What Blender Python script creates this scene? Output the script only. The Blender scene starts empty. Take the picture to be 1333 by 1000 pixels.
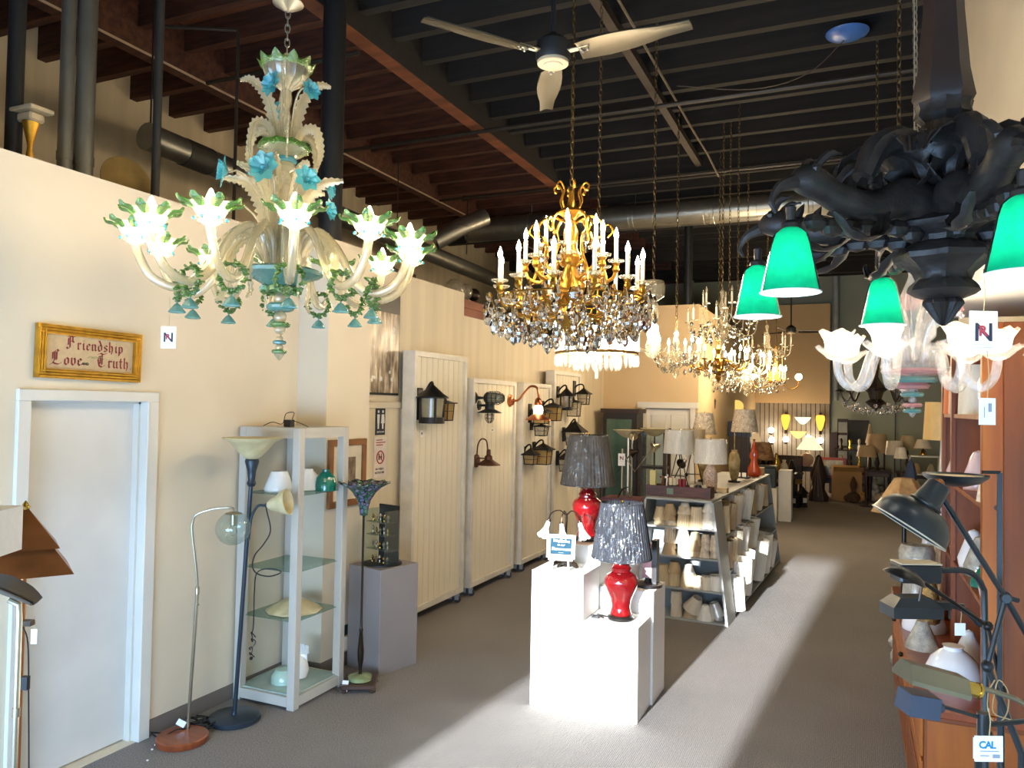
import bpy, bmesh, math, random
from mathutils import Vector, Matrix, Euler
random.seed(7)
PI = math.pi
SC = bpy.context.scene
COL = SC.collection

# ------------------------------------------------------------------ camera
H = 2.05
cam = bpy.data.cameras.new('camera')
cam.sensor_width = 36.0
cam.lens = 1003.0 / 1333.0 * 36.0
cam.clip_start = 0.05
camera = bpy.data.objects.new('camera', cam)
COL.objects.link(camera)
yc = Vector((443.5, -35.0, -1003.0)).normalized()
xc = Vector((2266.5, -12.0, 1003.0)).normalized()
xc = (xc - yc * xc.dot(yc)).normalized()
zc = xc.cross(yc)
camera.matrix_world = Matrix((xc, yc, zc)).to_4x4()
camera.location = (0, 0, H)
SC.camera = camera

# ------------------------------------------------------------------ world, sun, added daylight fill, exposure
SC.view_settings.view_transform = 'Standard'
SC.view_settings.look = 'None'
SC.view_settings.gamma = 1.0
SC.view_settings.use_curve_mapping = False
SC.view_settings.exposure = 0.25
world = bpy.data.worlds.new('sky')
SC.world = world
world.use_nodes = True
wn = world.node_tree
bgn = wn.nodes['Background']
sky = wn.nodes.new('ShaderNodeTexSky')
sky.sky_type = 'NISHITA'
sky.sun_disc = False
sky.sun_elevation = math.radians(13)
sky.sun_rotation = math.radians(184)
wn.links.new(sky.outputs[0], bgn.inputs[0])
bgn.inputs[1].default_value = 0.25

def add_light(name, kind, loc, energy, color, size=0.05, rot=(0, 0, 0), size_y=None):
    l = bpy.data.lights.new(name, kind)
    l.energy = energy
    l.color = color
    if kind == 'POINT':
        l.shadow_soft_size = size
    elif kind == 'AREA':
        l.shape = 'RECTANGLE'; l.size = size; l.size_y = size_y or size
    elif kind == 'SUN':
        l.angle = size
    o = bpy.data.objects.new(name, l)
    o.location = loc
    o.rotation_euler = rot
    COL.objects.link(o)
    return o

SUN_EL, SUN_AZ = math.radians(12.9), math.radians(4.3)   # sun shines towards +Y, a little towards +X
sd = Vector((math.sin(SUN_AZ) * math.cos(SUN_EL), math.cos(SUN_AZ) * math.cos(SUN_EL), -math.sin(SUN_EL)))
sun = add_light('sun', 'SUN', (0, -8, 6), 19.0, (0.93, 0.97, 1.0), math.radians(1.3))
sun.rotation_euler = sd.to_track_quat('-Z', 'Y').to_euler()
# added area light for cool daylight assumed behind the camera; no window built
add_light('added_daylight_fill', 'AREA', (-1.7, -1.12, 0.9), 380.0, (0.36, 0.62, 1.0), 4.4, (math.radians(80), 0, 0), 1.4)

SC.cycles.max_bounces = 9
SC.cycles.diffuse_bounces = 5
SC.cycles.glossy_bounces = 4
SC.cycles.transmission_bounces = 6
SC.cycles.transparent_max_bounces = 24
SC.cycles.sample_clamp_indirect = 4.0
SC.cycles.sample_clamp_direct = 40.0
SC.cycles.caustics_reflective = False
SC.cycles.caustics_refractive = False
SC.cycles.blur_glossy = 0.5
SC.cycles.use_denoising = True
SC.cycles.use_adaptive_sampling = True

# ------------------------------------------------------------------ materials
def s2l(c):
    if isinstance(c, str):
        c = [int(c[i:i + 2], 16) / 255 for i in (0, 2, 4)]
    return tuple(v / 12.92 if v <= 0.04045 else ((v + 0.055) / 1.055) ** 2.4 for v in c)

MATS = {}
def mat(name, color, rough=0.5, metal=0.0, var=0.08, scale=6.0, stretch=(1, 1, 1), bump=0.0, bscale=None, color2=None, spec=0.5, coat=0.0):
    """procedural material: noise-driven colour variation and relief on a Principled shader"""
    if name in MATS: return MATS[name]
    m = bpy.data.materials.new(name); m.use_nodes = True
    nt = m.node_tree; p = nt.nodes['Principled BSDF']
    c = s2l(color)
    tc = nt.nodes.new('ShaderNodeTexCoord'); mp = nt.nodes.new('ShaderNodeMapping')
    mp.inputs['Scale'].default_value = stretch
    nt.links.new(tc.outputs['Object'], mp.inputs[0])
    nz = nt.nodes.new('ShaderNodeTexNoise'); nz.inputs['Scale'].default_value = scale; nz.inputs['Detail'].default_value = 4
    nt.links.new(mp.outputs[0], nz.inputs['Vector'])
    rp = nt.nodes.new('ShaderNodeValToRGB')
    c2 = s2l(color2) if color2 else tuple(max(0, v * (1 - 2 * var)) for v in c)
    rp.color_ramp.elements[0].position = 0.3; rp.color_ramp.elements[1].position = 0.7
    rp.color_ramp.elements[0].color = (*c2, 1)
    rp.color_ramp.elements[1].color = (*[min(1, v * (1 + var)) for v in c], 1)
    nt.links.new(nz.outputs[0], rp.inputs[0]); nt.links.new(rp.outputs[0], p.inputs['Base Color'])
    p.inputs['Roughness'].default_value = rough; p.inputs['Metallic'].default_value = metal
    p.inputs['Specular IOR Level'].default_value = spec
    if coat: p.inputs['Coat Weight'].default_value = coat; p.inputs['Coat Roughness'].default_value = 0.05
    if bump:
        b = nt.nodes.new('ShaderNodeBump'); b.inputs['Strength'].default_value = bump; b.inputs['Distance'].default_value = 0.01
        n2 = nt.nodes.new('ShaderNodeTexNoise'); n2.inputs['Scale'].default_value = bscale or scale * 8; n2.inputs['Detail'].default_value = 3
        nt.links.new(mp.outputs[0], n2.inputs['Vector']); nt.links.new(n2.outputs[0], b.inputs['Height']); nt.links.new(b.outputs[0], p.inputs['Normal'])
    MATS[name] = m
    return m

def glass_mat(name, color, alpha=0.25, rough=0.05, glow=0.35, bump=0.0):
    """thin blown glass: part clear, part milky, glossy skin"""
    if name in MATS: return MATS[name]
    m = bpy.data.materials.new(name); m.use_nodes = True
    nt = m.node_tree; nt.nodes.clear()
    out = nt.nodes.new('ShaderNodeOutputMaterial')
    c = (*s2l(color), 1)
    tr = nt.nodes.new('ShaderNodeBsdfTransparent'); tr.inputs[0].default_value = tuple(0.35 + 0.65 * v for v in c[:3]) + (1,)
    tl = nt.nodes.new('ShaderNodeBsdfTranslucent'); tl.inputs[0].default_value = c
    df = nt.nodes.new('ShaderNodeBsdfDiffuse'); df.inputs[0].default_value = c
    gl = nt.nodes.new('ShaderNodeBsdfGlossy'); gl.inputs[1].default_value = rough
    nz = nt.nodes.new('ShaderNodeTexNoise'); nz.inputs['Scale'].default_value = 30
    mr = nt.nodes.new('ShaderNodeMapRange'); mr.inputs[3].default_value = alpha * 0.7; mr.inputs[4].default_value = min(1, alpha * 1.3)
    nt.links.new(nz.outputs[0], mr.inputs[0])
    m1 = nt.nodes.new('ShaderNodeMixShader'); m1.inputs[0].default_value = glow
    nt.links.new(df.outputs[0], m1.inputs[1]); nt.links.new(tl.outputs[0], m1.inputs[2])
    m2 = nt.nodes.new('ShaderNodeMixShader')
    nt.links.new(mr.outputs[0], m2.inputs[0]); nt.links.new(tr.outputs[0], m2.inputs[1]); nt.links.new(m1.outputs[0], m2.inputs[2])
    lw = nt.nodes.new('ShaderNodeLayerWeight'); lw.inputs[0].default_value = 0.25
    fm = nt.nodes.new('ShaderNodeMapRange'); fm.inputs[3].default_value = 0.12 if bump else 0.05; fm.inputs[4].default_value = 0.6 if bump else 0.45
    nt.links.new(lw.outputs['Facing'], fm.inputs[0])
    m3 = nt.nodes.new('ShaderNodeMixShader')
    nt.links.new(fm.outputs[0], m3.inputs[0]); nt.links.new(m2.outputs[0], m3.inputs[1]); nt.links.new(gl.outputs[0], m3.inputs[2])
    if bump:
        b = nt.nodes.new('ShaderNodeBump'); b.inputs['Strength'].default_value = bump; b.inputs['Distance'].default_value = 0.01
        n2 = nt.nodes.new('ShaderNodeTexNoise'); n2.inputs['Scale'].default_value = 90
        nt.links.new(n2.outputs[0], b.inputs['Height']); nt.links.new(b.outputs[0], gl.inputs['Normal'])
    nt.links.new(m3.outputs[0], out.inputs[0])
    MATS[name] = m
    return m

def crystal_mat(name, tint=(1, 1, 1)):
    if name in MATS: return MATS[name]
    m = bpy.data.materials.new(name); m.use_nodes = True
    nt = m.node_tree; p = nt.nodes['Principled BSDF']
    tc = nt.nodes.new('ShaderNodeTexNoise'); tc.inputs['Scale'].default_value = 3
    mx = nt.nodes.new('ShaderNodeMapRange'); mx.inputs[3].default_value = 0.0; mx.inputs[4].default_value = 0.06
    nt.links.new(tc.outputs[0], mx.inputs[0]); nt.links.new(mx.outputs[0], p.inputs['Roughness'])
    p.inputs['Base Color'].default_value = (*tint, 1)
    p.inputs['Transmission Weight'].default_value = 1.0
    p.inputs['IOR'].default_value = 1.55
    MATS[name] = m
    return m

def emit_mat(name, color, strength, clear=0.0):
    """something that gives off light; clear > 0: a glowing glass bulb that lets its lamp's light out"""
    if name in MATS: return MATS[name]
    m = bpy.data.materials.new(name); m.use_nodes = True
    nt = m.node_tree; nt.nodes.clear()
    out = nt.nodes.new('ShaderNodeOutputMaterial')
    e = nt.nodes.new('ShaderNodeEmission'); e.inputs[0].default_value = (*color, 1); e.inputs[1].default_value = strength
    if clear:
        t = nt.nodes.new('ShaderNodeBsdfTransparent'); a = nt.nodes.new('ShaderNodeAddShader')
        nt.links.new(e.outputs[0], a.inputs[0]); nt.links.new(t.outputs[0], a.inputs[1]); nt.links.new(a.outputs[0], out.inputs[0])
    else:
        nt.links.new(e.outputs[0], out.inputs[0])
    m.cycles.emission_sampling = 'NONE'
    MATS[name] = m
    return m

def wood_mat(name, c1, c2, scale=2.0, stretch=(8, 8, 0.6), rough=0.45, bump=0.1):
    return mat(name, c2, rough, 0, 0.05, scale, stretch, bump, scale * 3, color2=c1)

# ------------------------------------------------------------------ mesh builder
def frame_of(d):
    d = Vector(d).normalized()
    u = d.orthogonal().normalized()
    return u, d.cross(u)

class MB:
    def __init__(self): self.v = []; self.f = []; self.flat = set()
    def add(self, vs, fs, M=None, flat=False):
        b = len(self.v)
        if M is not None: vs = [M @ Vector(p) for p in vs]
        self.v.extend([tuple(p) for p in vs])
        if flat: self.flat.update(range(len(self.f), len(self.f) + len(fs)))
        self.f.extend([tuple(i + b for i in f) for f in fs])
        return self
    def box(self, c, s, M=None, bev=0.0, top=1.0):
        """box centre c, size s; top = scale of the upper face"""
        x, y, z = s[0] / 2, s[1] / 2, s[2] / 2
        if bev <= 0:
            vs = [(c[0] + a * x * t, c[1] + b * y * t, c[2] + q * z) for q, t in ((-1, 1), (1, top)) for a, b in ((-1, -1), (1, -1), (1, 1), (-1, 1))]
            return self.add(vs, [(3, 2, 1, 0), (4, 5, 6, 7), (0, 1, 5, 4), (1, 2, 6, 5), (2, 3, 7, 6), (3, 0, 4, 7)], M, True)
        e = min(bev, x * .9, y * .9, z * .9)
        rings = []
        for q, ins in ((-z, e), (-z + e, 0), (z - e, 0), (z, e)):
            xx, yy = x - ins, y - ins
            rings.append([(-xx + e * (ins == 0), -yy, q), (xx - e * (ins == 0), -yy, q), (xx, -yy + e * (ins == 0), q), (xx, yy - e * (ins == 0), q),
                          (xx - e * (ins == 0), yy, q), (-xx + e * (ins == 0), yy, q), (-xx, yy - e * (ins == 0), q), (-xx, -yy + e * (ins == 0), q)])
        vs = [(c[0] + p[0], c[1] + p[1], c[2] + p[2]) for r in rings for p in r]
        fs = [tuple(range(7, -1, -1)), tuple(range(24, 32))]
        for k in range(3):
            for i in range(8):
                j = (i + 1) % 8
                fs.append((k * 8 + i, k * 8 + j, k * 8 + 8 + j, k * 8 + 8 + i))
        return self.add(vs, fs, M, True)
    def bx(self, x0, x1, y0, y1, z0, z1, M=None, bev=0.0):
        return self.box(((x0 + x1) / 2, (y0 + y1) / 2, (z0 + z1) / 2), (abs(x1 - x0), abs(y1 - y0), abs(z1 - z0)), M, bev)
    def lathe(self, prof, n=16, M=None, wave=None, flat=False, cap=True):
        """profile [(r, z)...] about z; wave(i_prof, angle) -> (dr, dz)"""
        vs = []; fs = []
        for k, (r, z) in enumerate(prof):
            for i in range(n):
                a = 2 * PI * i / n
                dr, dz = wave(k, a) if wave else (0, 0)
                vs.append(((r + dr) * math.cos(a), (r + dr) * math.sin(a), z + dz))
        for k in range(len(prof) - 1):
            for i in range(n):
                j = (i + 1) % n
                fs.append((k * n + i, k * n + j, (k + 1) * n + j, (k + 1) * n + i))
        if cap:
            if prof[0][0] > 1e-5: fs.append(tuple(range(n - 1, -1, -1)))
            if prof[-1][0] > 1e-5: fs.append(tuple(range((len(prof) - 1) * n, len(prof) * n)))
        return self.add(vs, fs, M, flat)
    def tube(self, pts, r, n=8, closed=False, M=None):
        """round tube along points; r number or list"""
        pts = [Vector(p) for p in pts]; m = len(pts)
        rs = r if isinstance(r, (list, tuple)) else [r] * m
        vs = []; fs = []; u = None
        for i, p in enumerate(pts):
            if closed: t = pts[(i + 1) % m] - pts[i - 1]
            else: t = pts[min(i + 1, m - 1)] - pts[max(i - 1, 0)]
            if t.length < 1e-9: t = Vector((0, 0, 1))
            t.normalize()
            if u is None: u = t.orthogonal().normalized()
            else:
                u = u - t * u.dot(t)
                u = u.normalized() if u.length > 1e-6 else t.orthogonal().normalized()
            w = t.cross(u)
            for k in range(n):
                a = 2 * PI * k / n
                vs.append(p + (u * math.cos(a) + w * math.sin(a)) * rs[i])
        for i in range(m if closed else m - 1):
            for k in range(n):
                q = (k + 1) % n; i2 = (i + 1) % m
                fs.append((i * n + k, i * n + q, i2 * n + q, i2 * n + k))
        if not closed: fs.append(tuple(range(n - 1, -1, -1))); fs.append(tuple(range((m - 1) * n, m * n)))
        return self.add(vs, fs, M)
    def cyl(self, a, b, r, r2=None, n=12, M=None):
        return self.tube([a, b], [r, r if r2 is None else r2], n, False, M)
    def ball(self, c, r, n=10, M=None, sq=(1, 1, 1)):
        k = max(4, n // 2); prof = [(math.sin(PI * i / k), -math.cos(PI * i / k)) for i in range(k + 1)]
        T = Matrix.Translation(c) @ Matrix.Diagonal((r * sq[0], r * sq[1], r * sq[2], 1))
        if M is not None: T = M @ T
        prof[0] = (0, -1); prof[-1] = (0, 1)
        return self.lathe(prof, n, T)
    def ring(self, c, R, r, n=20, k=6, M=None, axis='z'):
        pts = []
        for i in range(n):
            a = 2 * PI * i / n; x, y = R * math.cos(a), R * math.sin(a)
            pts.append({'z': (c[0] + x, c[1] + y, c[2]), 'y': (c[0] + x, c[1], c[2] + y), 'x': (c[0], c[1] + x, c[2] + y)}[axis])
        return self.tube(pts, r, k, True, M)
    def sheet(self, grid, thick=0.0, M=None, closed=False):
        """grid of points [[p..]..] as a sheet"""
        m, n = len(grid), len(grid[0]); vs = [p for row in grid for p in row]; fs = []
        for i in range(m - 1):
            for j in range(n if closed else n - 1):
                q = (j + 1) % n
                fs.append((i * n + j, i * n + q, (i + 1) * n + q, (i + 1) * n + j))
        if thick:
            nv = len(vs); V = [Vector(p) for p in vs]; N = [Vector((0, 0, 0)) for _ in V]
            for f in fs:
                nn = (V[f[1]] - V[f[0]]).cross(V[f[3]] - V[f[0]])
                for i in f: N[i] += nn
            vs = [tuple(p) for p in V] + [tuple(p - (q.normalized() if q.length else q) * thick) for p, q in zip(V, N)]
            fs2 = [tuple(i + nv for i in reversed(f)) for f in fs]
            edge = []
            if not closed:
                for i in range(m - 1):
                    a, b = i * n, (i + 1) * n; edge.append((a, b, b + nv, a + nv))
                    a, b = i * n + n - 1, (i + 1) * n + n - 1; edge.append((b, a, a + nv, b + nv))
            for j in range(n if closed else n - 1):
                q = (j + 1) % n
                edge.append((q, j, j + nv, q + nv)); a, b = (m - 1) * n + j, (m - 1) * n + q; edge.append((a, b, b + nv, a + nv))
            fs = fs + fs2 + edge
        return self.add(vs, fs, M)
    def prism(self, poly, z0, z1, M=None):
        n = len(poly)
        vs = [(x, y, z0) for x, y in poly] + [(x, y, z1) for x, y in poly]
        fs = [tuple(range(n - 1, -1, -1)), tuple(range(n, 2 * n))] + [(i, (i + 1) % n, n + (i + 1) % n, n + i) for i in range(n)]
        return self.add(vs, fs, M, True)
    def mesh(self, name, m, smooth=True):
        me = bpy.data.meshes.new(name)
        me.from_pydata(self.v, [], self.f)
        me.materials.append(m)
        if smooth:
            me.polygons.foreach_set('use_smooth', [i not in self.flat for i in range(len(self.f))])
            me.set_sharp_from_angle(angle=math.radians(38))
        return me
    def obj(self, name, m, parent=None, label=None, smooth=True, kind=None, loc=None):
        return put(name, self.mesh(name, m, smooth), parent, label, kind, loc)

def put(name, me, parent=None, label=None, kind=None, loc=None, M=None):
    o = bpy.data.objects.new(name, me)
    COL.objects.link(o)
    if parent is not None: o.parent = parent
    if label: o['label'] = label
    if kind: o['kind'] = kind
    if M is not None: o.matrix_basis = M
    if loc is not None: o.location = loc
    return o

def thing(name, label, cat, loc=(0, 0, 0), rz=0.0, group=None, kind=None):
    o = bpy.data.objects.new(name, None)
    o.empty_display_size = 0.1
    COL.objects.link(o); o.location = loc; o.rotation_euler = (0, 0, rz)
    return tag(o, label, cat, group, kind)

def tag(o, label=None, cat=None, group=None, kind=None):
    if label: o['label'] = label
    if cat: o['category'] = cat
    if group: o['group'] = group
    if kind: o['kind'] = kind
    return o

def kids(o): return list(o.children)

def dup(root, loc=None, rz=None, label=None, group=None, scale=None, name=None):
    r = root.copy(); COL.objects.link(r)
    if name: r.name = name
    if loc is not None: r.location = loc
    if rz is not None: r.rotation_euler = (0, 0, rz)
    if scale is not None: r.scale = (scale,) * 3 if isinstance(scale, (int, float)) else scale
    if label: r['label'] = label
    if group: r['group'] = group
    for ch in KIDS(root):
        c = ch.copy(); COL.objects.link(c); c.parent = r
        for g in KIDS(ch):
            d = g.copy(); COL.objects.link(d); d.parent = c
    return r
_kidcache = {}
def KIDS(o):
    k = o.name
    if k not in _kidcache: _kidcache[k] = [c for c in o.children]
    return _kidcache[k]

def Tm(loc=(0, 0, 0), rx=0, ry=0, rz=0, s=1):
    S = Matrix.Diagonal((s, s, s, 1)) if isinstance(s, (int, float)) else Matrix.Diagonal((*s, 1))
    return Matrix.Translation(loc) @ Euler((rx, ry, rz)).to_matrix().to_4x4() @ S

def bez(p0, p1, p2, p3, n=10):
    p0, p1, p2, p3 = map(Vector, (p0, p1, p2, p3))
    return [p0 * (1 - t) ** 3 + p1 * 3 * t * (1 - t) ** 2 + p2 * 3 * t * t * (1 - t) + p3 * t ** 3 for t in [i / n for i in range(n + 1)]]

def spline(pts, n=5):
    """Catmull-Rom through points"""
    P = [Vector(p) for p in pts]; P = [P[0] * 2 - P[1]] + P + [P[-1] * 2 - P[-2]]; out = []
    for i in range(1, len(P) - 2):
        a, b, c, d = P[i - 1:i + 3]
        for k in range(n):
            t = k / n
            out.append(0.5 * ((2 * b) + (c - a) * t + (2 * a - 5 * b + 4 * c - d) * t * t + (3 * b - a - 3 * c + d) * t ** 3))
    out.append(P[-2]); return out

def text(name, s, size, m, parent, M, ext=0.001, align='CENTER', shear=0.0, bold=0.0, spacing=1.0):
    cu = bpy.data.curves.new(name, 'FONT')
    cu.body = s; cu.size = size; cu.extrude = ext; cu.align_x = align; cu.align_y = 'CENTER'; cu.shear = shear; cu.offset = bold; cu.space_character = spacing
    cu.resolution_u = 3
    tmp = bpy.data.objects.new('tmp', cu); COL.objects.link(tmp)
    dg = bpy.context.evaluated_depsgraph_get()
    me = bpy.data.meshes.new_from_object(tmp.evaluated_get(dg))
    bpy.data.objects.remove(tmp)
    me.materials.clear(); me.materials.append(m)
    return put(name, me, parent, M=M)

# ================================================================== the setting
m_wall = mat('cream_wall_paint', 'dccfb6', 0.75, 0, 0.03, 1.5, bump=0.05, bscale=120)
m_wall2 = mat('beige_beadboard', 'e0d2b4', 0.7, 0, 0.06, 1.2, (6, 6, 0.4), bump=0.05, bscale=40)
m_trim = mat('white_trim_paint', 'd9d6cc', 0.5, 0, 0.03, 3, bump=0.04)
m_door = mat('white_door_paint', 'dcdad4', 0.5, 0, 0.04, 2.5, bump=0.04)
m_base = mat('taupe_rubber_baseboard', '6f655c', 0.6, 0, 0.05, 5)
m_blackwood = mat('black_painted_timber', '1d1a17', 0.85, 0, 0.2, 3, (0.6, 6, 6), 0.15)
m_blackdeck = mat('black_painted_deck', '40372b', 0.85, 0, 0.15, 2, (1, 4, 1), 0.1)
m_redwood = mat('red_brown_timber', '543020', 0.75, 0, 0.2, 2.5, (1, 8, 8), 0.15, color2='351d12')
m_reddeck = mat('red_brown_deck', '7d4a2e', 0.75, 0, 0.15, 1.2, (1, 6, 1), 0.1, color2='5e3520')
m_galv = mat('galvanised_steel', '9a9a92', 0.35, 0.85, 0.08, 5, bump=0.05)
m_blackpaint = mat('black_steel_paint', '16181a', 0.5, 0, 0.1, 5)
m_greenwall = mat('grey_green_wall_paint', '9aa294', 0.8, 0, 0.04, 1.0)
m_tanwall = mat('tan_wall_paint', 'd3b78c', 0.8, 0, 0.04, 0.8)
m_dark = mat('dark_gap', '14110e', 0.9)

# carpet with fine ribs
def carpet():
    m = bpy.data.materials.new('grey_brown_carpet'); m.use_nodes = True
    nt = m.node_tree; p = nt.nodes['Principled BSDF']; p.inputs['Roughness'].default_value = 0.95; p.inputs['Specular IOR Level'].default_value = 0.1
    tc = nt.nodes.new('ShaderNodeTexCoord')
    n1 = nt.nodes.new('ShaderNodeTexNoise'); n1.inputs['Scale'].default_value = 140; n1.inputs['Detail'].default_value = 4
    n2 = nt.nodes.new('ShaderNodeTexNoise'); n2.inputs['Scale'].default_value = 1.3; n2.inputs['Detail'].default_value = 3
    wv = nt.nodes.new('ShaderNodeTexWave'); wv.wave_type = 'BANDS'; wv.bands_direction = 'X'; wv.inputs['Scale'].default_value = 28; wv.inputs['Distortion'].default_value = 1.2; wv.inputs['Detail Scale'].default_value = 20
    for n in (n1, n2, wv): nt.links.new(tc.outputs['Object'], n.inputs['Vector'])
    rp = nt.nodes.new('ShaderNodeValToRGB'); rp.color_ramp.elements[0].position = 0.3; rp.color_ramp.elements[1].position = 0.7
    rp.color_ramp.elements[0].color = (*s2l('7b7672'), 1); rp.color_ramp.elements[1].color = (*s2l('b2adaa'), 1)
    nt.links.new(n1.outputs[0], rp.inputs[0])
    mx = nt.nodes.new('ShaderNodeMix'); mx.data_type = 'RGBA'; mx.blend_type = 'MULTIPLY'; mx.inputs[0].default_value = 0.35
    mr = nt.nodes.new('ShaderNodeMapRange'); mr.inputs[3].default_value = 0.55; mr.inputs[4].default_value = 1.0
    nt.links.new(wv.outputs[1], mr.inputs[0])
    nt.links.new(rp.outputs[0], mx.inputs[6]); nt.links.new(mr.outputs[0], mx.inputs[7])
    m3 = nt.nodes.new('ShaderNodeMix'); m3.data_type = 'RGBA'; m3.blend_type = 'MULTIPLY'; m3.inputs[0].default_value = 0.25
    nt.links.new(mx.outputs[2], m3.inputs[6]); nt.links.new(n2.outputs[0], m3.inputs[7])
    nt.links.new(m3.outputs[2], p.inputs['Base Color'])
    b = nt.nodes.new('ShaderNodeBump'); b.inputs['Strength'].default_value = 0.5; b.inputs['Distance'].default_value = 0.006
    nt.links.new(wv.outputs[1], b.inputs['Height']); nt.links.new(b.outputs[0], p.inputs['Normal'])
    return m

def struct(name, mb, m, parent=None, smooth=False):
    o = mb.obj(name, m, parent, smooth=smooth)
    if parent is None: o['kind'] = 'structure'
    return o

struct('floor', MB().bx(-8.2, 3.0, -12, 22, -0.12, 0), carpet())

# left partition with a doorway, 3.29 m high, stepping down to 3.02 m
wl = MB()
wl.bx(-4.05, -3.9, -1.2, 2.62, 0, 3.29).bx(-4.05, -3.9, 3.38, 6.0, 0, 3.29).bx(-4.05, -3.9, 2.62, 3.38, 2.04, 3.29)
wl.bx(-4.05, -3.9, 2.62, 3.38, 0, 0.004)
wall_left = struct('wall_left', wl, m_wall)
struct('wall_left_rear', MB().bx(-4.05, -3.9, 6.0, 7.48, 0, 3.27).bx(-4.05, -3.9, 7.48, 12.7, 0, 3.02), m_wall2)
struct('wall_pilaster', MB().bx(-3.9, -3.62, 4.74, 5.3, 0, 3.29), m_wall)
struct('wall_door_recess', MB().bx(-4.12, -4.05, 2.5, 3.5, 0, 2.2), m_wall)
b = MB().bx(-3.9, -3.888, -1.2, 2.57, 0, 0.10).bx(-3.9, -3.888, 3.44, 4.74, 0, 0.10).bx(-3.9, -3.608, 4.728, 4.74, 0, 0.10).bx(-3.62, -3.608, 4.74, 5.3, 0, 0.10).bx(-3.9, -3.888, 5.3, 12.7, 0, 0.10)
struct('baseboard_left', b, m_base)

# white flush door in its frame
d = MB().bx(-4.02, -3.985, 2.64, 3.36, 0.012, 2.03)
door = struct('door_1', d, m_door)
f = MB().bx(-4.05, -3.878, 2.57, 2.64, 0, 2.03, bev=.004).bx(-4.05, -3.878, 3.36, 3.44, 0, 2.03, bev=.004).bx(-4.05, -3.878, 2.57, 3.44, 2.03, 2.09, bev=.004)
f.bx(-4.0, -3.94, 3.345, 3.362, 0, 2.03).bx(-4.0, -3.94, 2.638, 2.655, 0, 2.03).bx(-4.0, -3.94, 2.64, 3.36, 2.015, 2.031)
f.obj('door_frame', m_trim, door, smooth=False)

# restroom door: panelled, head trim, beside the display panels
d2 = MB().bx(-3.9, -3.885, 5.42, 6.24, 0.1, 2.0)
door2 = struct('door_2', d2, m_wall2)
MB().bx(-3.9, -3.86, 5.36, 6.26, 2.0, 2.06, bev=.006).bx(-3.9, -3.868, 6.2, 6.26, 0, 2.0).obj('door_frame', m_wall, door2, smooth=False)

# wall with the far panelled door, facing the shop
struct('wall_rear_left', MB().bx(-4.05, -3.16, 12.7, 12.85, 0, 3.75).bx(-3.16, -2.44, 12.7, 12.85, 2.04, 3.75).bx(-2.44, -2.3, 12.7, 12.85, 0, 3.75).bx(-2.42, -2.3, 12.85, 20.8, 0, 3.75), m_tanwall)
struct('trim_1', MB().bx(-3.3, -2.3, 12.66, 12.7, 2.04, 2.14).bx(-2.42, -2.34, 12.67, 12.7, 0, 2.04).bx(-3.24, -3.16, 12.67, 12.7, 0, 2.04), m_trim)
d3 = struct('door_3', MB().bx(-3.16, -2.42, 12.74, 12.78, 0.01, 2.03), m_trim)
for (x0, x1) in ((-3.08, -2.83), (-2.75, -2.5)):
    for (z0, z1) in ((0.15, 0.8), (0.95, 1.55), (1.65, 1.93)):
        MB().bx(x0, x1, 12.725, 12.74, z0, z1, bev=.01).obj('panel', m_trim, d3, smooth=False)
MB().ball((-2.48, 12.70, 0.96), 0.03).cyl((-2.48, 12.74, 0.96), (-2.48, 12.70, 0.96), 0.012).obj('door_knob', mat('dark_bronze', '3a2f26', 0.35, 0.8), d3)

# rear: tan drop wall above a grooved display wall, green wall to its right
struct('wall_back', MB().bx(-8.2, 3.0, 21.0, 21.15, 0, 5.7), m_greenwall)
struct('wall_back_upper', MB().bx(-4.6, -0.52, 20.7, 20.98, 2.22, 4.72), m_tanwall)
sw = struct('wall_back_slats', MB().bx(-2.3, -0.52, 20.93, 20.99, 0, 2.22), m_dark)
for i in range(16):
    x = -2.3 + i * 0.1115
    MB().bx(x, x + 0.095, 20.9, 20.94, 0, 2.22).obj('slat', mat('grey_slat_paint', '8d8579', 0.6), sw, smooth=False)
struct('wall_back_post', MB().bx(-0.52, -0.30, 20.7, 20.98, 0, 1.5), mat('dark_walnut', '2a1710', 0.5))

# right side
struct('wall_right', MB().bx(0.84, 1.0, -1.2, 7.7, 0, 5.7), m_wall)
struct('wall_right_rear', MB().bx(2.6, 2.75, 7.7, 21, 0, 5.7).bx(1.0, 2.75, 7.6, 7.7, 0, 5.7), m_greenwall)
struct('trim_2', MB().bx(0.5, 0.84, 3.3, 4.6, 2.60, 2.78).bx(0.44, 0.84, 3.25, 4.65, 2.55, 2.60), m_trim)

# front of the shop: the sun comes in through an unseen entry, assumed from the sunlit floor strip, X -2.7..-1.1
wf = MB().bx(-8.2, -2.73, -1.35, -1.2, 0, 5.7).bx(-1.1, 1.0, -1.35, -1.2, 0, 5.7).bx(-2.73, -1.1, -1.35, -1.2, 2.92, 5.7)
struct('wall_front', wf, m_wall)
struct('ground_outside', MB().bx(-20, 20, -40, -12, -0.14, -0.02).bx(-20, -8.2, -12, -1.35, -0.14, -0.02).bx(3.0, 20, -12, -1.35, -0.14, -0.02), mat('pale_concrete', 'a8a49a', 0.9, 0, 0.1, 2))

# far left wall and the loft floor behind the partition
struct('wall_far_left', MB().bx(-7.35, -7.2, -1.2, 21, 0, 5.7), m_wall2)
struct('floor_loft', MB().bx(-7.2, -4.05, -1.2, 12.7, 2.8, 2.95), m_redwood)

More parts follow.
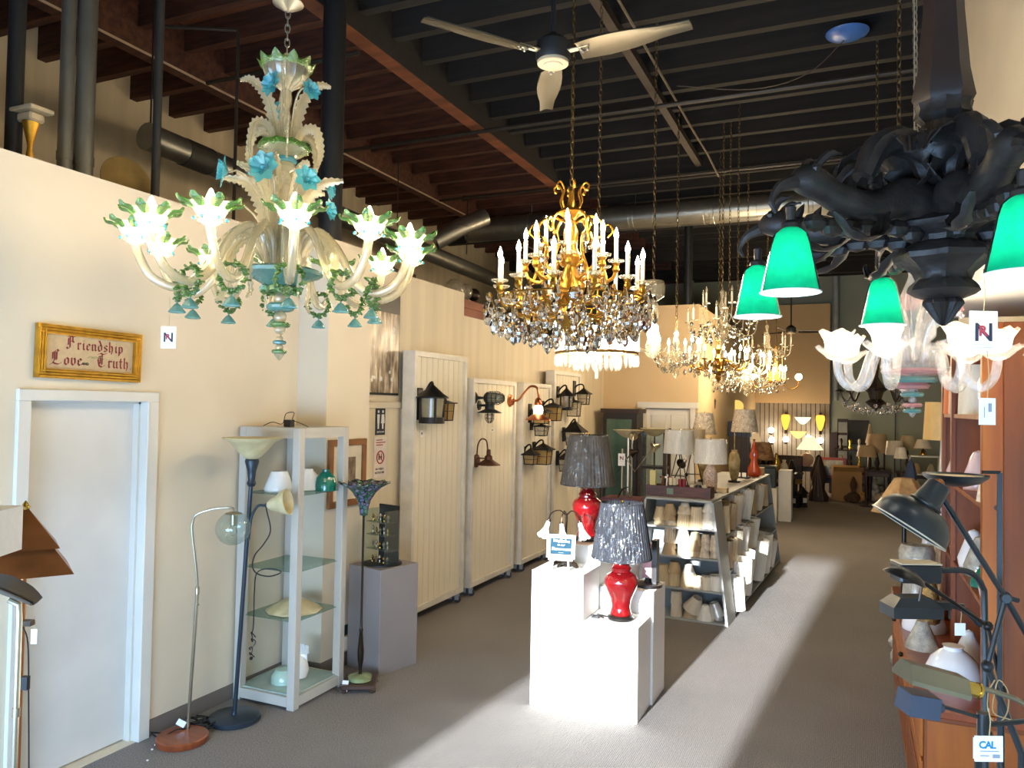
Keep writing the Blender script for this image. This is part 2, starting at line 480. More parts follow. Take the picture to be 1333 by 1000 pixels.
# ------------------------------------------------------------------ roof timbers
ceil = struct('ceiling', MB().bx(-3.9, 3.0, -1.35, 21, 5.62, 5.7), m_blackdeck)
MB().bx(-8.2, -3.9, -1.35, 21, 5.62, 5.7).obj('deck', m_reddeck, ceil, smooth=False)
jb = MB().bx(-3.85, 2.6, -0.045, 0.045, 5.37, 5.62).mesh('joist', m_blackwood, False)
jr = MB().bx(-5.85, -4.0, -0.045, 0.045, 5.37, 5.62).mesh('joist', m_redwood, False)
jf = MB().bx(-7.2, -6.0, -0.045, 0.045, 5.30, 5.62).mesh('joist', m_redwood, False)
for i in range(37):
    y = 1.76 + 0.52 * i
    for me in (jb, jr, jf): put('joist', me, ceil, loc=(0, y, 0))
MB().bx(-4.0, -3.86, -1.2, 10.3, 5.2, 5.66).obj('beam', m_blackwood, ceil, smooth=False)
MB().bx(-4.0, -3.862, -1.2, 10.3, 5.19, 5.2).bx(-4.012, -4.0, -1.2, 10.3, 5.19, 5.62).obj('beam_edge', m_reddeck, ceil, smooth=False)
MB().bx(-6.0, -5.86, -1.2, 21, 5.17, 5.66).obj('beam', m_redwood, ceil, smooth=False)
MB().bx(-5.862, -5.85, -1.2, 21, 5.16, 5.18).obj('beam_edge', mat('pale_edge', 'b9a386', 0.7), ceil, smooth=False)
MB().bx(-4.0, 2.6, 10.3, 10.44, 5.2, 5.66).obj('beam', m_blackwood, ceil, smooth=False)
MB().bx(-7.2, -4.0, 10.3, 10.44, 5.25, 5.66).obj('beam', m_redwood, ceil, smooth=False)
for y in (13.0, 16.0, 18.5):
    MB().bx(-7.2, 2.6, y, y + 0.14, 5.12, 5.4).obj('beam', m_blackwood, ceil, smooth=False)

struct('pillar', MB().cyl((-2.5, 12.78, 3.75), (-2.5, 12.78, 5.37), .07, n=14), m_blackpaint, smooth=True)
def tagm(mb, name, m, label, cat, group=None, parts=None, smooth=True):
    o = mb.obj(name, m, None, smooth=smooth); tag(o, label, cat, group); return o

# steel column carrying the beam, pipes, ducts
struct('pillar', MB().lathe([(0.09, 3.29), (0.09, 5.37)], 20, Matrix.Translation((-3.75, 4.9, 0))), m_blackpaint, smooth=True)
t = thing('vent_pipe', 'thicker grey galvanised vertical pipe rising behind left wall', 'pipe', (-4.4, 3.27, 2.95))
MB().cyl((0, 0, 0), (0, 0, 2.67), 0.058, n=18).obj('pipe', m_galv, t); MB().cyl((0, 0, .55), (0, 0, .6), 0.063, n=18).obj('clamp', m_galv, t)
t = thing('vent_pipe', 'thinner grey galvanised vertical pipe left of its thick twin', 'pipe', (-4.42, 3.16, 2.95))
MB().cyl((0, 0, 0), (0, 0, 2.67), 0.042, n=16).obj('pipe', m_galv, t); MB().cyl((0, 0, .55), (0, 0, .6), 0.047, n=16).obj('clamp', m_galv, t)
tagm(MB().cyl((-4.35, 3.77, 2.95), (-4.35, 3.77, 5.62), 0.028, n=12), 'conduit_pipe', mat('aged_steel', '4b4a46', 0.45, 0.6), 'slim dark steel pipe standing alone behind left wall top', 'pipe')
tagm(MB().cyl((-4.35, 2.80, 2.95), (-4.35, 2.80, 5.62), 0.045, n=12), 'black_pole', m_blackpaint, 'black round pole at upper left corner beside gilded bracket', 'pole')
tagm(MB().tube([(-5.8, 7.77, 5.15), (2.5, 7.77, 5.15)], 0.025), 'sprinkler_pipe', mat('sprinkler_pipe_paint', '3c352c', 0.5, 0.3), 'long thin sprinkler pipe crossing below the joists in front of dark beam', 'pipe')
tagm(MB().tube([(-3.8, 10.2, 5.58), (2.5, 10.2, 5.58)], 0.022), 'sprinkler_pipe', MATS['sprinkler_pipe_paint'], 'long thin sprinkler pipe running along top of dark cross beam', 'pipe')
tagm(MB().tube([(-5.8, 10.25, 5.16), (2.5, 10.25, 5.16)], 0.02), 'sprinkler_pipe', MATS['sprinkler_pipe_paint'], 'long thin pipe running under bottom edge of dark cross beam', 'pipe')
tagm(MB().tube([(-5.8, 5.6, 5.15), (-4.02, 5.6, 5.15)], 0.022), 'sprinkler_pipe', MATS['sprinkler_pipe_paint'], 'thin pipe crossing the red-brown ceiling near black column', 'pipe')
tagm(MB().bx(-1.93, -1.85, 0, 10.3, 5.27, 5.35), 'ceiling_channel', mat('dark_channel', '3a3028', 0.6), 'dark square channel running lengthwise under the black joists', 'channel', smooth=False)
tagm(MB().tube([(-1.70, 0, 5.25), (-1.70, 8.9, 5.25), (-1.66, 9.6, 5.2), (-1.6, 10.1, 5.05)], 0.012, 6), 'electrical_conduit', mat('pale_conduit', '8b8170', 0.4, 0.5), 'thin pale conduit running lengthwise beside dark ceiling channel', 'conduit')
t = thing('air_duct', 'big round galvanised duct crossing the shop high at the rear', 'duct', (0, 12, 5.09))
MB().tube([(-6.2, 0, 0), (1.6, 0, 0)], 0.20, 24).obj('duct_tube', m_galv, t)
sm = MB()
for i in range(20): sm.ring((-6.0 + i * 0.39, 0, 0), 0.2, 0.006, 24, 4, axis='x')
sm.obj('seam', m_galv, t, kind='stuff')
for x in (-5.0, -3.2, -1.95, -0.6): MB().ring((x, 0, 0), 0.207, 0.008, 20, 4, axis='x').cyl((x, 0, .2), (x, 0, .53), .006, n=5).obj('hanger', m_galv, t)
t = thing('air_duct', 'round galvanised duct with dark sleeve running behind left wall', 'duct', (-5.5, 0, 0))
MB().tube([(0, 4.66, 4.28), (0, 11.9, 4.13)], 0.118, 20).obj('duct_tube', m_galv, t)
MB().tube([(0, 5.05, 4.27), (0, 5.35, 4.265)], 0.124, 20).obj('sleeve', mat('dark_duct_sleeve', '3c3a34', 0.6, 0.3), t)
for y in (4.7, 6.6, 8.6, 10.6): MB().cyl((0, y, 4.38), (0, y, 5.62), .008, n=5).obj('hanger', m_blackpaint, t)
t = thing('duct_elbow', 'galvanised angled duct branch hanging between the two ducts', 'duct', (-5.1, 9.6, 4.55))
MB().tube([(-.28, -.2, -.22), (0, 0, 0), (.25, .3, .2)], 0.13, 16).obj('duct_tube', m_galv, t); MB().ring((0, 0, 0), .137, .012, 16, 5).obj('seam', m_galv, t)
tagm(MB().tube(spline([(-7.15, 3.3, 3.0), (-7.15, 3.3, 3.9), (-7.15, 3.5, 4.05), (-7.15, 9.5, 4.0)]), 0.02, 6), 'conduit_pipe', MATS['aged_steel'], 'thin bent conduit on the wall behind gilded disc', 'pipe')

tagm(MB().tube([(-5.3, 4.55, 5.14), (-4.72, 4.86, 5.14), (-4.7, 4.86, 5.1), (-4.7, 4.86, 2.95)], 0.014, 7), 'drop_pipe', MATS['sprinkler_pipe_paint'], 'thin dark bent pipe dropping behind the blue-flowered glass chandelier', 'pipe')
t = thing('ceiling_cover', 'round blue cover fixed under the black joists near right', 'ceiling cover', (-.06, 7.28, 5.37))
MB().lathe([(.0, -.05), (.10, -.045), (.17, -.015), (.18, 0)], 24).obj('dome', mat('blue_plastic_cover', '2f5fa8', 0.35), t)
tagm(MB().tube(spline([(-.06, 7.3, 5.34), (-.4, 7.5, 5.15), (-.9, 7.6, 5.12), (-1.6, 7.5, 5.22)], 5), .005, 5), 'slack_cable', MATS['dark_channel'], 'slack thin cable running from the blue ceiling cover to the channel', 'cable')

# ================================================================== hanging lights
WARM = (1.0, 0.77, 0.50)
m_bulb = emit_mat('glowing_bulb', (1.0, 0.88, 0.66), 18.0, clear=1)
m_gold = mat('gilded_brass', 'b98a35', 0.28, 0.9, 0.12, 20)
m_brass = mat('polished_brass', 'c8a44e', 0.22, 0.95, 0.06, 10)
m_crystal = crystal_mat('cut_crystal')
m_crystal2 = glass_mat('clear_crystal_arms', 'f4eedc', 0.22, 0.04, 0.5)
m_candle = mat('ivory_candle_sleeve', 'f3ead2', 0.5, 0, 0.02)
m_ivory = glass_mat('ivory_blown_glass', 'fbf4dc', 0.36, 0.05, 0.75, 0.08)
m_gleaf = glass_mat('leaf_green_glass', '6fa83c', 0.6, 0.08, 0.45, 0.3)
m_aqua = glass_mat('aqua_blue_glass', '4cc0d2', 0.6, 0.08, 0.45, 0.3)
m_teal = glass_mat('teal_blue_glass', '6db9b4', 0.6, 0.06, 0.5, 0.2)
m_pink = glass_mat('pink_blown_glass', 'e8a6a4', 0.6, 0.06, 0.5, 0.2)
m_chain = mat('aged_brass_chain', '5c4a2a', 0.4, 0.8, 0.1, 30)
m_steelchain = mat('steel_chain', 'b9b6ac', 0.3, 0.9, 0.05)
m_tag = mat('white_card', 'ece9e2', 0.6, 0, 0.02)
m_ink = mat('dark_ink', '1f2336', 0.6); m_redink = mat('crimson_ink', '9c2f3d', 0.6)

def lamp_pt(p, e, color=WARM, r=0.02):
    return add_light('bulb_light', 'POINT', p, e, color, r)

def chain(mb, a, b, link=0.034, w=0.008, r=0.0022, k=5):
    a, b = Vector(a), Vector(b); d = b - a; n = max(1, int(d.length / (link * 0.74))); u, v = frame_of(d); t = d.normalized()
    for i in range(n):
        c = a + d * ((i + .5) / n); s = u if i % 2 else v
        pts = [c + t * (math.sin(2 * PI * q / 8) * link / 2) + s * (math.cos(2 * PI * q / 8) * w) for q in range(8)]
        mb.tube(pts, r, k, True)
    return mb

def leaf(mb, path, width, teeth=True, cup=0.3, up=None, n=14, taper=0.25):
    """serrated blown leaf that follows a curve"""
    P = spline(path, max(3, n // max(1, len(path) - 1))); m = len(P); grid = []
    for i, p in enumerate(P):
        t = (P[min(i + 1, m - 1)] - P[max(i - 1, 0)]).normalized()
        side = t.cross(Vector(up) if up else Vector((0, 0, 1)))
        side = side.normalized() if side.length > 1e-4 else t.orthogonal().normalized()
        nn = side.cross(t); s = i / (m - 1)
        w = width * (math.sin(PI * (0.12 + 0.82 * s)) ** 0.7) * (1 - taper * s)
        if teeth and i % 2: w *= 0.62
        grid.append([p + side * (w * q * (1 if abs(q) > .9 or not teeth else .8)) + nn * (cup * w * (q * q - .3)) for q in (-1, -.5, 0, .5, 1)])
    mb.sheet(grid, 0.004)
    mb.tube(P, 0.0045, 5)
    return mb

def flower(mb, M, r=0.045, petals=7, depth=0.5):
    for j in range(2):
        rr = r * (1 - .35 * j)
        mb.lathe([(0.15 * rr, 0), (0.5 * rr, 0.18 * r), (0.85 * rr, depth * .55 * r + .2 * r * j), (1.05 * rr, depth * .7 * r + .35 * r * j)], petals * 4, M,
                 wave=lambda k, a, j=j, rr=rr: ((0.16 * rr * math.cos(petals * (a + j * .4)) if k > 1 else 0), 0.10 * rr * math.sin(petals * a * 2) if k == 3 else 0), cap=False)
    mb.ball((0, 0, .25 * r), .2 * r, 8, M)
    return mb

# ------------------------------------------------------------------ the green and blue blown-glass chandelier
MC = Vector((-2.377, 2.76, 2.62))
t = thing('glass_chandelier', 'ivory blown-glass chandelier with green leaves and blue flowers, nearest on the left', 'chandelier', MC)
mb = MB(); chain(mb, (0, 0, 1.02), (0, 0, 1.22), .045, .011, .003, 6); mb.obj('chain', m_steelchain, t)
MB().lathe([(.012, 1.215), (.03, 1.225), (.07, 1.25), (.06, 1.262), (.02, 1.275), (.01, 1.35)], 20).obj('canopy', m_steelchain, t)
mb = MB(); mb.cyl((0, 0, 1.3), (0, 0, 3.0), .006); mb.obj('hanging_rod', m_steelchain, t)
# upper cup with a green leaf rim
cup = MB().lathe([(.02, .845), (.035, .86), (.075, .885), (.095, .92), (.105, .95)], 28, wave=lambda k, a: (.004 * math.cos(14 * a), 0), cap=False).obj('upper_cup', m_ivory, t)
MB().lathe([(.10, .942), (.118, .955), (.122, .965)], 60, wave=lambda k, a: (.010 * math.cos(10 * a) * (k == 2), .026 * max(0, math.cos(10 * a)) * (k == 2)), cap=False).obj('leaf_rim', m_gleaf, cup)
MB().lathe([(.012, 1.02), (.016, .97), (.012, .93), (.03, .80), (.018, .76), (.026, .73), (.024, .6), (.03, .52), (.02, .48), (.05, .44), (.03, .41), (.045, .38), (.055, .3), (.05, .18), (.07, .06), (.06, .0), (.03, -.06)], 16).obj('stem', m_ivory, t)
dish2 = MB().lathe([(.03, .535), (.075, .55), (.105, .575), (.1, .585), (.05, .575)], 28, wave=lambda k, a: (.004 * math.cos(12 * a), 0), cap=False).obj('upper_dish', m_ivory, t)
MB().lathe([(.085, .572), (.118, .58), (.11, .6), (.085, .59)], 32, wave=lambda k, a: (.006 * math.cos(10 * a), .004 * math.sin(10 * a)), cap=False).obj('green_collar', m_gleaf, dish2)
MB().ring((0, 0, .525), .045, .013, 20, 8).obj('blue_collar', m_aqua, dish2)
MB().lathe([(.02, .47), (.055, .49), (.05, .51), (.03, .52)], 20, cap=False).obj('white_collar', m_ivory, dish2)
# feather leaves: upper tier, drooping tier, tall lower tier, falling curls
lf = []
def leafset(name, pts, w, n, off, up=None):
    me = leaf(MB(), pts, w * .8, up=(0, 1, 0) if up is None else up, n=34).mesh('leaf', m_ivory)
    for i in range(n):
        put('leaf', me, t, M=Matrix.Rotation(off + 2 * PI * i / n, 4, 'Z'))
leafset('up', [(.03, 0, .58), (.05, 0, .70), (.085, 0, .82), (.15, 0, .885), (.20, 0, .88)], .042, 4, .6)
leafset('droop', [(.05, 0, .59), (.09, 0, .66), (.15, 0, .655), (.175, 0, .56), (.165, 0, .49)], .036, 6, .25)
leafset('tall', [(.06, 0, .05), (.07, 0, .2), (.10, 0, .33), (.17, 0, .42), (.27, 0, .44)], .055, 6, .45)
leafset('core', [(.05, 0, .1), (.055, 0, .25), (.06, 0, .38), (.09, 0, .5), (.12, 0, .51)], .055, 4, -1.2)
leafset('fall', [(.08, 0, .06), (.15, 0, .17), (.24, 0, .13), (.27, 0, -.02), (.25, 0, -.10), (.28, 0, -.14)], .04, 8, .2)
# blue flowers on thin stems
fm = flower(MB(), Matrix.Identity(4), .055).mesh('flower', m_aqua)
for (a, r, z, s) in ((-1.75, .07, .85, .95), (-.3, .19, .80, .75), (2.6, .11, .79, .8), (-2.3, .24, .44, 1.15), (-1.35, .17, .44, 1.15), (-2.9, .32, .33, .8), (-.55, .30, .37, .9), (.9, .2, .42, .8), (.2, .22, .29, .8)):
    p = Vector((r * math.cos(a), r * math.sin(a), z)); d = Vector((math.cos(a), math.sin(a), .1))
    z0 = .56 if z > .6 else .03
    st = MB().tube(bez((.035 * math.cos(a + .3), .035 * math.sin(a + .3), z0), (.05 * math.cos(a), .05 * math.sin(a), z0 + .2), p + Vector((-d.x * .1, -d.y * .1, .08)), p, 8), .0045, 6).obj('flower_stem', m_ivory, t)
    put('flower', fm, st, M=Matrix.Translation(p) @ d.to_track_quat('Z', 'Y').to_matrix().to_4x4() @ Matrix.Scale(s, 4))
# dish and finial below
dish = MB().lathe([(.05, .03), (.15, .03), (.182, .015), (.178, 0), (.12, -.02), (.07, -.05), (.04, -.06)], 36, wave=lambda k, a: (.004 * math.cos(18 * a), 0), cap=False).obj('dish', m_teal, t)
MB().ring((0, 0, -.065), .06, .018, 24, 8).lathe([(.05, -.05), (.09, -.06), (.085, -.08), (.05, -.075)], 32, wave=lambda k, a: (.01 * math.cos(9 * a), .008 * math.sin(9 * a)), cap=False).obj('green_collar', m_gleaf, dish)
fin = MB().ball((0, 0, -.105), .032, 12).ball((0, 0, -.19), .03, 12).ball((0, 0, -.245), .026, 12).ball((0, 0, -.29), .017, 10).ball((0, 0, -.328), .018, 10).lathe([(.02, -.35), (.024, -.36), (.004, -.385), (0, -.386)], 12).cyl((0, 0, -.35), (0, 0, .02), .007).obj('finial', m_ivory, t)
MB().ring((0, 0, -.145), .045, .018, 20, 8).obj('blue_collar', m_teal, fin); MB().ring((0, 0, -.305), .022, .009, 16, 6).obj('blue_collar', m_teal, fin)
MB().ring((0, 0, -.225), .034, .012, 20, 8).obj('green_collar', m_gleaf, fin); MB().ring((0, 0, -.347), .026, .009, 16, 6).obj('green_collar', m_gleaf, fin)
# twelve arms, each with cup, bulb, leaf wreath and blue bell
arm_me = MB().tube(spline([(.07, 0, .03), (.10, 0, .16), (.17, 0, .20), (.26, 0, .12), (.34, 0, -.02), (.43, 0, -.085), (.53, 0, -.05), (.585, 0, .04), (.60, 0, .10)], 4), [.013] * 8 + [.019] * 24 + [.016], 10).mesh('arm', m_ivory)
cup_me = MB().lathe([(.012, .085), (.035, .10), (.05, .105), (.03, .115), (.048, .125), (.062, .15), (.07, .175)], 24, Matrix.Translation((.6, 0, 0)), wave=lambda k, a: (.004 * math.cos(8 * a), 0), cap=False)
cup_me = cup_me.mesh('cup', m_ivory)
rim = MB()
for i in range(8):
    a = 2 * PI * i / 8
    leaf(rim, [(.6 + .062 * math.cos(a), .062 * math.sin(a), .15), (.6 + .088 * math.cos(a), .088 * math.sin(a), .168), (.6 + .112 * math.cos(a), .112 * math.sin(a), .172), (.6 + .122 * math.cos(a), .122 * math.sin(a), .19)], .024, False, n=6)
rim_me = rim.mesh('leaf_rim', m_gleaf)
dots = MB()
for i in range(6): dots.ball((.6 + .058 * math.cos(i * PI / 3), .058 * math.sin(i * PI / 3), .112), .008, 6)
dots_me = dots.mesh('blue_dots', m_aqua)
bulb_me = MB().lathe([(.014, .10), (.016, .125), (.024, .155), (.024, .175), (.014, .205), (.005, .225), (0, .23)], 12, Matrix.Translation((.6, 0, 0))).mesh('bulb', m_bulb)
wr = MB()
random.seed(3)
for i in range(44):
    a = 2 * PI * i / 44 * 3; c = (.43 + .008 * random.uniform(-1, 1), .056 * math.cos(a) + .004 * random.uniform(-1, 1), -.08 + .056 * math.sin(a) + .004 * random.uniform(-1, 1))
    leaf(wr, [c, (c[0] + random.uniform(-.012, .012), c[1] + random.uniform(-.01, .01), c[2] + random.uniform(-.01, .01)), (c[0] + random.uniform(-.022, .022), c[1] + random.uniform(-.016, .016), c[2] + random.uniform(-.016, .016))], .011, False, n=4)
wr_me = wr.mesh('wreath', m_gleaf)
bell_me = MB().lathe([(.004, -.155), (.012, -.16), (.026, -.178), (.034, -.192), (.03, -.196)], 16, Matrix.Translation((.43, 0, 0)), wave=lambda k, a: (.003 * math.cos(8 * a) * (k > 2), .003 * math.sin(8 * a) * (k > 2)), cap=False).cyl((.43, 0, -.13), (.43, 0, -.16), .004, n=5).mesh('bell', m_teal)
for i in range(12):
    a = 2 * PI * i / 12 + .26; R = Matrix.Rotation(a, 4, 'Z')
    ar = put('arm', arm_me, t, M=R)
    for nm, me in (('cup', cup_me), ('leaf_rim', rim_me), ('blue_dots', dots_me), ('bulb', bulb_me), ('wreath', wr_me), ('bell', bell_me)): put(nm, me, ar, kind='stuff' if nm in ('blue_dots', 'wreath') else None)
    lamp_pt(MC + R @ Vector((.6, 0, .17)), 2.8)
# price tag hanging from a wreath
def price_tag(loc, w, h, rz, label, logo=True, hole=True, string=0.06, tilt=0.0, cat='price tag'):
    tg = thing('price_tag', label, cat, loc, rz)
    tg.rotation_euler = (0, tilt, rz)
    MB().bx(-w / 2, w / 2, -.0012, .0012, -h, 0).obj('card', m_tag, tg, smooth=False)
    MB().tube([(0, 0, -.01), (.004, 0, string * .5), (0, 0, string)], .0012, 5).obj('string', mat('jute_string', 'b59a6c', 0.8), tg)
    return tg
def logo_N(tg, w, h):
    """serif N with a red R woven through it"""
    R = Matrix.Rotation(PI / 2, 4, 'X')
    text('lettering', 'N', h * .60, m_ink, tg, Tm((0, -.0018, -h * .52)) @ R, .0004, bold=.001)
    text('lettering', 'R', h * .34, m_redink, tg, Tm((-.002, -.0024, -h * .48)) @ R, .0004, bold=.001)
    MB().bx(-w * .36, w * .36, -.0016, -.0012, -h * .80, -h * .79).bx(-w * .3, w * .3, -.0016, -.0012, -h * .86, -h * .85).obj('printed_lines', mat('grey_print', '8b8f9a', 0.6), tg, smooth=False)
tg = price_tag((-2.72, 2.45, 2.365), .062, .095, .55, 'white tag with N logo hanging from the green and blue glass chandelier', string=.13)
logo_N(tg, .062, .095)

# ------------------------------------------------------------------ the big gilt and crystal chandelier
drop_me = MB().lathe([(.0, .0), (.004, -.004), (.006, -.012), (.013, -.032), (.011, -.044), (.0, -.056)], 6, flat=True).mesh('crystal_drop', m_crystal, False)
disc_me = MB().lathe([(.0, .0), (.012, -.004), (.019, -.02), (.012, -.036), (.0, -.04)], 8, Matrix.Diagonal((1, .45, 1, 1)), flat=True).mesh('crystal_drop', m_crystal, False)
def flame(mb, p, s=1.0):
    return mb.lathe([(.007 * s, 0), (.014 * s, .018 * s), (.0145 * s, .03 * s), (.008 * s, .05 * s), (.002 * s, .068 * s), (0, .072 * s)], 10, Matrix.Translation(p))
CC = Vector((-1.547, 4.327, 2.735))
t = thing('crystal_chandelier', 'large gilded chandelier with lit candle bulbs and a mass of cut-crystal drops', 'chandelier', CC)
mb = MB(); chain(mb, (0, 0, .60), (0, 0, 2.885), .05, .011, .0032, 5); mb.obj('chain', m_chain, t, kind='stuff')
MB().tube([(.01, 0, .6), (-.012, .006, 1.2), (.012, 0, 1.9), (0, 0, 2.6)], .003, 5).obj('flex', m_chain, t)
crown = MB().lathe([(.03, .43), (.05, .45), (.085, .47), (.07, .485), (.035, .5), (.02, .54), (.012, .6)], 20, wave=lambda k, a: (.006 * math.cos(8 * a) * (k == 2), 0)).obj('crown', m_gold, t)
sc_me = MB().tube(spline([(.04, 0, .47), (.07, 0, .54), (.055, 0, .60), (.085, 0, .645), (.11, 0, .625), (.10, 0, .60)], 4), .006, 6).ball((.10, 0, .603), .011, 6).mesh('scroll', m_gold)
for i in range(6): put('scroll', sc_me, crown, M=Matrix.Rotation(i * PI / 3, 4, 'Z'))
MB().lathe([(.02, .46), (.03, .40), (.045, .36), (.04, .26), (.06, .2), (.035, .14), (.06, .08), (.10, .03), (.12, -.02), (.07, -.1), (.09, -.15), (.04, -.22), (.02, -.26)], 16).obj('stem', m_gold, t)
cage_me = MB().tube(spline([(.05, 0, .42), (.12, 0, .45), (.19, 0, .40), (.19, 0, .33), (.15, 0, .31), (.14, 0, .22), (.2, 0, .12), (.22, 0, .04)], 4), .009, 6).tube(spline([(.19, 0, .36), (.22, 0, .40), (.25, 0, .36), (.22, 0, .32)], 4), .006, 5).mesh('cage_scroll', m_gold)
for i in range(6): put('cage_scroll', cage_me, t, M=Matrix.Rotation(i * PI / 3 + .3, 4, 'Z'))
def candle_arm(R, z, r0, z0):
    return MB().tube(spline([(r0, 0, z0), (r0 + (R - r0) * .35, 0, z0 + .03), (r0 + (R - r0) * .6, 0, z - .12), (R * .94, 0, z - .09), (R, 0, z - .03)], 4), .011, 7).lathe([(.012, z - .06), (.022, z - .045), (.016, z - .02), (.024, z - .005)], 12, Matrix.Translation((R, 0, 0))).mesh('arm', m_gold)
def candle_set(R, z, h=.14):
    T = Matrix.Translation((R, 0, z))
    return (('bobeche', MB().lathe([(.012, 0), (.045, .004), (.052, .014), (.047, .016), (.012, .008)], 18, T).mesh('bobeche', m_crystal2)),
            ('candle', MB().cyl((R, 0, z), (R, 0, z + h), .0125, n=10).mesh('candle', m_candle)),
            ('bulb', flame(MB(), (R, 0, z + h)).mesh('bulb', m_bulb)))
random.seed(11)
ndrop = 0
for (n, R, z, r0, z0, off, e) in ((12, .43, .03, .08, -.08, .13, 3.4), (8, .27, .17, .06, .06, .3, 3.4), (4, .15, .25, .04, .15, .2, 3.0)):
    arm_mesh = candle_arm(R, z, r0, z0); cs = candle_set(R, z)
    for i in range(n):
        a = 2 * PI * i / n + off; Rm = Matrix.Rotation(a, 4, 'Z')
        ar = put('arm', arm_mesh, t, M=Rm)
        for nm, me in cs: put(nm, me, ar)
        lamp_pt(CC + Rm @ Vector((R, 0, z + .17)), e)
rings = MB()
for (R, z) in ((.44, -.05), (.34, -.12), (.22, -.16)): rings.ring((0, 0, z), R, .005, 36, 5)
for k in range(12):
    a = k * PI / 6; rings.tube(bez((.1 * math.cos(a), .1 * math.sin(a), -.14), (.25 * math.cos(a), .25 * math.sin(a), -.2), (.35 * math.cos(a), .35 * math.sin(a), -.15), (.44 * math.cos(a), .44 * math.sin(a), -.05), 6), .007, 5)
rings.obj('crystal_ring', m_gold, t)
for (R, z, n) in ((.48, -.04, 36), (.48, -.11, 40), (.47, -.17, 38), (.41, -.10, 28), (.39, -.20, 32), (.32, -.22, 26), (.23, -.23, 20), (.15, -.26, 12), (.34, -.02, 16), (.26, .04, 14), (.17, .34, 8), (.21, .24, 8)):
    for i in range(n):
        a = 2 * PI * (i + random.uniform(-.3, .3)) / n; rr = R + random.uniform(-.025, .025); zz = z + random.uniform(-.03, .03)
        s = random.uniform(1.25, 1.95)
        put('crystal_drop', drop_me if random.random() < .75 else disc_me, t, M=Matrix.Translation((rr * math.cos(a), rr * math.sin(a), zz)) @ Matrix.Rotation(random.uniform(0, 6), 4, 'Z') @ Matrix.Scale(s, 4))
        ndrop += 1

# ------------------------------------------------------------------ drum of crystal rods behind it
PC = Vector((-1.763, 5.551, 2.49))
t = thing('rod_chandelier', 'lit drum pendant of clear crystal rods behind the big gilded chandelier', 'chandelier', PC)
MB().ring((0, 0, .13), .30, .009, 32, 6).ring((0, 0, -.04), .305, .012, 32, 6).ring((0, 0, .0), .16, .009, 24, 6).cyl((-.3, 0, .13), (.3, 0, .13), .008).cyl((0, -.3, .13), (0, .3, .13), .008).cyl((0, 0, .13), (0, 0, .45), .009).obj('frame', m_gold, t)
rod_me = MB().lathe([(.0, .13), (.013, .125), (.013, -.045), (.006, -.05)], 6, flat=True).lathe([(0, -.055), (.014, -.065), (.014, -.12), (.007, -.135), (0, -.14)], 6, flat=True).mesh('crystal_rod', glass_mat('lit_crystal_rod', 'ffffff', 0.2, 0.04, 0.8), False)
for i in range(36):
    a = 2 * PI * i / 36; put('crystal_rod', rod_me, t, M=Matrix.Translation((.305 * math.cos(a), .305 * math.sin(a), 0)))
for i in range(22):
    a = 2 * PI * i / 22; put('crystal_rod', rod_me, t, M=Matrix.Translation((.17 * math.cos(a), .17 * math.sin(a), -.03)))
for i in range(6):
    a = 2 * PI * i / 6
    for q in (0, .5):
        c_ = (.25 * math.cos(a + q), .25 * math.sin(a + q))
        MB().lathe([(.012, -.03), (.03, .0), (.034, .04), (.022, .09), (.0, .11)], 10, Tm((c_[0], c_[1], 0))).obj('bulb', m_bulb, t)
    lamp_pt(PC + Vector((.24 * math.cos(a), .24 * math.sin(a), .03)), 4.0, (1, .86, .66))
MB().cyl((0, 0, -.05), (0, 0, -.16), .003, n=5).cyl((0, 0, -.16), (0, 0, -.23), .011, n=8).obj('pull', m_candle, t)
mb = MB(); chain(mb, (0, 0, .45), (0, 0, 3.13), .06, .012, .0035, 4); mb.obj('chain', m_chain, t, kind='stuff')

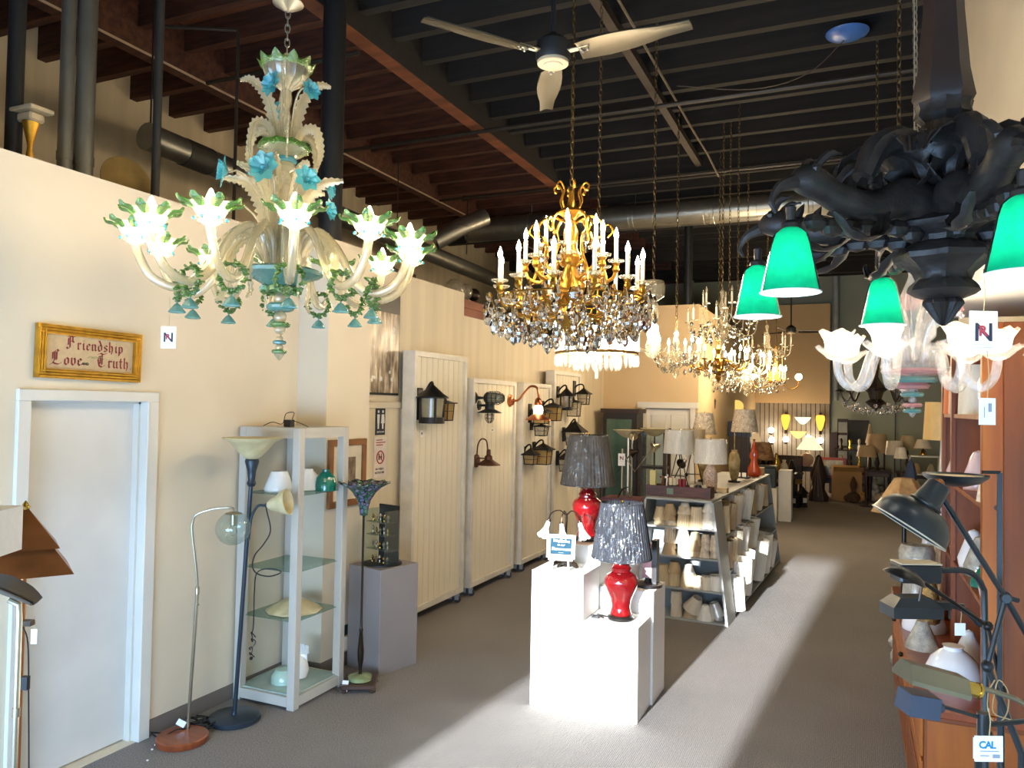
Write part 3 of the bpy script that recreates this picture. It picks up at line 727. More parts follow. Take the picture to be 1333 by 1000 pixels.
# ------------------------------------------------------------------ smaller crystal fixtures further back
def arm_chandelier(name, label, loc, R, n, hh, m_arm, lit=1.2, tiers=1, drops=40, cand=.10, up=.35, group=None, top=5.62, bulbs=True, off=0.0, chain_m=None, armr=.008):
    t = thing(name, label, 'chandelier', loc, 0, group)
    L = Vector(loc)
    MB().lathe([(.01, up), (.03, up - .03), (.015, up * .75), (.045, up * .6), (.02, up * .4), (.06, up * .25), (.03, up * .1), (.08, 0), (.06, -.04), (.09, -.08), (.03, -.13), (.045, -.17), (.01, -.22), (0, -.23)], 14).obj('stem', m_arm, t)
    for q in range(tiers):
        Rq = R * (1 - .38 * q); zq = hh + q * .2
        am = MB().tube(spline([(.05, 0, -.02 + q * .12), (Rq * .35, 0, .06 + q * .15), (Rq * .65, 0, -.06 + q * .15), (Rq * .92, 0, -.03 + q * .2), (Rq, 0, zq)], 4), armr, 6).lathe([(.01, zq), (.04, zq + .006), (.045, zq + .015), (.01, zq + .01)], 12, Matrix.Translation((Rq, 0, 0))).mesh('arm', m_arm)
        cm = MB().cyl((Rq, 0, zq), (Rq, 0, zq + cand), .012, n=8).mesh('candle', m_candle)
        bm = flame(MB(), (Rq, 0, zq + cand), 1.1).mesh('bulb', m_bulb if bulbs else m_crystal2)
        nn = n if q == 0 else max(4, n - 3 * q)
        for i in range(nn):
            Rm = Matrix.Rotation(2 * PI * i / nn + off + q * .3, 4, 'Z'); ar = put('arm', am, t, M=Rm)
            put('candle', cm, ar); put('bulb', bm, ar)
    if bulbs and lit: lamp_pt(L + Vector((0, 0, hh + .3)), lit * n, r=.15)
    for i in range(drops):
        a = 2 * PI * i / drops * 3.01; rr = R * (.35 + .65 * (i / drops)); zz = -.04 - .08 * math.sin(i * 1.7) + (hh - .02) * (i / drops)
        put('crystal_drop', drop_me if i % 3 else disc_me, t, M=Matrix.Translation((rr * math.cos(a), rr * math.sin(a), zz)) @ Matrix.Scale(1.3, 4))
    mb = MB(); chain(mb, (0, 0, up), (0, 0, top - L.z), .07, .013, .004, 4); mb.obj('chain', chain_m or m_chain, t, kind='stuff')
    return t
arm_chandelier('small_chandelier', 'small lit clear-glass chandelier of curved arms right of the big gilded one', (-1.785, 8.493, 2.60), .27, 9, .05, m_crystal2, 4.5, 1, 34, .11, .3)
arm_chandelier('tall_chandelier', 'unlit clear crystal chandelier with high scroll arms hanging above the others', (-1.425, 9.35, 2.97), .40, 8, .1, m_crystal2, 0, 2, 60, .14, .5, bulbs=False)
arm_chandelier('candle_chandelier', 'lit crystal candle chandelier in the rear cluster, lower and wider one', (-1.38, 11.36, 2.45), .52, 14, .02, m_crystal2, 7, 2, 90, .12, .35)
arm_chandelier('gold_chandelier', 'lit gold-armed crystal chandelier hanging left in the rear cluster', (-1.61, 10.3, 2.62), .38, 10, .05, m_gold, 6.5, 1, 60, .12, .35, armr=.012)
arm_chandelier('pale_chandelier', 'pale unlit crystal chandelier high behind the lower lit one', (-1.25, 12.8, 2.95), .36, 8, .1, m_crystal2, 0, 1, 40, .14, .45, bulbs=False)
# two-arm crystal torch fixture just right of the gilded chandelier
TC = Vector((-1.663, 6.903, 2.60))
t = thing('crystal_pendant', 'slim crystal pendant with faceted canopy and two glass arms, beside gilded chandelier', 'chandelier', TC)
MB().lathe([(.0, .62), (.09, .60), (.11, .55), (.10, .46), (.04, .42)], 12, flat=True).obj('canopy', m_crystal2, t)
MB().lathe([(.03, .42), (.05, .36), (.055, .28), (.03, .2), (.035, .1), (.075, .0), (.07, -.06), (.03, -.1)], 12, flat=True).obj('stem', m_crystal2, t)
for s in (-1, 1):
    ar = MB().tube(spline([(.03 * s, 0, -.06), (.12 * s, 0, -.02), (.17 * s, 0, .02), (.21 * s, 0, -.04), (.22 * s, 0, -.1)], 4), .014, 8).obj('arm', m_crystal2, t)
for (x, z) in ((0, .05),):
    MB().lathe([(.03, z - .02), (.055, z + .06), (.045, z + .14), (.01, z + .17)], 12).obj('bulb', m_bulb, t)
lamp_pt(TC + Vector((0, 0, .12)), 3.0)
mb = MB(); chain(mb, (0, 0, .62), (0, 0, 3.02), .07, .013, .004, 4); mb.obj('chain', m_chain, t, kind='stuff')
t = thing('oil_lamp_chandelier', 'gas-style brass fixture with amber glass bowl at right of rear cluster', 'chandelier', (-1.187, 13.685, 2.42))
MB().lathe([(.02, .02), (.14, .06), (.16, .1), (.05, .12), (.02, .7), (.0, .72)], 16).obj('body', m_gold, t)
MB().lathe([(.05, .08), (.17, .13), (.15, .22), (.08, .27)], 16, cap=False).obj('bowl', glass_mat('amber_bowl_glass', 'e0a838', 0.8, 0.1, 0.6), t)
MB().tube(spline([(.06, 0, .1), (.22, 0, -.02), (.34, 0, .02), (.36, 0, .12)], 4), .008, 6).tube(spline([(-.06, 0, .1), (-.22, 0, -.02), (-.34, 0, .02), (-.36, 0, .12)], 4), .008, 6).obj('arm', m_gold, t)
for s in (-1, 1): MB().ball((.36 * s, 0, .18), .055, 10).obj('bulb', m_bulb, t)
MB().cyl((-.1, 0, .2), (-.1, 0, .8), .008).cyl((.1, 0, .2), (.1, 0, .8), .008).cyl((0, 0, .7), (0, 0, 3.2), .008).obj('rod', m_chain, t)
lamp_pt((-1.187, 13.5, 2.75), 130, r=.1)
t = thing('beaded_chandelier', 'unlit dark bronze chandelier with crystal beads behind pink glass one', 'chandelier', (.19, 7.74, 2.16))
MB().lathe([(.01, .4), (.03, .3), (.02, .2), (.08, .1), (.05, .0), (.09, -.03), (.02, -.09), (.0, -.11)], 14).obj('stem', MATS['dark_bronze'], t)
am = MB().tube(spline([(.04, 0, .05), (.15, 0, .12), (.24, 0, -.02), (.3, 0, .06)], 4), .009, 6).lathe([(.01, .06), (.045, .07), (.01, .09)], 10, Matrix.Translation((.3, 0, 0))).mesh('arm', MATS['dark_bronze'])
for i in range(8): put('arm', am, t, M=Matrix.Rotation(i * PI / 4, 4, 'Z'))
for i in range(48):
    a = i * 2.399; rr = .05 + .24 * (i / 48) ** .6; put('crystal_drop', disc_me, t, M=Matrix.Translation((rr * math.cos(a), rr * math.sin(a), -.02 - .09 * (1 - i / 48))))
mb = MB(); chain(mb, (0, 0, .4), (0, 0, 3.46), .07, .013, .004, 4); mb.obj('chain', m_chain, t, kind='stuff')
# other chains and wires that come down from the joists
for (x, y, z0, lab) in ((-1.35, 9.4, 3.2, 'thin dark chain hanging from joists above the rear crystal cluster'), (-1.2, 9.0, 3.25, 'bare flex and chain hanging from joists just left of green shades'), (.22, 4.6, 2.85, 'cluster chain of aged brass above the pink glass chandelier')):
    mb = MB(); chain(mb, (x, y, z0), (x, y, 5.62), .06, .012, .0035, 4); o = mb.obj('hanging_chain', m_chain); tag(o, lab, 'chain')

# ------------------------------------------------------------------ pink and blue blown-glass chandelier on the right
P2 = Vector((.220, 3.50, 2.206))
t = thing('glass_chandelier', 'clear and pink blown-glass chandelier with orange-flecked cups on the right', 'chandelier', P2)
m_clear = glass_mat('clear_blown_glass', 'ffffff', 0.2, 0.06, 0.55, 0.3)
m_fleck = glass_mat('orange_flecked_glass', 'fdf3e2', 0.6, 0.08, 0.7, 0.3)
def _fleck():
    nt = m_fleck.node_tree; n = nt.nodes.new('ShaderNodeTexNoise'); n.inputs['Scale'].default_value = 22; r = nt.nodes.new('ShaderNodeValToRGB')
    r.color_ramp.elements[0].position = .56; r.color_ramp.elements[1].position = .62; r.color_ramp.elements[0].color = (1, .93, .8, 1); r.color_ramp.elements[1].color = (.9, .25, .03, 1)
    nt.links.new(n.outputs[0], r.inputs[0])
    for q in nt.nodes:
        if q.bl_idname in ('ShaderNodeBsdfTranslucent', 'ShaderNodeBsdfDiffuse'): nt.links.new(r.outputs[0], q.inputs[0])
_fleck()
MB().lathe([(.012, .75), (.03, .62), (.02, .5), (.06, .4), (.04, .25), (.07, .1), (.05, 0)], 14).obj('stem', m_clear, t)
d_ = MB().lathe([(.05, .04), (.14, .05), (.155, .035), (.13, .0), (.09, -.02), (.05, -.03)], 32, cap=False).obj('dish', m_clear, t)
for a_ in ((.01, .135, .015), (-.065, .065, .018), (-.165, .036, .011)): MB().ring((0, 0, a_[0]), a_[1], a_[2], 28, 6).obj('pink_collar', m_pink, d_)
for a_ in ((-.035, .10, .017), (-.11, .045, .013), (-.195, .034, .011)): MB().ring((0, 0, a_[0]), a_[1], a_[2], 28, 6).obj('blue_collar', m_teal, d_)
MB().ball((0, 0, -.09), .028, 10).ball((0, 0, -.14), .02, 8).lathe([(.02, -.2), (.012, -.22), (0, -.23)], 10).cyl((0, 0, -.2), (0, 0, .05), .008).obj('finial', m_clear, t)
lm = leaf(MB(), [(.05, 0, .03), (.06, 0, .17), (.11, 0, .28), (.18, 0, .33), (.24, 0, .29)], .05, up=(0, 1, 0)).mesh('leaf', m_clear)
for i in range(8): put('leaf', lm, t, M=Matrix.Rotation(i * PI / 4 + .2, 4, 'Z'))
pf = flower(MB(), Matrix.Identity(4), .05, 6).mesh('flower', m_pink)
for i in range(5):
    a = i * 2 * PI / 5 - 2.2; p = Vector((.2 * math.cos(a), .2 * math.sin(a), .34 + .06 * (i % 2)))
    s_ = MB().tube(bez((.04 * math.cos(a), .04 * math.sin(a), .1), (.05 * math.cos(a), .05 * math.sin(a), .3), p + Vector((0, 0, .05)), p, 7), .004, 5).obj('flower_stem', m_clear, t)
    put('flower', pf, s_, M=Matrix.Translation(p) @ Vector((math.cos(a), math.sin(a), .2)).to_track_quat('Z', 'Y').to_matrix().to_4x4())
am = MB().tube(spline([(.07, 0, .03), (.13, 0, .12), (.2, 0, .1), (.25, 0, -.04), (.31, 0, -.075), (.36, 0, -.02), (.375, 0, .07)], 5), .022, 10).mesh('arm', m_clear)
cm = MB().lathe([(.015, .06), (.05, .075), (.075, .10), (.10, .125), (.105, .135)], 24, Matrix.Translation((.375, 0, 0)), wave=lambda k, a: (.008 * math.cos(8 * a) * (k > 2), .01 * math.sin(8 * a) * (k > 2)), cap=False).mesh('saucer', m_clear)
cu_ = MB().lathe([(.03, .10), (.055, .12), (.065, .17), (.085, .215)], 20, Matrix.Translation((.375, 0, 0)), wave=lambda k, a: (.01 * math.cos(5 * a) * (k > 2), .012 * math.sin(5 * a) * (k > 2)), cap=False).mesh('cup', m_fleck)
bm = MB().ball((.375, 0, .155), .032, 10).mesh('bulb', m_bulb)
for i in range(7):
    Rm = Matrix.Rotation(2 * PI * i / 7 - .15, 4, 'Z'); ar = put('arm', am, t, M=Rm)
    for nm, me in (('saucer', cm), ('cup', cu_), ('bulb', bm)): put(nm, me, ar)
    lamp_pt(P2 + Rm @ Vector((.375, 0, .155)) * .78, 2.8, (1, .86, .68))
MB().tube(bez((0, 0, .7), (.02, 0, 1.6), (-.02, 0, 2.6), (0, 0, 4.37), 8), .004, 5).obj('flex', m_steelchain, t)
mb = MB(); chain(mb, (.02, .02, .75), (-.02, 0, 4.37), .055, .012, .0035, 5); chain(mb, (.06, 0, .8), (.05, 0, 4.37), .055, .012, .0035, 5); mb.obj('chain', m_steelchain, t, kind='stuff')
MB().lathe([(.07, .80), (.075, .83), (.03, .86), (.01, .9)], 16).obj('canopy', m_brass, t)
t.scale = (.78, .78, .78)

# ------------------------------------------------------------------ the big dark carved fixture with green shades
G = Vector((.242, 2.582, 2.645))
m_spelter = mat('dark_spelter', '302a27', 0.5, 0.3, 0.25, 14, bump=0.3, bscale=40)
t = thing('carved_fixture', 'massive dark carved metal ceiling fixture with scrolling dragon arms and green shades', 'chandelier', G)
MB().lathe([(.0, -.34), (.014, -.33), (.052, -.275), (.05, -.267), (.046, -.262), (.078, -.25), (.094, -.238), (.088, -.222), (.07, -.205), (.072, -.185), (.095, -.165), (.122, -.147), (.126, -.132), (.112, -.112), (.082, -.095), (.085, -.08), (.13, -.06), (.138, -.045), (.12, -.03), (.075, .0), (.055, .11), (.075, .13), (.075, .15), (.055, .17), (.055, .26), (.075, .28), (.07, .3), (.075, .32)], 24,
           wave=lambda k, a: ((.010 * math.cos(8 * a) if k in (9, 10, 11, 12, 16, 17) else .004 * math.cos(12 * a)), 0)).obj('body', m_spelter, t)
MB().lathe([(.075, .32), (.085, .34), (.07, .42), (.055, .6), (.045, .9), (.04, 1.3), (.04, 2.67)], 6, flat=True).obj('hanging_shaft', mat('dark_red_brown_wood', '2a1a15', 0.5, 0, 0.2, 4), t)
random.seed(5)
def dragon_arm():
    mb = MB()
    body = spline([(.06, 0, .0), (.16, 0, .02), (.28, 0, -.02), (.40, 0, -.005), (.50, 0, .03), (.57, 0, .015)], 5)
    rs = [.055, .06, .06, .062, .062, .058, .055, .05, .05, .048, .046, .045, .045, .045, .044, .042, .04, .04, .042, .044, .044, .042, .036, .026, .016, .008][:len(body)]
    mb.tube(body, rs, 10)
    # scaled underside scallops, a crest on top, wings and a curled beak
    for i in range(7):
        x = .12 + i * .06; mb.ball((x, 0, -.045 - .035 + .012 * math.sin(i)), .034, 8, sq=(1.1, .8, .8))
    for i in range(8):
        x = .10 + i * .055; mb.lathe([(.018, 0), (.012, .03), (.0, .055)], 6, Tm((x, 0, .03 + .01 * math.cos(i * 2)), ry=-.5))
    mb.tube(spline([(.05, 0, .06), (.09, 0, .15), (.17, 0, .185), (.26, 0, .15), (.31, 0, .06)], 5), [.03 + .012 * math.sin(PI * q / 20) for q in range(21)], 9)
    for s in (-1, 1):
        leaf(mb, [(.14, .03 * s, .04), (.10, .08 * s, .12), (.14, .12 * s, .17), (.22, .15 * s, .16), (.27, .16 * s, .10)], .055, True, .4, n=12)
        leaf(mb, [(.26, .03 * s, -.04), (.33, .07 * s, -.12), (.42, .08 * s, -.13), (.49, .08 * s, -.07)], .03, True, .4, n=10)
        mb.ball((.505, .03 * s, .055), .014, 6)
        mb.tube(spline([(.5, .025 * s, .06), (.47, .04 * s, .095), (.43, .045 * s, .10)], 3), [.011] * 5 + [.004, .004], 6)
    mb.tube(spline([(.55, 0, .02), (.6, 0, .0), (.625, 0, -.04), (.61, 0, -.07)], 4), [.022, .02, .018, .016, .014, .012, .01, .009, .008, .008, .006, .005, .004], 7)
    return mb
SH = .56
darm = dragon_arm().mesh('arm', m_spelter)
m_green = bpy.data.materials.new('emerald_cased_glass')
def _green():
    m = m_green; m.use_nodes = True; nt = m.node_tree; nt.nodes.clear()
    out = nt.nodes.new('ShaderNodeOutputMaterial')
    nz = nt.nodes.new('ShaderNodeTexNoise'); nz.inputs['Scale'].default_value = 6
    rp = nt.nodes.new('ShaderNodeValToRGB'); rp.color_ramp.elements[0].color = (*s2l('08805c'), 1); rp.color_ramp.elements[1].color = (*s2l('0da078'), 1)
    nt.links.new(nz.outputs[0], rp.inputs[0])
    tl = nt.nodes.new('ShaderNodeBsdfTranslucent'); df = nt.nodes.new('ShaderNodeBsdfDiffuse'); gl = nt.nodes.new('ShaderNodeBsdfGlossy'); gl.inputs[1].default_value = .08
    nt.links.new(rp.outputs[0], tl.inputs[0]); nt.links.new(rp.outputs[0], df.inputs[0])
    a = nt.nodes.new('ShaderNodeMixShader'); a.inputs[0].default_value = .5; nt.links.new(df.outputs[0], a.inputs[1]); nt.links.new(tl.outputs[0], a.inputs[2])
    lw = nt.nodes.new('ShaderNodeLayerWeight'); lw.inputs[0].default_value = .06
    b = nt.nodes.new('ShaderNodeMixShader'); nt.links.new(lw.outputs['Fresnel'], b.inputs[0]); nt.links.new(a.outputs[0], b.inputs[1]); nt.links.new(gl.outputs[0], b.inputs[2])
    nt.links.new(b.outputs[0], out.inputs[0])
_green()
m_opal = mat('white_opal_lining', 'f6f4ec', 0.4, 0, 0.01)
shade_me = MB().lathe([(.022, .0), (.032, -.004), (.045, -.02), (.052, -.05), (.078, -.175)], 28, cap=False).mesh('green_shade', m_green)
m_lining = glass_mat('opal_cased_lining', 'fbfaf4', 0.97, 0.3, 0.5)
lin_me = MB().lathe([(.02, -.004), (.03, -.008), (.043, -.023), (.0495, -.052), (.0755, -.1745)], 28, cap=False).mesh('opal_lining', m_lining)
lip_me = MB().ring((0, 0, -.175), .0785, .002, 28, 5).mesh('shade_lip', m_opal)
sock_me = MB().lathe([(.008, .06), (.014, .055), (.012, .02), (.026, .01), (.028, -.012), (.015, -.02)], 14).mesh('shade_holder', m_spelter)
sb_me = MB().lathe([(.012, -.03), (.024, -.07), (.034, -.11), (.03, -.135), (.0, -.15)], 14).mesh('bulb', emit_mat('bright_bulb', (1.0, .95, .85), 9.0, clear=1))
for i, deg in enumerate((248, 192, 132, 72, 12, -48)):
    # camera-frame hexagon turned into the room: the arms fan out evenly
    Rm = Matrix.Rotation(math.radians(deg + 9) + .417, 4, 'Z')
    ar = put('arm', darm, t, M=Rm)
    S = Matrix.Translation((SH, 0, -.105))
    for nm, me in (('green_shade', shade_me), ('opal_lining', lin_me), ('shade_lip', lip_me), ('shade_holder', sock_me), ('bulb', sb_me)): put(nm, me, ar, M=S)
    lamp_pt(G + Rm @ Vector((SH, 0, -.105 - .11)), 1.3, (1.0, .93, .8), .03)
tg = price_tag((.28, 2.10, 2.29), .066, .10, .42, 'white tag with N logo hanging under the dark carved fixture', string=.10)
logo_N(tg, .066, .10)
tg = price_tag((.285, 2.08, 2.085), .038, .062, .42, 'small white barcode tag dangling below the larger N tag', string=.11)
MB().bx(.002, .01, -.0016, -.0012, -.032, -.012).bx(-.008, -.006, -.0016, -.0012, -.045, -.02).obj('printed_lines', MATS['grey_print'], tg, smooth=False)
mb = MB(); chain(mb, (.58, 3.3, 2.32), (.58, 3.3, 2.56), .05, .012, .003, 6)
mb.tube(spline([(.58, 3.3, 2.32), (.60, 3.3, 2.30), (.61, 3.3, 2.275), (.59, 3.3, 2.255), (.565, 3.3, 2.265)], 4), .004, 6)
tag(mb.obj('chain_hook', m_steelchain), 'short steel chain ending in an open hook under white soffit', 'hook')

# ------------------------------------------------------------------ ceiling fans
def ceiling_fan(label, loc, R, rz, top, m_blade, s=1.0):
    t = thing('ceiling_fan', label, 'ceiling fan', loc, 0)
    MB().cyl((0, 0, .06 * s), (0, 0, top - loc[2]), .013 * s, n=10).obj('downrod', m_blackpaint, t)
    MB().lathe([(.02, .12 * s), (.05 * s, .1 * s), (.085 * s, .07 * s), (.088 * s, 0), (.08 * s, -.02 * s)], 24).obj('motor', m_blackpaint, t)
    MB().lathe([(.078 * s, -.02 * s), (.078 * s, -.035 * s), (.066 * s, -.042 * s), (.05 * s, -.04 * s), (.048 * s, -.045 * s), (0, -.047 * s)], 28).obj('cap', mat('cream_fan_cap', 'b9a88a', 0.5), t)
    bl = []
    for i in range(9):
        q = i / 8; x = .14 * s + (R - .14 * s) * q; w = (.055 + .02 * math.sin(PI * min(1, q * 1.3)) - .018 * q) * s; tw = .32 - .2 * q
        bl.append([(x, w * k * math.cos(tw), -w * k * math.sin(tw) + .01 * s * (1 - k * k)) for k in (-1, -.5, 0, .5, 1)])
    bme = MB().sheet(bl, .006).mesh('blade', m_blade)
    ir = MB().bx(.07 * s, .2 * s, -.018 * s, .018 * s, .012 * s, .018 * s).ball((.16 * s, .012 * s, .0), .008 * s, 6).ball((.16 * s, -.012 * s, .0), .008 * s, 6).ball((.19 * s, 0, .0), .008 * s, 6).mesh('blade_iron', m_galv)
    for i in range(3):
        b_ = put('blade', bme, t, M=Matrix.Rotation(rz + i * 2 * PI / 3, 4, 'Z')); put('blade_iron', ir, b_)
m_blade = mat('brushed_aluminium', '4c483d', 0.4, 0.85, 0.05, 4, (1, 20, 1))
ceiling_fan('three-blade silver ceiling fan with black motor near the ceiling centre', (-1.378, 3.55, 3.79), .70, PI / 2 + .42, 5.62, m_blade)
ceiling_fan('small dark three-blade ceiling fan before the far tan wall', (-1.03, 14.8, 3.47), .72, .3, 5.62, MATS['dark_bronze'])

# ================================================================== left wall and what stands along it
m_goldframe = mat('antique_gold_leaf', 'cf9c34', 0.35, 0.75, 0.15, 18)
m_linen = mat('tan_needlework_linen', 'c4ab84', 0.85, 0, 0.06, 30, bump=0.2, bscale=200)
m_maroon = mat('maroon_wool', '8a2f33', 0.8, 0, 0.15, 60)
m_navy = mat('slate_blue_enamel', '28343f', 0.35, 0.2, 0.06, 6)
m_alab = mat('amber_alabaster_glass', 'cfc49c', 0.35, 0, 0.12, 9, color2='b9aa7c')
m_clearg = glass_mat('clear_window_glass', 'dfeeea', 0.03, 0.02, 0.3)
m_shelfg = glass_mat('green_edged_shelf_glass', 'b4d2c8', 0.12, 0.02, 0.3)
m_copper = mat('aged_copper', 'a0663a', 0.35, 0.8, 0.15, 7)
m_cord = mat('black_rubber_cord', '141414', 0.5)
m_bronze = MATS['dark_bronze']
m_white = mat('white_glass', 'f0efe9', 0.15, 0, 0.01, spec=0.6)
m_nickel = mat('brushed_nickel', 'aaa08a', 0.3, 0.9, 0.05, 10)
m_cherry = mat('cherry_wood', '8a4322', 0.35, 0, 0.15, 6, (1, 6, 1), coat=0.3)
m_taupe = mat('mauve_grey_pedestal_paint', '8d8583', 0.55, 0, 0.03, 4)
m_board = mat('cream_grooved_board', 'e6dcc4', 0.65, 0, 0.05, 1.2, (6, 6, .5))
m_iron = mat('black_lantern_iron', '1b1917', 0.5, 0.4, 0.15, 12)
m_amber = glass_mat('honey_art_glass', 'd8b878', 0.75, 0.1, 0.4)
m_seedy = glass_mat('pale_seeded_glass', 'e6e0d0', 0.3, 0.06, 0.4)
RZW = PI / 2      # things on the left wall: local x runs along the wall, local -y faces into the shop

# framed needlework motto
t = thing('framed_sampler', 'gold framed needlework motto reading Friendship Love and Truth, above white door', 'picture', (-3.9, 2.975, 2.29), RZW)
t.rotation_euler = (0, 0.012, RZW)
W_, H_ = .64, .285
for (x0, x1, z0, z1) in ((-W_ / 2, W_ / 2, H_ / 2 - .05, H_ / 2), (-W_ / 2, W_ / 2, -H_ / 2, -H_ / 2 + .05), (-W_ / 2, -W_ / 2 + .05, -H_ / 2 + .05, H_ / 2 - .05), (W_ / 2 - .05, W_ / 2, -H_ / 2 + .05, H_ / 2 - .05)):
    f = MB(); hz = (x1 - x0) > (z1 - z0)
    f.bx(x0, x1, -.03, -.002, z0, z1)
    if hz:
        for q, dd in ((.2, .042), (.5, .036), (.8, .046)):
            zc_ = z0 + (z1 - z0) * q; f.tube([(x0 + .012, -.03, zc_), (x1 - .012, -.03, zc_)], .008, 6)
    else:
        for q in (.2, .5, .8):
            xc_ = x0 + (x1 - x0) * q; f.tube([(xc_, -.03, z0 - .03), (xc_, -.03, z1 + .03)], .008, 6)
    f.obj('frame_rail', m_goldframe, t)
MB().bx(-.28, .28, -.014, -.004, -.1, .1).obj('linen', m_linen, t, smooth=False)
R90 = Matrix.Rotation(PI / 2, 4, 'X')
# blackletter strokes with a broad nib: each glyph a list of pen paths in em units
def pen(glyphs, s, ox, oz, m, parent, nib=.13, name='lettering'):
    mb = MB(); a = Vector((math.cos(.7), math.sin(.7))) * nib * .5
    x = 0.0
    for adv, paths in glyphs:
        for p in paths:
            pts = [Vector(q) for q in p]
            for q in range(len(pts) - 1):
                quad = [pts[q] - a, pts[q] + a, pts[q + 1] + a, pts[q + 1] - a]
                vs = [(ox + (x + v.x) * s, -.0165, oz + v.y * s) for v in quad]
                n = (quad[1] - quad[0]).cross(quad[2] - quad[1]) if False else 0
                mb.add(vs + [(p_[0], -.0145, p_[2]) for p_ in vs], [(0, 1, 2, 3), (7, 6, 5, 4), (0, 4, 5, 1), (1, 5, 6, 2), (2, 6, 7, 3), (3, 7, 4, 0)], None, True)
        x += adv
    return mb.obj(name, m, parent, smooth=False)
BL = dict(
    i=(.34, [[(.1, .42), (.17, .5), (.17, .08), (.26, 0)], [(.17, .68), (.2, .72)]]),
    r=(.42, [[(.08, .42), (.15, .5), (.15, .06), (.22, 0)], [(.15, .4), (.28, .5), (.36, .42)]]),
    e=(.46, [[(.38, .1), (.25, 0), (.13, .1), (.13, .4), (.27, .5), (.37, .38), (.13, .24)]]),
    n=(.54, [[(.06, .42), (.13, .5), (.13, .06), (.2, 0)], [(.13, .4), (.28, .5), (.38, .42), (.38, .08), (.46, 0)]]),
    d=(.52, [[(.38, .4), (.26, .5), (.12, .4), (.12, .1), (.24, 0), (.38, .1), (.38, .42), (.2, .78), (.1, .8)]]),
    s=(.44, [[(.36, .42), (.24, .5), (.12, .4), (.14, .3), (.34, .2), (.34, .1), (.22, 0), (.1, .08)]]),
    h=(.54, [[(.06, .72), (.13, .8), (.13, .06), (.2, 0)], [(.13, .4), (.28, .5), (.38, .4), (.38, .08), (.3, -.14)]]),
    p=(.54, [[(.06, .42), (.13, .5), (.13, -.22)], [(.13, .4), (.28, .5), (.4, .4), (.4, .1), (.28, 0), (.13, .08)]]),
    o=(.50, [[(.12, .4), (.26, .5), (.38, .4), (.38, .1), (.25, 0), (.12, .1), (.12, .4)]]),
    v=(.50, [[(.06, .46), (.13, .5), (.13, .12), (.25, 0), (.38, .12), (.38, .42), (.3, .5)]]),
    u=(.54, [[(.06, .46), (.13, .5), (.13, .08), (.24, 0), (.38, .1)], [(.32, .46), (.38, .5), (.38, .08), (.46, 0)]]),
    t=(.36, [[(.16, .72), (.16, .08), (.26, 0)], [(.04, .5), (.3, .5)]]),
    F=(.80, [[(.1, .92), (.3, 1.0), (.5, .9), (.75, 1.0)], [(.28, .95), (.28, .1), (.12, 0), (.0, .1)], [(.14, .8), (.14, .3)], [(.28, .55), (.45, .6), (.6, .5)], [(.48, .92), (.48, .6)]]),
    L=(.85, [[(.5, .9), (.38, 1.0), (.22, .88), (.22, .3), (.08, .06), (-.1, -.05)], [(.08, .8), (.08, .35)], [(.08, .1), (.3, .02), (.5, .0), (.72, .12)], [(.36, .85), (.36, .3)]]),
    T=(.85, [[(.08, .9), (.3, 1.0), (.5, .92), (.78, 1.02)], [(.18, .78), (.1, .5), (.2, .1), (.42, 0), (.66, .14)], [(.42, .9), (.42, .2)], [(.28, .8), (.28, .25)]]))
def word(s): return [BL[c] for c in s]
pen(word('Friendship'), .072, -.150, .022, m_maroon, t, .12)
pen(word('Love'), .078, -.232, -.066, m_maroon, t, .12)
pen(word('Truth'), .078, .035, -.066, m_maroon, t, .12)
text('lettering', 'AND', .02, mat('black_wool', '2a2320', 0.8), t, Tm((-.035, -.0165, -.055)) @ R90, .0004, bold=.0004)
pen([(.1, [[(.02, 0), (.06, .06)]])], .07, .255, -.066, m_maroon, t, .12)
sp = MB()
for k in range(3): sp.tube(spline([(-.02 + .02 * k, -.015, -.02), (.0 + .03 * k, -.015, -.01), (.02 + .03 * k, -.015, -.022)], 3), .0022, 4)
sp.obj('sprig', mat('faded_green_wool', '9a9a68', 0.85), t, kind='stuff')

# copper pagoda floor lamp, rectangular white shade lamp, grey leaf lamp at the left edge
t = thing('floor_lamp', 'copper floor lamp with two-tier pagoda shade at far left', 'floor lamp', (-2.955, 2.0, 0), .35)
MB().lathe([(.15, 0), (.15, .02), (.03, .035)], 24).obj('base', m_copper, t)
MB().tube([(0, 0, .03), (0, 0, 1.5)], .012, 10).obj('pole', m_copper, t)
def pyr(z0, z1, r0, r1, rows=2):
    mb = MB(); mb.lathe([(r0, z0), (r1, z1)], 4, Matrix.Rotation(PI / 4 - .9, 4, 'Z'), flat=True, cap=False)
    mb.lathe([(r1 - .004, z1 - .004), (r0 - .004, z0)], 4, Matrix.Rotation(PI / 4 - .9, 4, 'Z'), flat=True, cap=False)
    return mb
pyr(1.37, 1.50, .225, .10).obj('shade_tier', m_copper, t); pyr(1.465, 1.615, .16, .012).obj('shade_tier', m_copper, t)
MB().lathe([(.012, 1.605), (.016, 1.62), (.008, 1.635), (0, 1.645)], 10).obj('finial', m_brass, t)
MB().box((.02, 0, 1.17), (.05, .03, .02)).obj('switch_block', m_bronze, t, smooth=False)
MB().tube(spline([(.02, -.02, 1.16), (.05, -.03, 1.10), (.06, -.03, .9), (.075, -.03, .5), (.07, -.02, .2), (.09, 0, .01)], 5), .003, 5).obj('cord', m_cord, t)
MB().box((.045, -.03, .95), (.025, .02, .05)).obj('plug', m_cord, t, smooth=False)
tg = price_tag((-2.815, 1.955, 1.175), .022, .055, .5, 'small white price tag dangling from the copper lamp pole', string=.05)
t = thing('floor_lamp', 'floor lamp with rectangular white fabric shade cut off at left edge', 'floor lamp', (-2.80, 1.60, 0), .5)
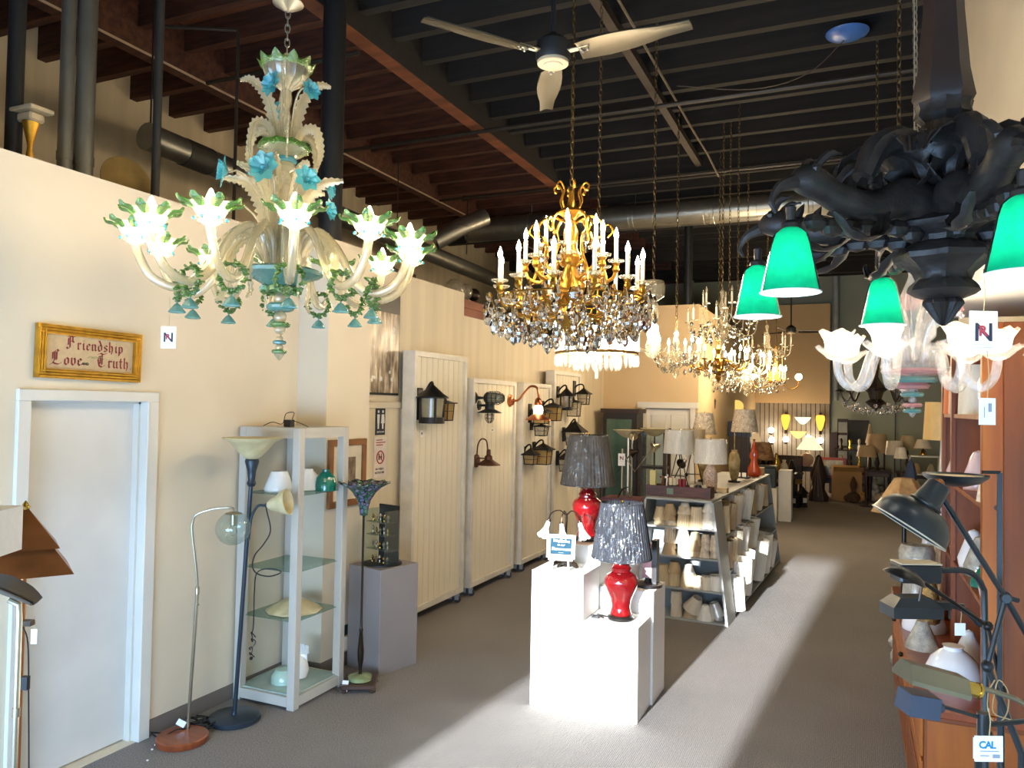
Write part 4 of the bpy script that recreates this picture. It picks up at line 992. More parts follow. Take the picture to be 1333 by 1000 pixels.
MB().box((0, 0, 1.587), (.40, .26, .155)).obj('shade', mat('white_linen_shade', 'e6e4de', 0.8, 0, 0.02, 40, bump=0.1), t, smooth=False)
MB().cyl((0, 0, .03), (0, 0, 1.52), .01).obj('pole', m_nickel, t); MB().lathe([(.13, 0), (.13, .02), (.02, .03)], 20).obj('base', m_nickel, t)
t = thing('floor_lamp', 'grey metal floor lamp with leaf-shaped shade in front of copper lamp', 'floor lamp', (-2.575, 1.735, 0))
MB().lathe([(.12, 0), (.12, .018), (.02, .03)], 20).obj('base', m_nickel, t)
MB().tube([(0, 0, .03), (0, 0, 1.30), (-.005, 0, 1.345), (-.03, -.02, 1.362)], .0095, 8).lathe([(.013, .97), (.013, 1.0)], 10).obj('pole', m_nickel, t)
leaf(MB(), [(.045, .02, 1.352), (-.02, -.01, 1.385), (-.09, -.05, 1.41), (-.2, -.1, 1.40), (-.26, -.13, 1.37)], .07, False, .5, up=(0, 0, 1), taper=0).obj('shade', mat('pewter', '6f6a64', 0.4, 0.7, 0.1, 10), t)

# tall slate-blue torchiere with a side reading arm
t = thing('torchiere_lamp', 'tall slate-blue torchiere with amber glass bowl and side arm, before glass cabinet', 'floor lamp', (-3.612, 3.86, 0))
MB().lathe([(.0, 0), (.155, 0), (.16, .006), (.16, .03), (.15, .037), (.02, .04), (.018, .06), (.0, .06)], 36).obj('base', m_navy, t)
MB().tube([(0, 0, .03), (.098, -.005, 1.64)], .0135, 12).lathe([(.02, 1.50), (.03, 1.52), (.022, 1.54), (.028, 1.6), (.045, 1.66), (.04, 1.675)], 16, Tm((.094, -.005, 0))).obj('pole', m_navy, t)
B = Tm((.097, -.008, 0))
MB().lathe([(.03, 1.675), (.055, 1.69), (.10, 1.735), (.14, 1.785), (.185, 1.805), (.19, 1.812), (.182, 1.812), (.13, 1.785), (.09, 1.735), (.02, 1.69)], 36, B, cap=False).obj('bowl', m_alab, t)
a_ = MB().tube(spline([(.078, 0, 1.16), (.083, .002, 1.22), (.095, .006, 1.31), (.13, .02, 1.375), (.175, .038, 1.378)], 5), .0085, 8).obj('side_arm', m_navy, t)
MB().lathe([(.018, 0), (.022, .012), (.02, .03)], 12, Matrix.Translation((.178, .04, 1.376)) @ Vector((.93, .3, .22)).to_track_quat('Z', 'Y').to_matrix().to_4x4()).obj('socket', m_navy, a_)
MB().lathe([(.02, .01), (.04, .04), (.05, .075), (.078, .12), (.085, .15), (.08, .15), (.05, .1), (.015, .03)], 24, Matrix.Translation((.178, .04, 1.376)) @ Vector((.93, .3, .22)).to_track_quat('Z', 'Y').to_matrix().to_4x4(), cap=False).obj('bell_shade', m_alab, a_)
MB().tube(spline([(.18, .04, 1.36), (.206, .055, 1.22), (.165, .04, 1.13), (.115, .02, 1.06), (.103, .016, .985), (.135, .03, .94), (.21, .06, .928), (.27, .09, .955), (.21, .065, .975), (.13, .03, .95), (.112, .028, .83), (.11, .03, .62), (.1, .03, .56)], 6), .0042, 6).obj('cord', m_cord, t)
random.seed(2)
MB().tube(spline([(.1 + random.uniform(-.02, .02), .03 + random.uniform(-.015, .015), .56 - .012 * k + random.uniform(-.03, .03)) for k in range(12)], 4), .0035, 5).ball((.098, .03, .40), .012, 6).obj('cord_bundle', m_cord, t)

# globe lamp on a round cherry base
t = thing('floor_lamp', 'brass floor lamp with clear glass globe and round cherry wood base', 'floor lamp', (-3.665, 3.49, 0))
MB().lathe([(.0, 0), (.145, 0), (.148, .004), (.148, .034), (.142, .04), (0, .04)], 36).obj('base', m_cherry, t)
MB().tube([(-.04, .08, .04), (.008, .078, .89)], .0105, 10).lathe([(.014, .86), (.014, .9), (.008, .91)], 10, Tm((.007, .078, 0))).cyl((.007, .078, .80), (.03, .07, .80), .005).obj('pole', m_nickel, t)
MB().tube(spline([(.008, .078, .88), (.003, .072, .995), (-.025, .055, 1.235), (-.022, .055, 1.30), (.0, .06, 1.345), (.08, .1, 1.38), (.17, .14, 1.392), (.207, .15, 1.386), (.209, .15, 1.36)], 5), .007, 8).obj('arm', m_nickel, t)
g_ = MB().lathe([(.0, 1.372), (.046, 1.362), (.05, 1.355), (.018, 1.352), (.018, 1.29), (.0, 1.288)], 20, Tm((.209, .15, 0))).obj('cap', m_nickel, t)
MB().ball((.209, .15, 1.268), .103, 24).obj('globe', m_clearg, t)
MB().lathe([(.01, 1.29), (.022, 1.265), (.024, 1.245), (.015, 1.225), (0, 1.218)], 14, Tm((.209, .15, 0))).obj('bulb', m_seedy, t)
random.seed(8)
cd = [(-3.75, 3.60, .012)]
for k in range(26): cd.append((-3.70 + random.uniform(-.13, .08), 3.70 + random.uniform(-.09, .09), .006 + .05 * random.random()))
tag(MB().tube(spline(cd, 5), .0045, 6).obj('electric_cable', m_cord), 'tangled black lamp cord lying between the two round lamp bases', 'cord')
tag(MB().tube(spline([(-3.77, 3.55, .008), (-3.84, 3.46, .03), (-3.82, 3.40, .06), (-3.77, 3.42, .03), (-3.73, 3.52, .05), (-3.70, 3.60, .02)], 6), .0045, 6).obj('electric_cable', m_cord), 'open loop of black cord beside the cherry lamp base', 'cord')
tag(MB().box((0, 0, 0), (.055, .002, .035), Tm((-3.735, 3.545, .075), rx=-.5, ry=.4, rz=.3)).obj('cord_tag', m_tag, smooth=False), 'small white label folded on the tangled black lamp cord', 'label')
for i, (x, y) in enumerate(((-3.76, 3.38), (-3.73, 3.33), (-3.70, 3.36), (-3.64, 3.22))):
    tag(MB().box((x, y, .004), (.012, .01, .008), Matrix.Identity(4), .002).obj('paper_scrap', m_tag, smooth=False), 'tiny white paper scrap on carpet, %s from the door frame beside cherry lamp base' % ('first', 'second', 'third', 'farthest')[i], 'paper scrap', group='paper scraps on the carpet')

# grey open display cabinet with glass shelves
m_cab = mat('pale_grey_cabinet_paint', 'bdb9ae', 0.45, 0, 0.03, 3)
t = thing('display_cabinet', 'tall pale grey display cabinet with clear glass shelves against left wall', 'cabinet', (-3.625, 4.405, 0))
cw, cdp, ch = .52, .55, 1.87
for sx in (-1, 1):
    for sy in (-1, 1):
        MB().box((sx * (cw / 2 - .03), sy * (cdp / 2 - .03), ch / 2), (.06, .06, ch), None, .004).obj('post', m_cab, t, smooth=False)
for (z0, z1) in ((1.80, 1.87), (0.02, .085)):
    for s in (-1, 1):
        MB().bx(-cw / 2 + .06, cw / 2 - .06, s * (cdp / 2 - .03) - .028, s * (cdp / 2 - .03) + .028, z0, z1).obj('rail', m_cab, t, smooth=False)
        MB().bx(s * (cw / 2 - .03) - .028, s * (cw / 2 - .03) + .028, -cdp / 2 + .06, cdp / 2 - .06, z0, z1).obj('rail', m_cab, t, smooth=False)
MB().bx(-cw / 2 + .03, cw / 2 - .03, -cdp / 2 + .03, cdp / 2 - .03, 1.845, 1.868).obj('top_board', m_cab, t, smooth=False)
MB().bx(-cw / 2 + .03, cw / 2 - .03, -cdp / 2 + .03, cdp / 2 - .03, .085, .093).obj('floor_pane', mat('greenish_base_glass', '9fb5ad', 0.1), t, smooth=False)
for z in (1.415, .905, .575):
    MB().bx(-cw / 2 + .035, cw / 2 - .035, -cdp / 2 + .035, cdp / 2 - .035, z - .006, z).obj('glass_shelf', m_shelfg, t, smooth=False)
def lathe_thing(name, prof, n, m, loc, label, cat, group=None, wave=None, cap=True, rz=0, M=None):
    o = MB().lathe(prof, n, M, wave, cap=cap).obj(name, m, loc=loc); o.rotation_euler = (0, 0, rz); return tag(o, label, cat, group)
lathe_thing('glass_lampshade', [(.05, 0), (.10, .0), (.105, .02), (.06, .13), (.055, .14), (.045, .14)], 24, m_white, (-3.70, 4.33, 1.415), 'flared white glass shade on the top shelf of grey cabinet', 'lamp shade')
lathe_thing('glass_lampshade', [(.05, 0), (.10, .005), (.10, .03), (.075, .10), (.04, .135), (.035, .15), (.03, .15)], 24, m_white, (-3.585, 4.50, 1.415), 'rounded white glass shade behind cabinet corner post, left of green shade', 'lamp shade')
lathe_thing('glass_lampshade', [(.06, 0), (.074, .0), (.076, .04), (.066, .09), (.04, .125), (.026, .135), (.026, .15), (.02, .15)], 24, mat('teal_cased_glass', '0c6b58', 0.12, 0, 0.03, spec=.7), (-3.45, 4.53, 1.415), 'teal green glass shade on the top cabinet shelf', 'lamp shade')
lathe_thing('ceiling_bowl', [(.15, 0), (.19, .004), (.185, .015), (.13, .045), (.09, .07), (.04, .088), (.0, .09)], 30, m_alab, (-3.60, 4.40, .575), 'wide amber alabaster bowl upside down on the lower glass shelf', 'bowl', wave=lambda k, a: (.006 * math.cos(10 * a) * (k < 3), 0))
lathe_thing('glass_dome', [(.08, 0), (.09, .0), (.088, .05), (.06, .09), (.02, .1)], 24, mat('milky_green_glass', 'a9c4b4', 0.12), (-3.62, 4.34, .093), 'milky green glass dome on the floor of grey cabinet', 'glass dome')
o = MB()
o.lathe([(.03, .0), (.06, .01), (.075, .06), (.06, .12), (.03, .15), (.0, .155)], 20, Tm((0, 0, 0)))
for k in range(5): leaf(o, [(.0, .05 * math.sin(k), .05), (.03 - .02 * k, .02, .12), (.02 * k - .03, .01, .2), (.03 * k - .06, .0, .24)], .04, True, .6, n=8, up=(0, 1, 0))
o = o.obj('shell_vase', m_white, loc=(-3.58, 4.44, .093)); tag(o, 'white shell-shaped glass ornament standing behind cabinet post, near the bottom', 'ornament')
t = thing('power_adapter', 'small black power adapter with looping wire on cabinet top', 'adapter', (-3.60, 4.30, 1.87))
MB().box((0, 0, .025), (.06, .05, .05), None, .004).obj('block', m_cord, t, smooth=False)
MB().tube(spline([(-.21, -.02, .003), (-.14, -.01, .03), (-.06, .0, .02), (-.03, .0, .09), (.04, .0, .10), (.03, .0, .05), (.09, .0, .03), (.15, .02, .004)], 6), .0028, 5).obj('wire', m_cord, t)

# outlet with a plugged-in card, framed photograph, restroom signs, tall poster
t = thing('wall_outlet', 'dark wall outlet with a white device hanging from it, behind cabinet', 'outlet', (-3.62, 5.04, .24), RZW)
MB().box((0, -.005, .03), (.05, .008, .08)).obj('plate', mat('dark_green_plate', '23352c', 0.5), t, smooth=False)
MB().box((0, -.02, -.07), (.09, .02, .10), Tm(ry=.25), .006).obj('device', m_tag, t, smooth=False)
t = thing('framed_photo', 'wood-framed sepia photograph hanging beside the restroom sign', 'picture', (-3.62, 5.0, 1.50), RZW)
for (x0, x1, z0, z1) in ((-.24, .24, .21, .26), (-.24, .24, -.26, -.21), (-.24, -.19, -.21, .21), (.19, .24, -.21, .21)):
    MB().bx(x0, x1, -.03, -.001, z0, z1, bev=.004).obj('frame_rail', mat('oak_frame', '8a5a30', 0.45, 0, 0.15, 6), t, smooth=False)
MB().bx(-.19, .19, -.012, -.002, -.21, .21).obj('mat_board', mat('cream_mat_board', 'd8cdb4', 0.8), t, smooth=False)
def picture_mat(name, cols, scale, stretch=(1, 1, 1)):
    m = bpy.data.materials.new(name); m.use_nodes = True; nt = m.node_tree; p = nt.nodes['Principled BSDF']; p.inputs['Roughness'].default_value = .3
    tc = nt.nodes.new('ShaderNodeTexCoord'); mp = nt.nodes.new('ShaderNodeMapping'); mp.inputs['Scale'].default_value = stretch
    n = nt.nodes.new('ShaderNodeTexNoise'); n.inputs['Scale'].default_value = scale; n.inputs['Detail'].default_value = 5
    r = nt.nodes.new('ShaderNodeValToRGB')
    while len(r.color_ramp.elements) < len(cols): r.color_ramp.elements.new(.5)
    for i, c in enumerate(cols):
        r.color_ramp.elements[i].position = .32 + .36 * i / (len(cols) - 1); r.color_ramp.elements[i].color = (*s2l(c), 1)
    nt.links.new(tc.outputs['Object'], mp.inputs[0]); nt.links.new(mp.outputs[0], n.inputs['Vector']); nt.links.new(n.outputs[0], r.inputs[0]); nt.links.new(r.outputs[0], p.inputs['Base Color'])
    return m
MB().bx(-.11, .11, -.014, -.012, -.12, .12).obj('photo', picture_mat('sepia_interior_photo', ('2a211c', '5a4a3e', '8a7866', 'c9bda8'), 9, (1, 1, .5)), t, smooth=False)
t = thing('restroom_sign', 'dark restroom sign with two white figures above the red warning notice', 'sign', (-3.885, 5.86, 1.885), RZW)
MB().box((0, -.004, 0), (.15, .006, .25)).obj('plate', mat('charcoal_sign', '26262a', 0.5), t, smooth=False)
wh = mat('white_print', 'e9e6df', 0.6)
for i, x in enumerate((-.035, .035)):
    b_ = MB().ball((x, -.008, .085), .014, 8, sq=(1, .2, 1))
    b_.prism([(x - .02, .06), (x + .02, .06), (x + (.016 if i == 0 else .028), -.02), (x + .012, -.02), (x + .01, -.07), (x - .01, -.07), (x - .012, -.02), (x - (.016 if i == 0 else .028), -.02)], .0065, .0085, Matrix.Rotation(PI / 2, 4, 'X'))
    b_.obj('figure', wh, t, smooth=False)
text('lettering', 'RESTROOM', .022, wh, t, Tm((0, -.0085, -.098)) @ R90, .0005)
t = thing('warning_notice', 'white paper notice with red circle reading no public restrooms', 'sign', (-3.885, 5.87, 1.56), RZW)
MB().box((0, -.003, 0), (.20, .003, .36)).obj('paper', mat('pinkish_paper', 'e6d8cc', 0.8), t, smooth=False)
rp_ = mat('red_print', 'a8352f', 0.6); bp_ = mat('black_print', '2a2626', 0.6)
MB().ring((0, -.006, .0), .055, .006, 28, 6, axis='y').cyl((-.038, -.006, .038), (.038, -.006, -.038), .004).obj('prohibition_ring', rp_, t)
for x in (-.018, .018):
    MB().ball((x, -.0055, .026), .008, 8, sq=(1, .15, 1)).box((x, -.0055, -.004), (.018, .002, .04)).obj('figure', bp_, t)
text('lettering', 'NO PUBLIC', .026, bp_, t, Tm((-.005, -.005, -.105)) @ R90, .0005, bold=.0006); text('lettering', 'RESTROOMS', .026, bp_, t, Tm((-.005, -.005, -.138)) @ R90, .0005, bold=.0006)
for i, w in enumerate((.1, .15, .11)): MB().box((-.02 + w / 2 - .05, -.0052, .155 - i * .022), (w, .001, .008)).obj('printed_line', rp_, t, smooth=False)
t = thing('poster', 'tall framed photo poster of crystal chandeliers above the restroom door', 'poster', (-3.9, 5.86, 2.61), RZW)
MB().bx(-.29, .29, -.02, -.001, -.49, .49).obj('frame', m_cord, t, smooth=False)
MB().bx(-.275, .275, -.0225, -.02, -.47, .26).obj('print', picture_mat('chandelier_photo_print', ('5a4a3a', '8f7c66', 'c4b294', 'f2ead6'), 14, (1.5, 1, .35)), t, smooth=False)
MB().bx(-.275, .275, -.0225, -.02, .26, .47).obj('print_top', mat('dark_print', '2c2824', 0.4), t, smooth=False)
random.seed(4)
for i in range(11):
    MB().ball((random.uniform(-.22, .22), -.0225, random.uniform(-.40, .22)), random.uniform(.012, .026), 8, sq=(1, .06, 1)).obj('printed_highlight', wh, t)

# mauve pedestal, finial rack and the floral torchiere
t = thing('pedestal', 'square mauve-grey display pedestal beside the first display panel', 'pedestal', (-3.36, 5.17, 0), -.24)
MB().box((0, 0, .395), (.36, .40, .79), None, .003).obj('box', m_taupe, t, smooth=False)
rk = thing('finial_rack', 'small black display rack with rows of lamp finials, on mauve pedestal', 'display rack', (-3.36, 5.15, .79), -.24)
MB().lathe([(.15, 0), (.15, .012), (.13, .014)], 28).obj('turntable', m_cord, rk)
MB().box((0, .06, .235), (.22, .012, .44)).obj('back_board', m_cord, rk, smooth=False)
MB().box((-.12, -.02, .22), (.008, .15, .41)).obj('side_panel', m_clearg, rk, smooth=False)
MB().box((.12, -.02, .22), (.008, .15, .41)).obj('side_panel', m_clearg, rk, smooth=False)
RZ = Matrix.Rotation(-.24, 4, 'Z'); fin0 = None
fin_profiles = [[(.008, 0), (.008, .008), (.003, .015), (.010, .03), (.006, .045), (0, .055)], [(.009, 0), (.004, .012), (.013, .03), (.013, .038), (.003, .05), (0, .06)], [(.010, 0), (.005, .01), (.005, .03), (.011, .04), (.008, .055), (0, .065)]]
fin_me = [MB().lathe(p, 10).mesh('finial', m) for p, m in zip(fin_profiles, (m_brass, m_nickel, mat('pale_silver', 'cfc9bd', 0.25, 0.9)))]
for r_, z in enumerate((.014, .125, .235, .335)):
    if r_: MB().box((0, -.01, z - .004), (.225, .13, .006)).obj('shelf', m_shelfg, rk, smooth=False)
    for k in range(5):
        p = RZ @ Vector((-.085 + .042 * k, -.03, z)) + Vector((-3.36, 5.15, .79))
        o = put('lamp_finial', fin_me[(k + r_) % 3], loc=p); tag(o, '%s lamp finial, %s from left on %s level of black finial rack' % (('brass', 'nickel', 'silver')[(k + r_) % 3], ('first', 'second', 'third', 'fourth', 'fifth')[k], ('lowest', 'second', 'third', 'top')[r_]), 'finial', 'finials on the display rack')
t = thing('torchiere_lamp', 'slim bronze torchiere with flared green and purple art-glass shade', 'floor lamp', (-3.23, 4.69, 0))
pl = MB().box((0, 0, .04), (.24, .24, .03), Tm(rz=.5), .006)
for a in range(4): pl.box((.105 * math.cos(PI / 4 + a * PI / 2 + .5) * 1.3, .105 * math.sin(PI / 4 + a * PI / 2 + .5) * 1.3, .013), (.04, .04, .026), None, .006)
pl.obj('plinth', mat('dark_walnut_plinth', '4a3328', 0.4, 0, 0.15, 6), t, smooth=False)
MB().lathe([(.07, .055), (.085, .06), (.085, .085), (.06, .095), (.02, .10)], 26).obj('marble_foot', mat('green_onyx', '8f9a6c', 0.2, 0, 0.2, 14), t)
MB().lathe([(.014, .1), (.012, .14), (.022, .2), (.024, .26), (.012, .40), (.016, .41), (.01, .43), (.0085, .5), (.0085, 1.22), (.014, 1.235)], 14).obj('pole', m_bronze, t)
def tiffany():
    m = bpy.data.materials.new('floral_art_glass'); m.use_nodes = True; nt = m.node_tree; p = nt.nodes['Principled BSDF']; p.inputs['Roughness'].default_value = .15
    tc = nt.nodes.new('ShaderNodeTexCoord'); v = nt.nodes.new('ShaderNodeTexVoronoi'); v.inputs['Scale'].default_value = 36; w = nt.nodes.new('ShaderNodeTexVoronoi'); w.feature = 'DISTANCE_TO_EDGE'; w.inputs['Scale'].default_value = 36
    sx = nt.nodes.new('ShaderNodeSeparateColor'); r = nt.nodes.new('ShaderNodeValToRGB')
    for i, c in enumerate(('2f6b3a', '4c5a92', '7f6f9c', '2f5a3a', '8fa3b8')):
        if i > 1: r.color_ramp.elements.new(.5)
    for i, c in enumerate(('2f6b3a', '4a5a76', '77708a', '1f4a2a', '7f9a8a')): r.color_ramp.elements[i].position = i / 4; r.color_ramp.elements[i].color = (*s2l(c), 1)
    lt = nt.nodes.new('ShaderNodeMath'); lt.operation = 'GREATER_THAN'; lt.inputs[1].default_value = .06
    mx = nt.nodes.new('ShaderNodeMix'); mx.data_type = 'RGBA'; mx.inputs[6].default_value = (.01, .01, .01, 1)
    nt.links.new(tc.outputs['Object'], v.inputs['Vector']); nt.links.new(tc.outputs['Object'], w.inputs['Vector']); nt.links.new(v.outputs['Color'], sx.inputs[0]); nt.links.new(sx.outputs[0], r.inputs[0])
    nt.links.new(w.outputs['Distance'], lt.inputs[0]); nt.links.new(lt.outputs[0], mx.inputs[0]); nt.links.new(r.outputs[0], mx.inputs[7]); nt.links.new(mx.outputs[2], p.inputs['Base Color'])
    return m
prof = [(.028, 1.235), (.034, 1.29), (.05, 1.345), (.085, 1.40), (.135, 1.445), (.18, 1.468), (.176, 1.474), (.13, 1.452), (.08, 1.408), (.044, 1.35), (.026, 1.29)]
MB().lathe(prof, 40, None, wave=lambda k, a: (.008 * math.cos(10 * a) * (4 <= k <= 6), .008 * math.cos(10 * a) * (4 <= k <= 6)), cap=False).obj('art_glass_shade', tiffany(), t)
mb = MB()
for i in range(12):
    a = i * PI / 6; mb.ring((.165 * math.cos(a), .165 * math.sin(a), 1.467), .02, .0035, 10, 4)
mb.obj('leaded_rim', m_iron, t, kind='stuff')
random.seed(12)
tag(MB().tube(spline([(-3.32, 4.70, .01)] + [(-3.40 + random.uniform(-.12, .14), 4.60 + random.uniform(-.09, .06), .005 + .02 * random.random()) for k in range(9)], 5), .0035, 5).obj('electric_cable', mat('brown_cord', '4a3a2c', 0.6)), 'thin brown cord coiled on carpet before the floral torchiere', 'cord')
tag(MB().box((0, 0, 0), (.045, .002, .075), Tm((-3.27, 4.565, .045), rx=-.5, rz=.3)).obj('price_tag', m_tag, smooth=False), 'white tag leaning on the base of the floral torchiere', 'price tag')

# ------------------------------------------------------------------ four grooved display panels on wheels
def display_panel(y0, y1, z1, label, xf=-3.70):
    t = thing('display_board', label, 'display panel', (xf - .07, (y0 + y1) / 2, 0), RZW)
    w = (y1 - y0); z0 = .10
    for (a, b, c, d) in ((-w / 2, w / 2, z1 - .05, z1), (-w / 2, w / 2, z0, z0 + .05), (-w / 2, -w / 2 + .045, z0 + .05, z1 - .05), (w / 2 - .045, w / 2, z0 + .05, z1 - .05)):
        MB().bx(a, b, -.07, .06, c, d).obj('frame_rail', mat('white_panel_frame', 'ddd6c6', 0.55), t, smooth=False)
    n = 9; pw = (w - .09) / n
    me = MB().bx(.003, pw - .003, -.045, -.03, z0 + .05, z1 - .05).mesh('plank', m_board, False)
    for i in range(n): put('plank', me, t, loc=(-w / 2 + .045 + i * pw, 0, 0))
    MB().bx(-w / 2 + .04, w / 2 - .04, -.031, -.02, z0 + .04, z1 - .04).obj('backing', mat('groove_backing_board', 'b5a88c', 0.8), t, smooth=False)  # darker backing board seen between the planks
    cs = MB().cyl((-.012, 0, .035), (.012, 0, .035), .035, n=14).mesh('caster', mat('black_caster', '2a2022', 0.5))
    fk = MB().bx(-.02, .02, -.02, .02, .07, .10).bx(-.018, -.014, -.012, .03, .03, .08).bx(.014, .018, -.012, .03, .03, .08).mesh('caster_fork', m_galv, False)
    for sx in (-1, 1):
        for sy in (-.045, .035):
            c = put('caster', cs, t, M=Tm((sx * (w / 2 - .08), sy, 0), rz=.5)); put('caster_fork', fk, c)
    return t
display_panel(6.14, 7.20, 2.54, 'tall cream grooved display panel nearest the restroom sign')
display_panel(7.35, 8.50, 2.33, 'cream grooved display panel holding the caged and bronze wall lights')
display_panel(8.72, 9.68, 2.33, 'cream grooved display panel behind the lit copper gooseneck light')
display_panel(9.79, 10.90, 2.53, 'farthest cream grooved display panel with clustered black lanterns')
XP = -3.735
def lantern(label, y, zc_, w, h, out=.13, plate=(.09, .16), style='square', glass=None, m=None, roof=.35, arm_z=None, group=None):
    """wall lantern: back plate, arm, cage with glass, roof"""
    m = m or m_iron
    t = thing('wall_lantern', label, 'wall light', (XP, y, zc_), RZW, group)
    az = arm_z if arm_z is not None else h * .3
    MB().box((0, -.012, az), (plate[0], .024, plate[1]), None, .006).obj('back_plate', m, t, smooth=False)
    MB().tube(bez((0, -.02, az), (0, -out * .3, az + .06), (0, -out, h / 2 + .09), (0, -out, h / 2 + .01), 8), .011, 7).obj('arm', m, t)
    T = Tm((0, -out, 0)); n = 4 if style != 'round' else 20
    rz = PI / 4 if n == 4 else 0; q = w * .707 if n == 4 else w * .5
    zb, zt = -h / 2, h / 2 - h * roof
    MB().lathe([(q * .80, zb + .01), (q * .95, zt)], n, T @ Tm(rz=rz), flat=n == 4, cap=False).obj('glass', glass or m_seedy, t)
    cg = MB().lathe([(q * .85, zb), (q * .9, zb + .012), (q * .75, zb + .012), (q * .7, zb)], n, T @ Tm(rz=rz), flat=True)
    if n == 4:
        for i in range(4):
            a = rz + i * PI / 2; cg.cyl((q * .83 * math.cos(a), q * .83 * math.sin(a), zb), (q * .98 * math.cos(a), q * .98 * math.sin(a), zt), .006, n=5, M=T)
            b_ = rz + (i + 1) * PI / 2
            for zz, f in ((zb + (zt - zb) * .55, .90),): cg.cyl((q * f * math.cos(a), q * f * math.sin(a), zz), (q * f * math.cos(b_), q * f * math.sin(b_), zz), .004, n=4, M=T)
    else:
        cg.lathe([(q * 1.0, zb), (q * 1.0, zb + h * .16), (q * .85, zb + h * .16), (q * .8, zb)], n, T)
        for i in range(4): a = i * PI / 2 + .8; cg.cyl((q * .98 * math.cos(a), q * .98 * math.sin(a), zb), (q * .98 * math.cos(a), q * .98 * math.sin(a), zt), .012, n=5, M=T)
    cg.obj('cage', m, t)
    MB().lathe([(q * 1.35, zt - .004), (q * 1.35, zt + .008), (q * .9, zt + h * roof * .35), (.015, h / 2), (.012, h / 2 + .02), (0, h / 2 + .03)], n, T @ Tm(rz=rz), flat=n == 4).obj('roof', m, t)
    return t
m_stain = glass_mat('iridescent_slag_glass', 'b8b290', 0.85, 0.15, 0.3)
lantern('large round black lantern with streaky art glass and conical roof, first panel', 6.27, 2.045, .23, .36, .15, (.1, .30), 'round', m_stain, roof=.34, arm_z=0)
lantern('small square lantern with amber panes peeking out behind the round lantern', 6.58, 1.985, .13, .20, .12, (.08, .14), 'square', m_amber, roof=.15)
t = thing('bulkhead_light', 'dark green caged bulkhead light pointing outward at top of second panel', 'wall light', (XP, 7.43, 2.12), RZW)
m_bgreen = mat('weathered_dark_green', '2c322e', 0.5, 0.4, 0.15, 10)
MB().lathe([(.0, 0), (.075, 0), (.06, .02), (.02, .045), (.013, .1), (.013, .13)], 20, Tm(rx=PI / 2)).obj('base', m_bgreen, t)
MB().lathe([(.02, .12), (.05, .14), (.065, .16), (.065, .19)], 20, Tm(rx=PI / 2)).obj('socket', m_bgreen, t)
MB().lathe([(.055, .18), (.06, .24), (.055, .30), (.035, .34), (0, .35)], 20, Tm(rx=PI / 2), cap=False).obj('ribbed_glass', glass_mat('grey_ribbed_glass', 'a9aa94', 0.5, 0.08, 0.4), t)
cg = MB()
for i in range(8):
    a = i * PI / 4; cg.tube([(.068 * math.cos(a), -.18, .068 * math.sin(a)), (.07 * math.cos(a), -.28, .07 * math.sin(a)), (.045 * math.cos(a), -.345, .045 * math.sin(a)), (0, -.365, 0)], .004, 4)
for y in (-.19, -.24, -.29): cg.ring((0, y, 0), .07, .004, 20, 4, axis='y')
cg.obj('wire_cage', m_bgreen, t)
t = thing('dish_light', 'dark green dish-shade wall light with hanging wire cage, second panel', 'wall light', (XP, 7.54, 1.97), RZW)
MB().lathe([(.0, 0), (.06, 0), (.05, .02), (.013, .03), (.013, .1)], 16, Tm((0, 0, .07), rx=PI / 2)).obj('base', m_bgreen, t)
MB().lathe([(.03, .12), (.05, .1), (.055, .03), (.13, -.005), (.132, -.012), (.05, .02), (.04, .02)], 24, Tm((0, -.14, 0))).obj('dish', m_bgreen, t)
MB().lathe([(.035, .0), (.04, -.06), (.03, -.1), (0, -.11)], 14, Tm((0, -.14, 0)), cap=False).obj('jar_glass', m_seedy, t)
cg = MB()
for i in range(6):
    a = i * PI / 3; cg.tube([(.046 * math.cos(a), -.14 + .046 * math.sin(a), 0), (.046 * math.cos(a), -.14 + .046 * math.sin(a), -.08), (.02 * math.cos(a), -.14 + .02 * math.sin(a), -.115), (0, -.14, -.12)], .004, 4)
for z in (-.03, -.07): cg.ring((0, -.14, z), .046, .004, 16, 4)
cg.obj('wire_cage', m_bgreen, t)
m_rust = mat('rust_bronze', '5a3826', 0.5, 0.5, 0.2, 12)
t = thing('barn_light', 'rust bronze barn wall light with hooked neck, low on second panel', 'wall light', (XP, 7.49, 1.44), RZW)
MB().lathe([(.0, 0), (.075, 0), (.07, .02), (0, .025)], 24, Tm(rx=PI / 2, s=(1, 1, 1.2))).obj('base', m_rust, t)
MB().tube(spline([(0, -.02, .05), (0, -.03, .17), (0, -.07, .235), (0, -.13, .22), (0, -.15, .12)], 5), .008, 7).cyl((0, -.02, .03), (0, -.14, .03), .007).obj('gooseneck', m_rust, t)
MB().lathe([(.015, .13), (.022, .12), (.024, .07), (.04, .055), (.045, .02), (.075, 0), (.13, -.035), (.132, -.04), (.07, -.015), (.03, .0)], 26, Tm((0, -.16, 0))).obj('shade', m_rust, t)
MB().ball((0, -.16, -.035), .025, 10).obj('bulb', m_white, t)
m_newcopper = mat('bright_copper', 'b06a45', 0.3, 0.9, 0.08, 10)
t = thing('gooseneck_light', 'lit copper gooseneck wall light with flared shade between two panels', 'wall light', (XP, 8.36, 2.10), RZW)
MB().lathe([(.0, 0), (.075, 0), (.075, .02), (.055, .025), (.055, .05), (.03, .055), (.02, .07)], 20, Tm(rx=PI / 2)).obj('base', m_newcopper, t)
MB().tube(spline([(0, -.05, 0), (0, -.12, .01), (0, -.19, .09), (0, -.27, .17), (0, -.35, .16), (0, -.375, .08), (0, -.375, .02)], 5), .013, 8).obj('gooseneck', m_newcopper, t)
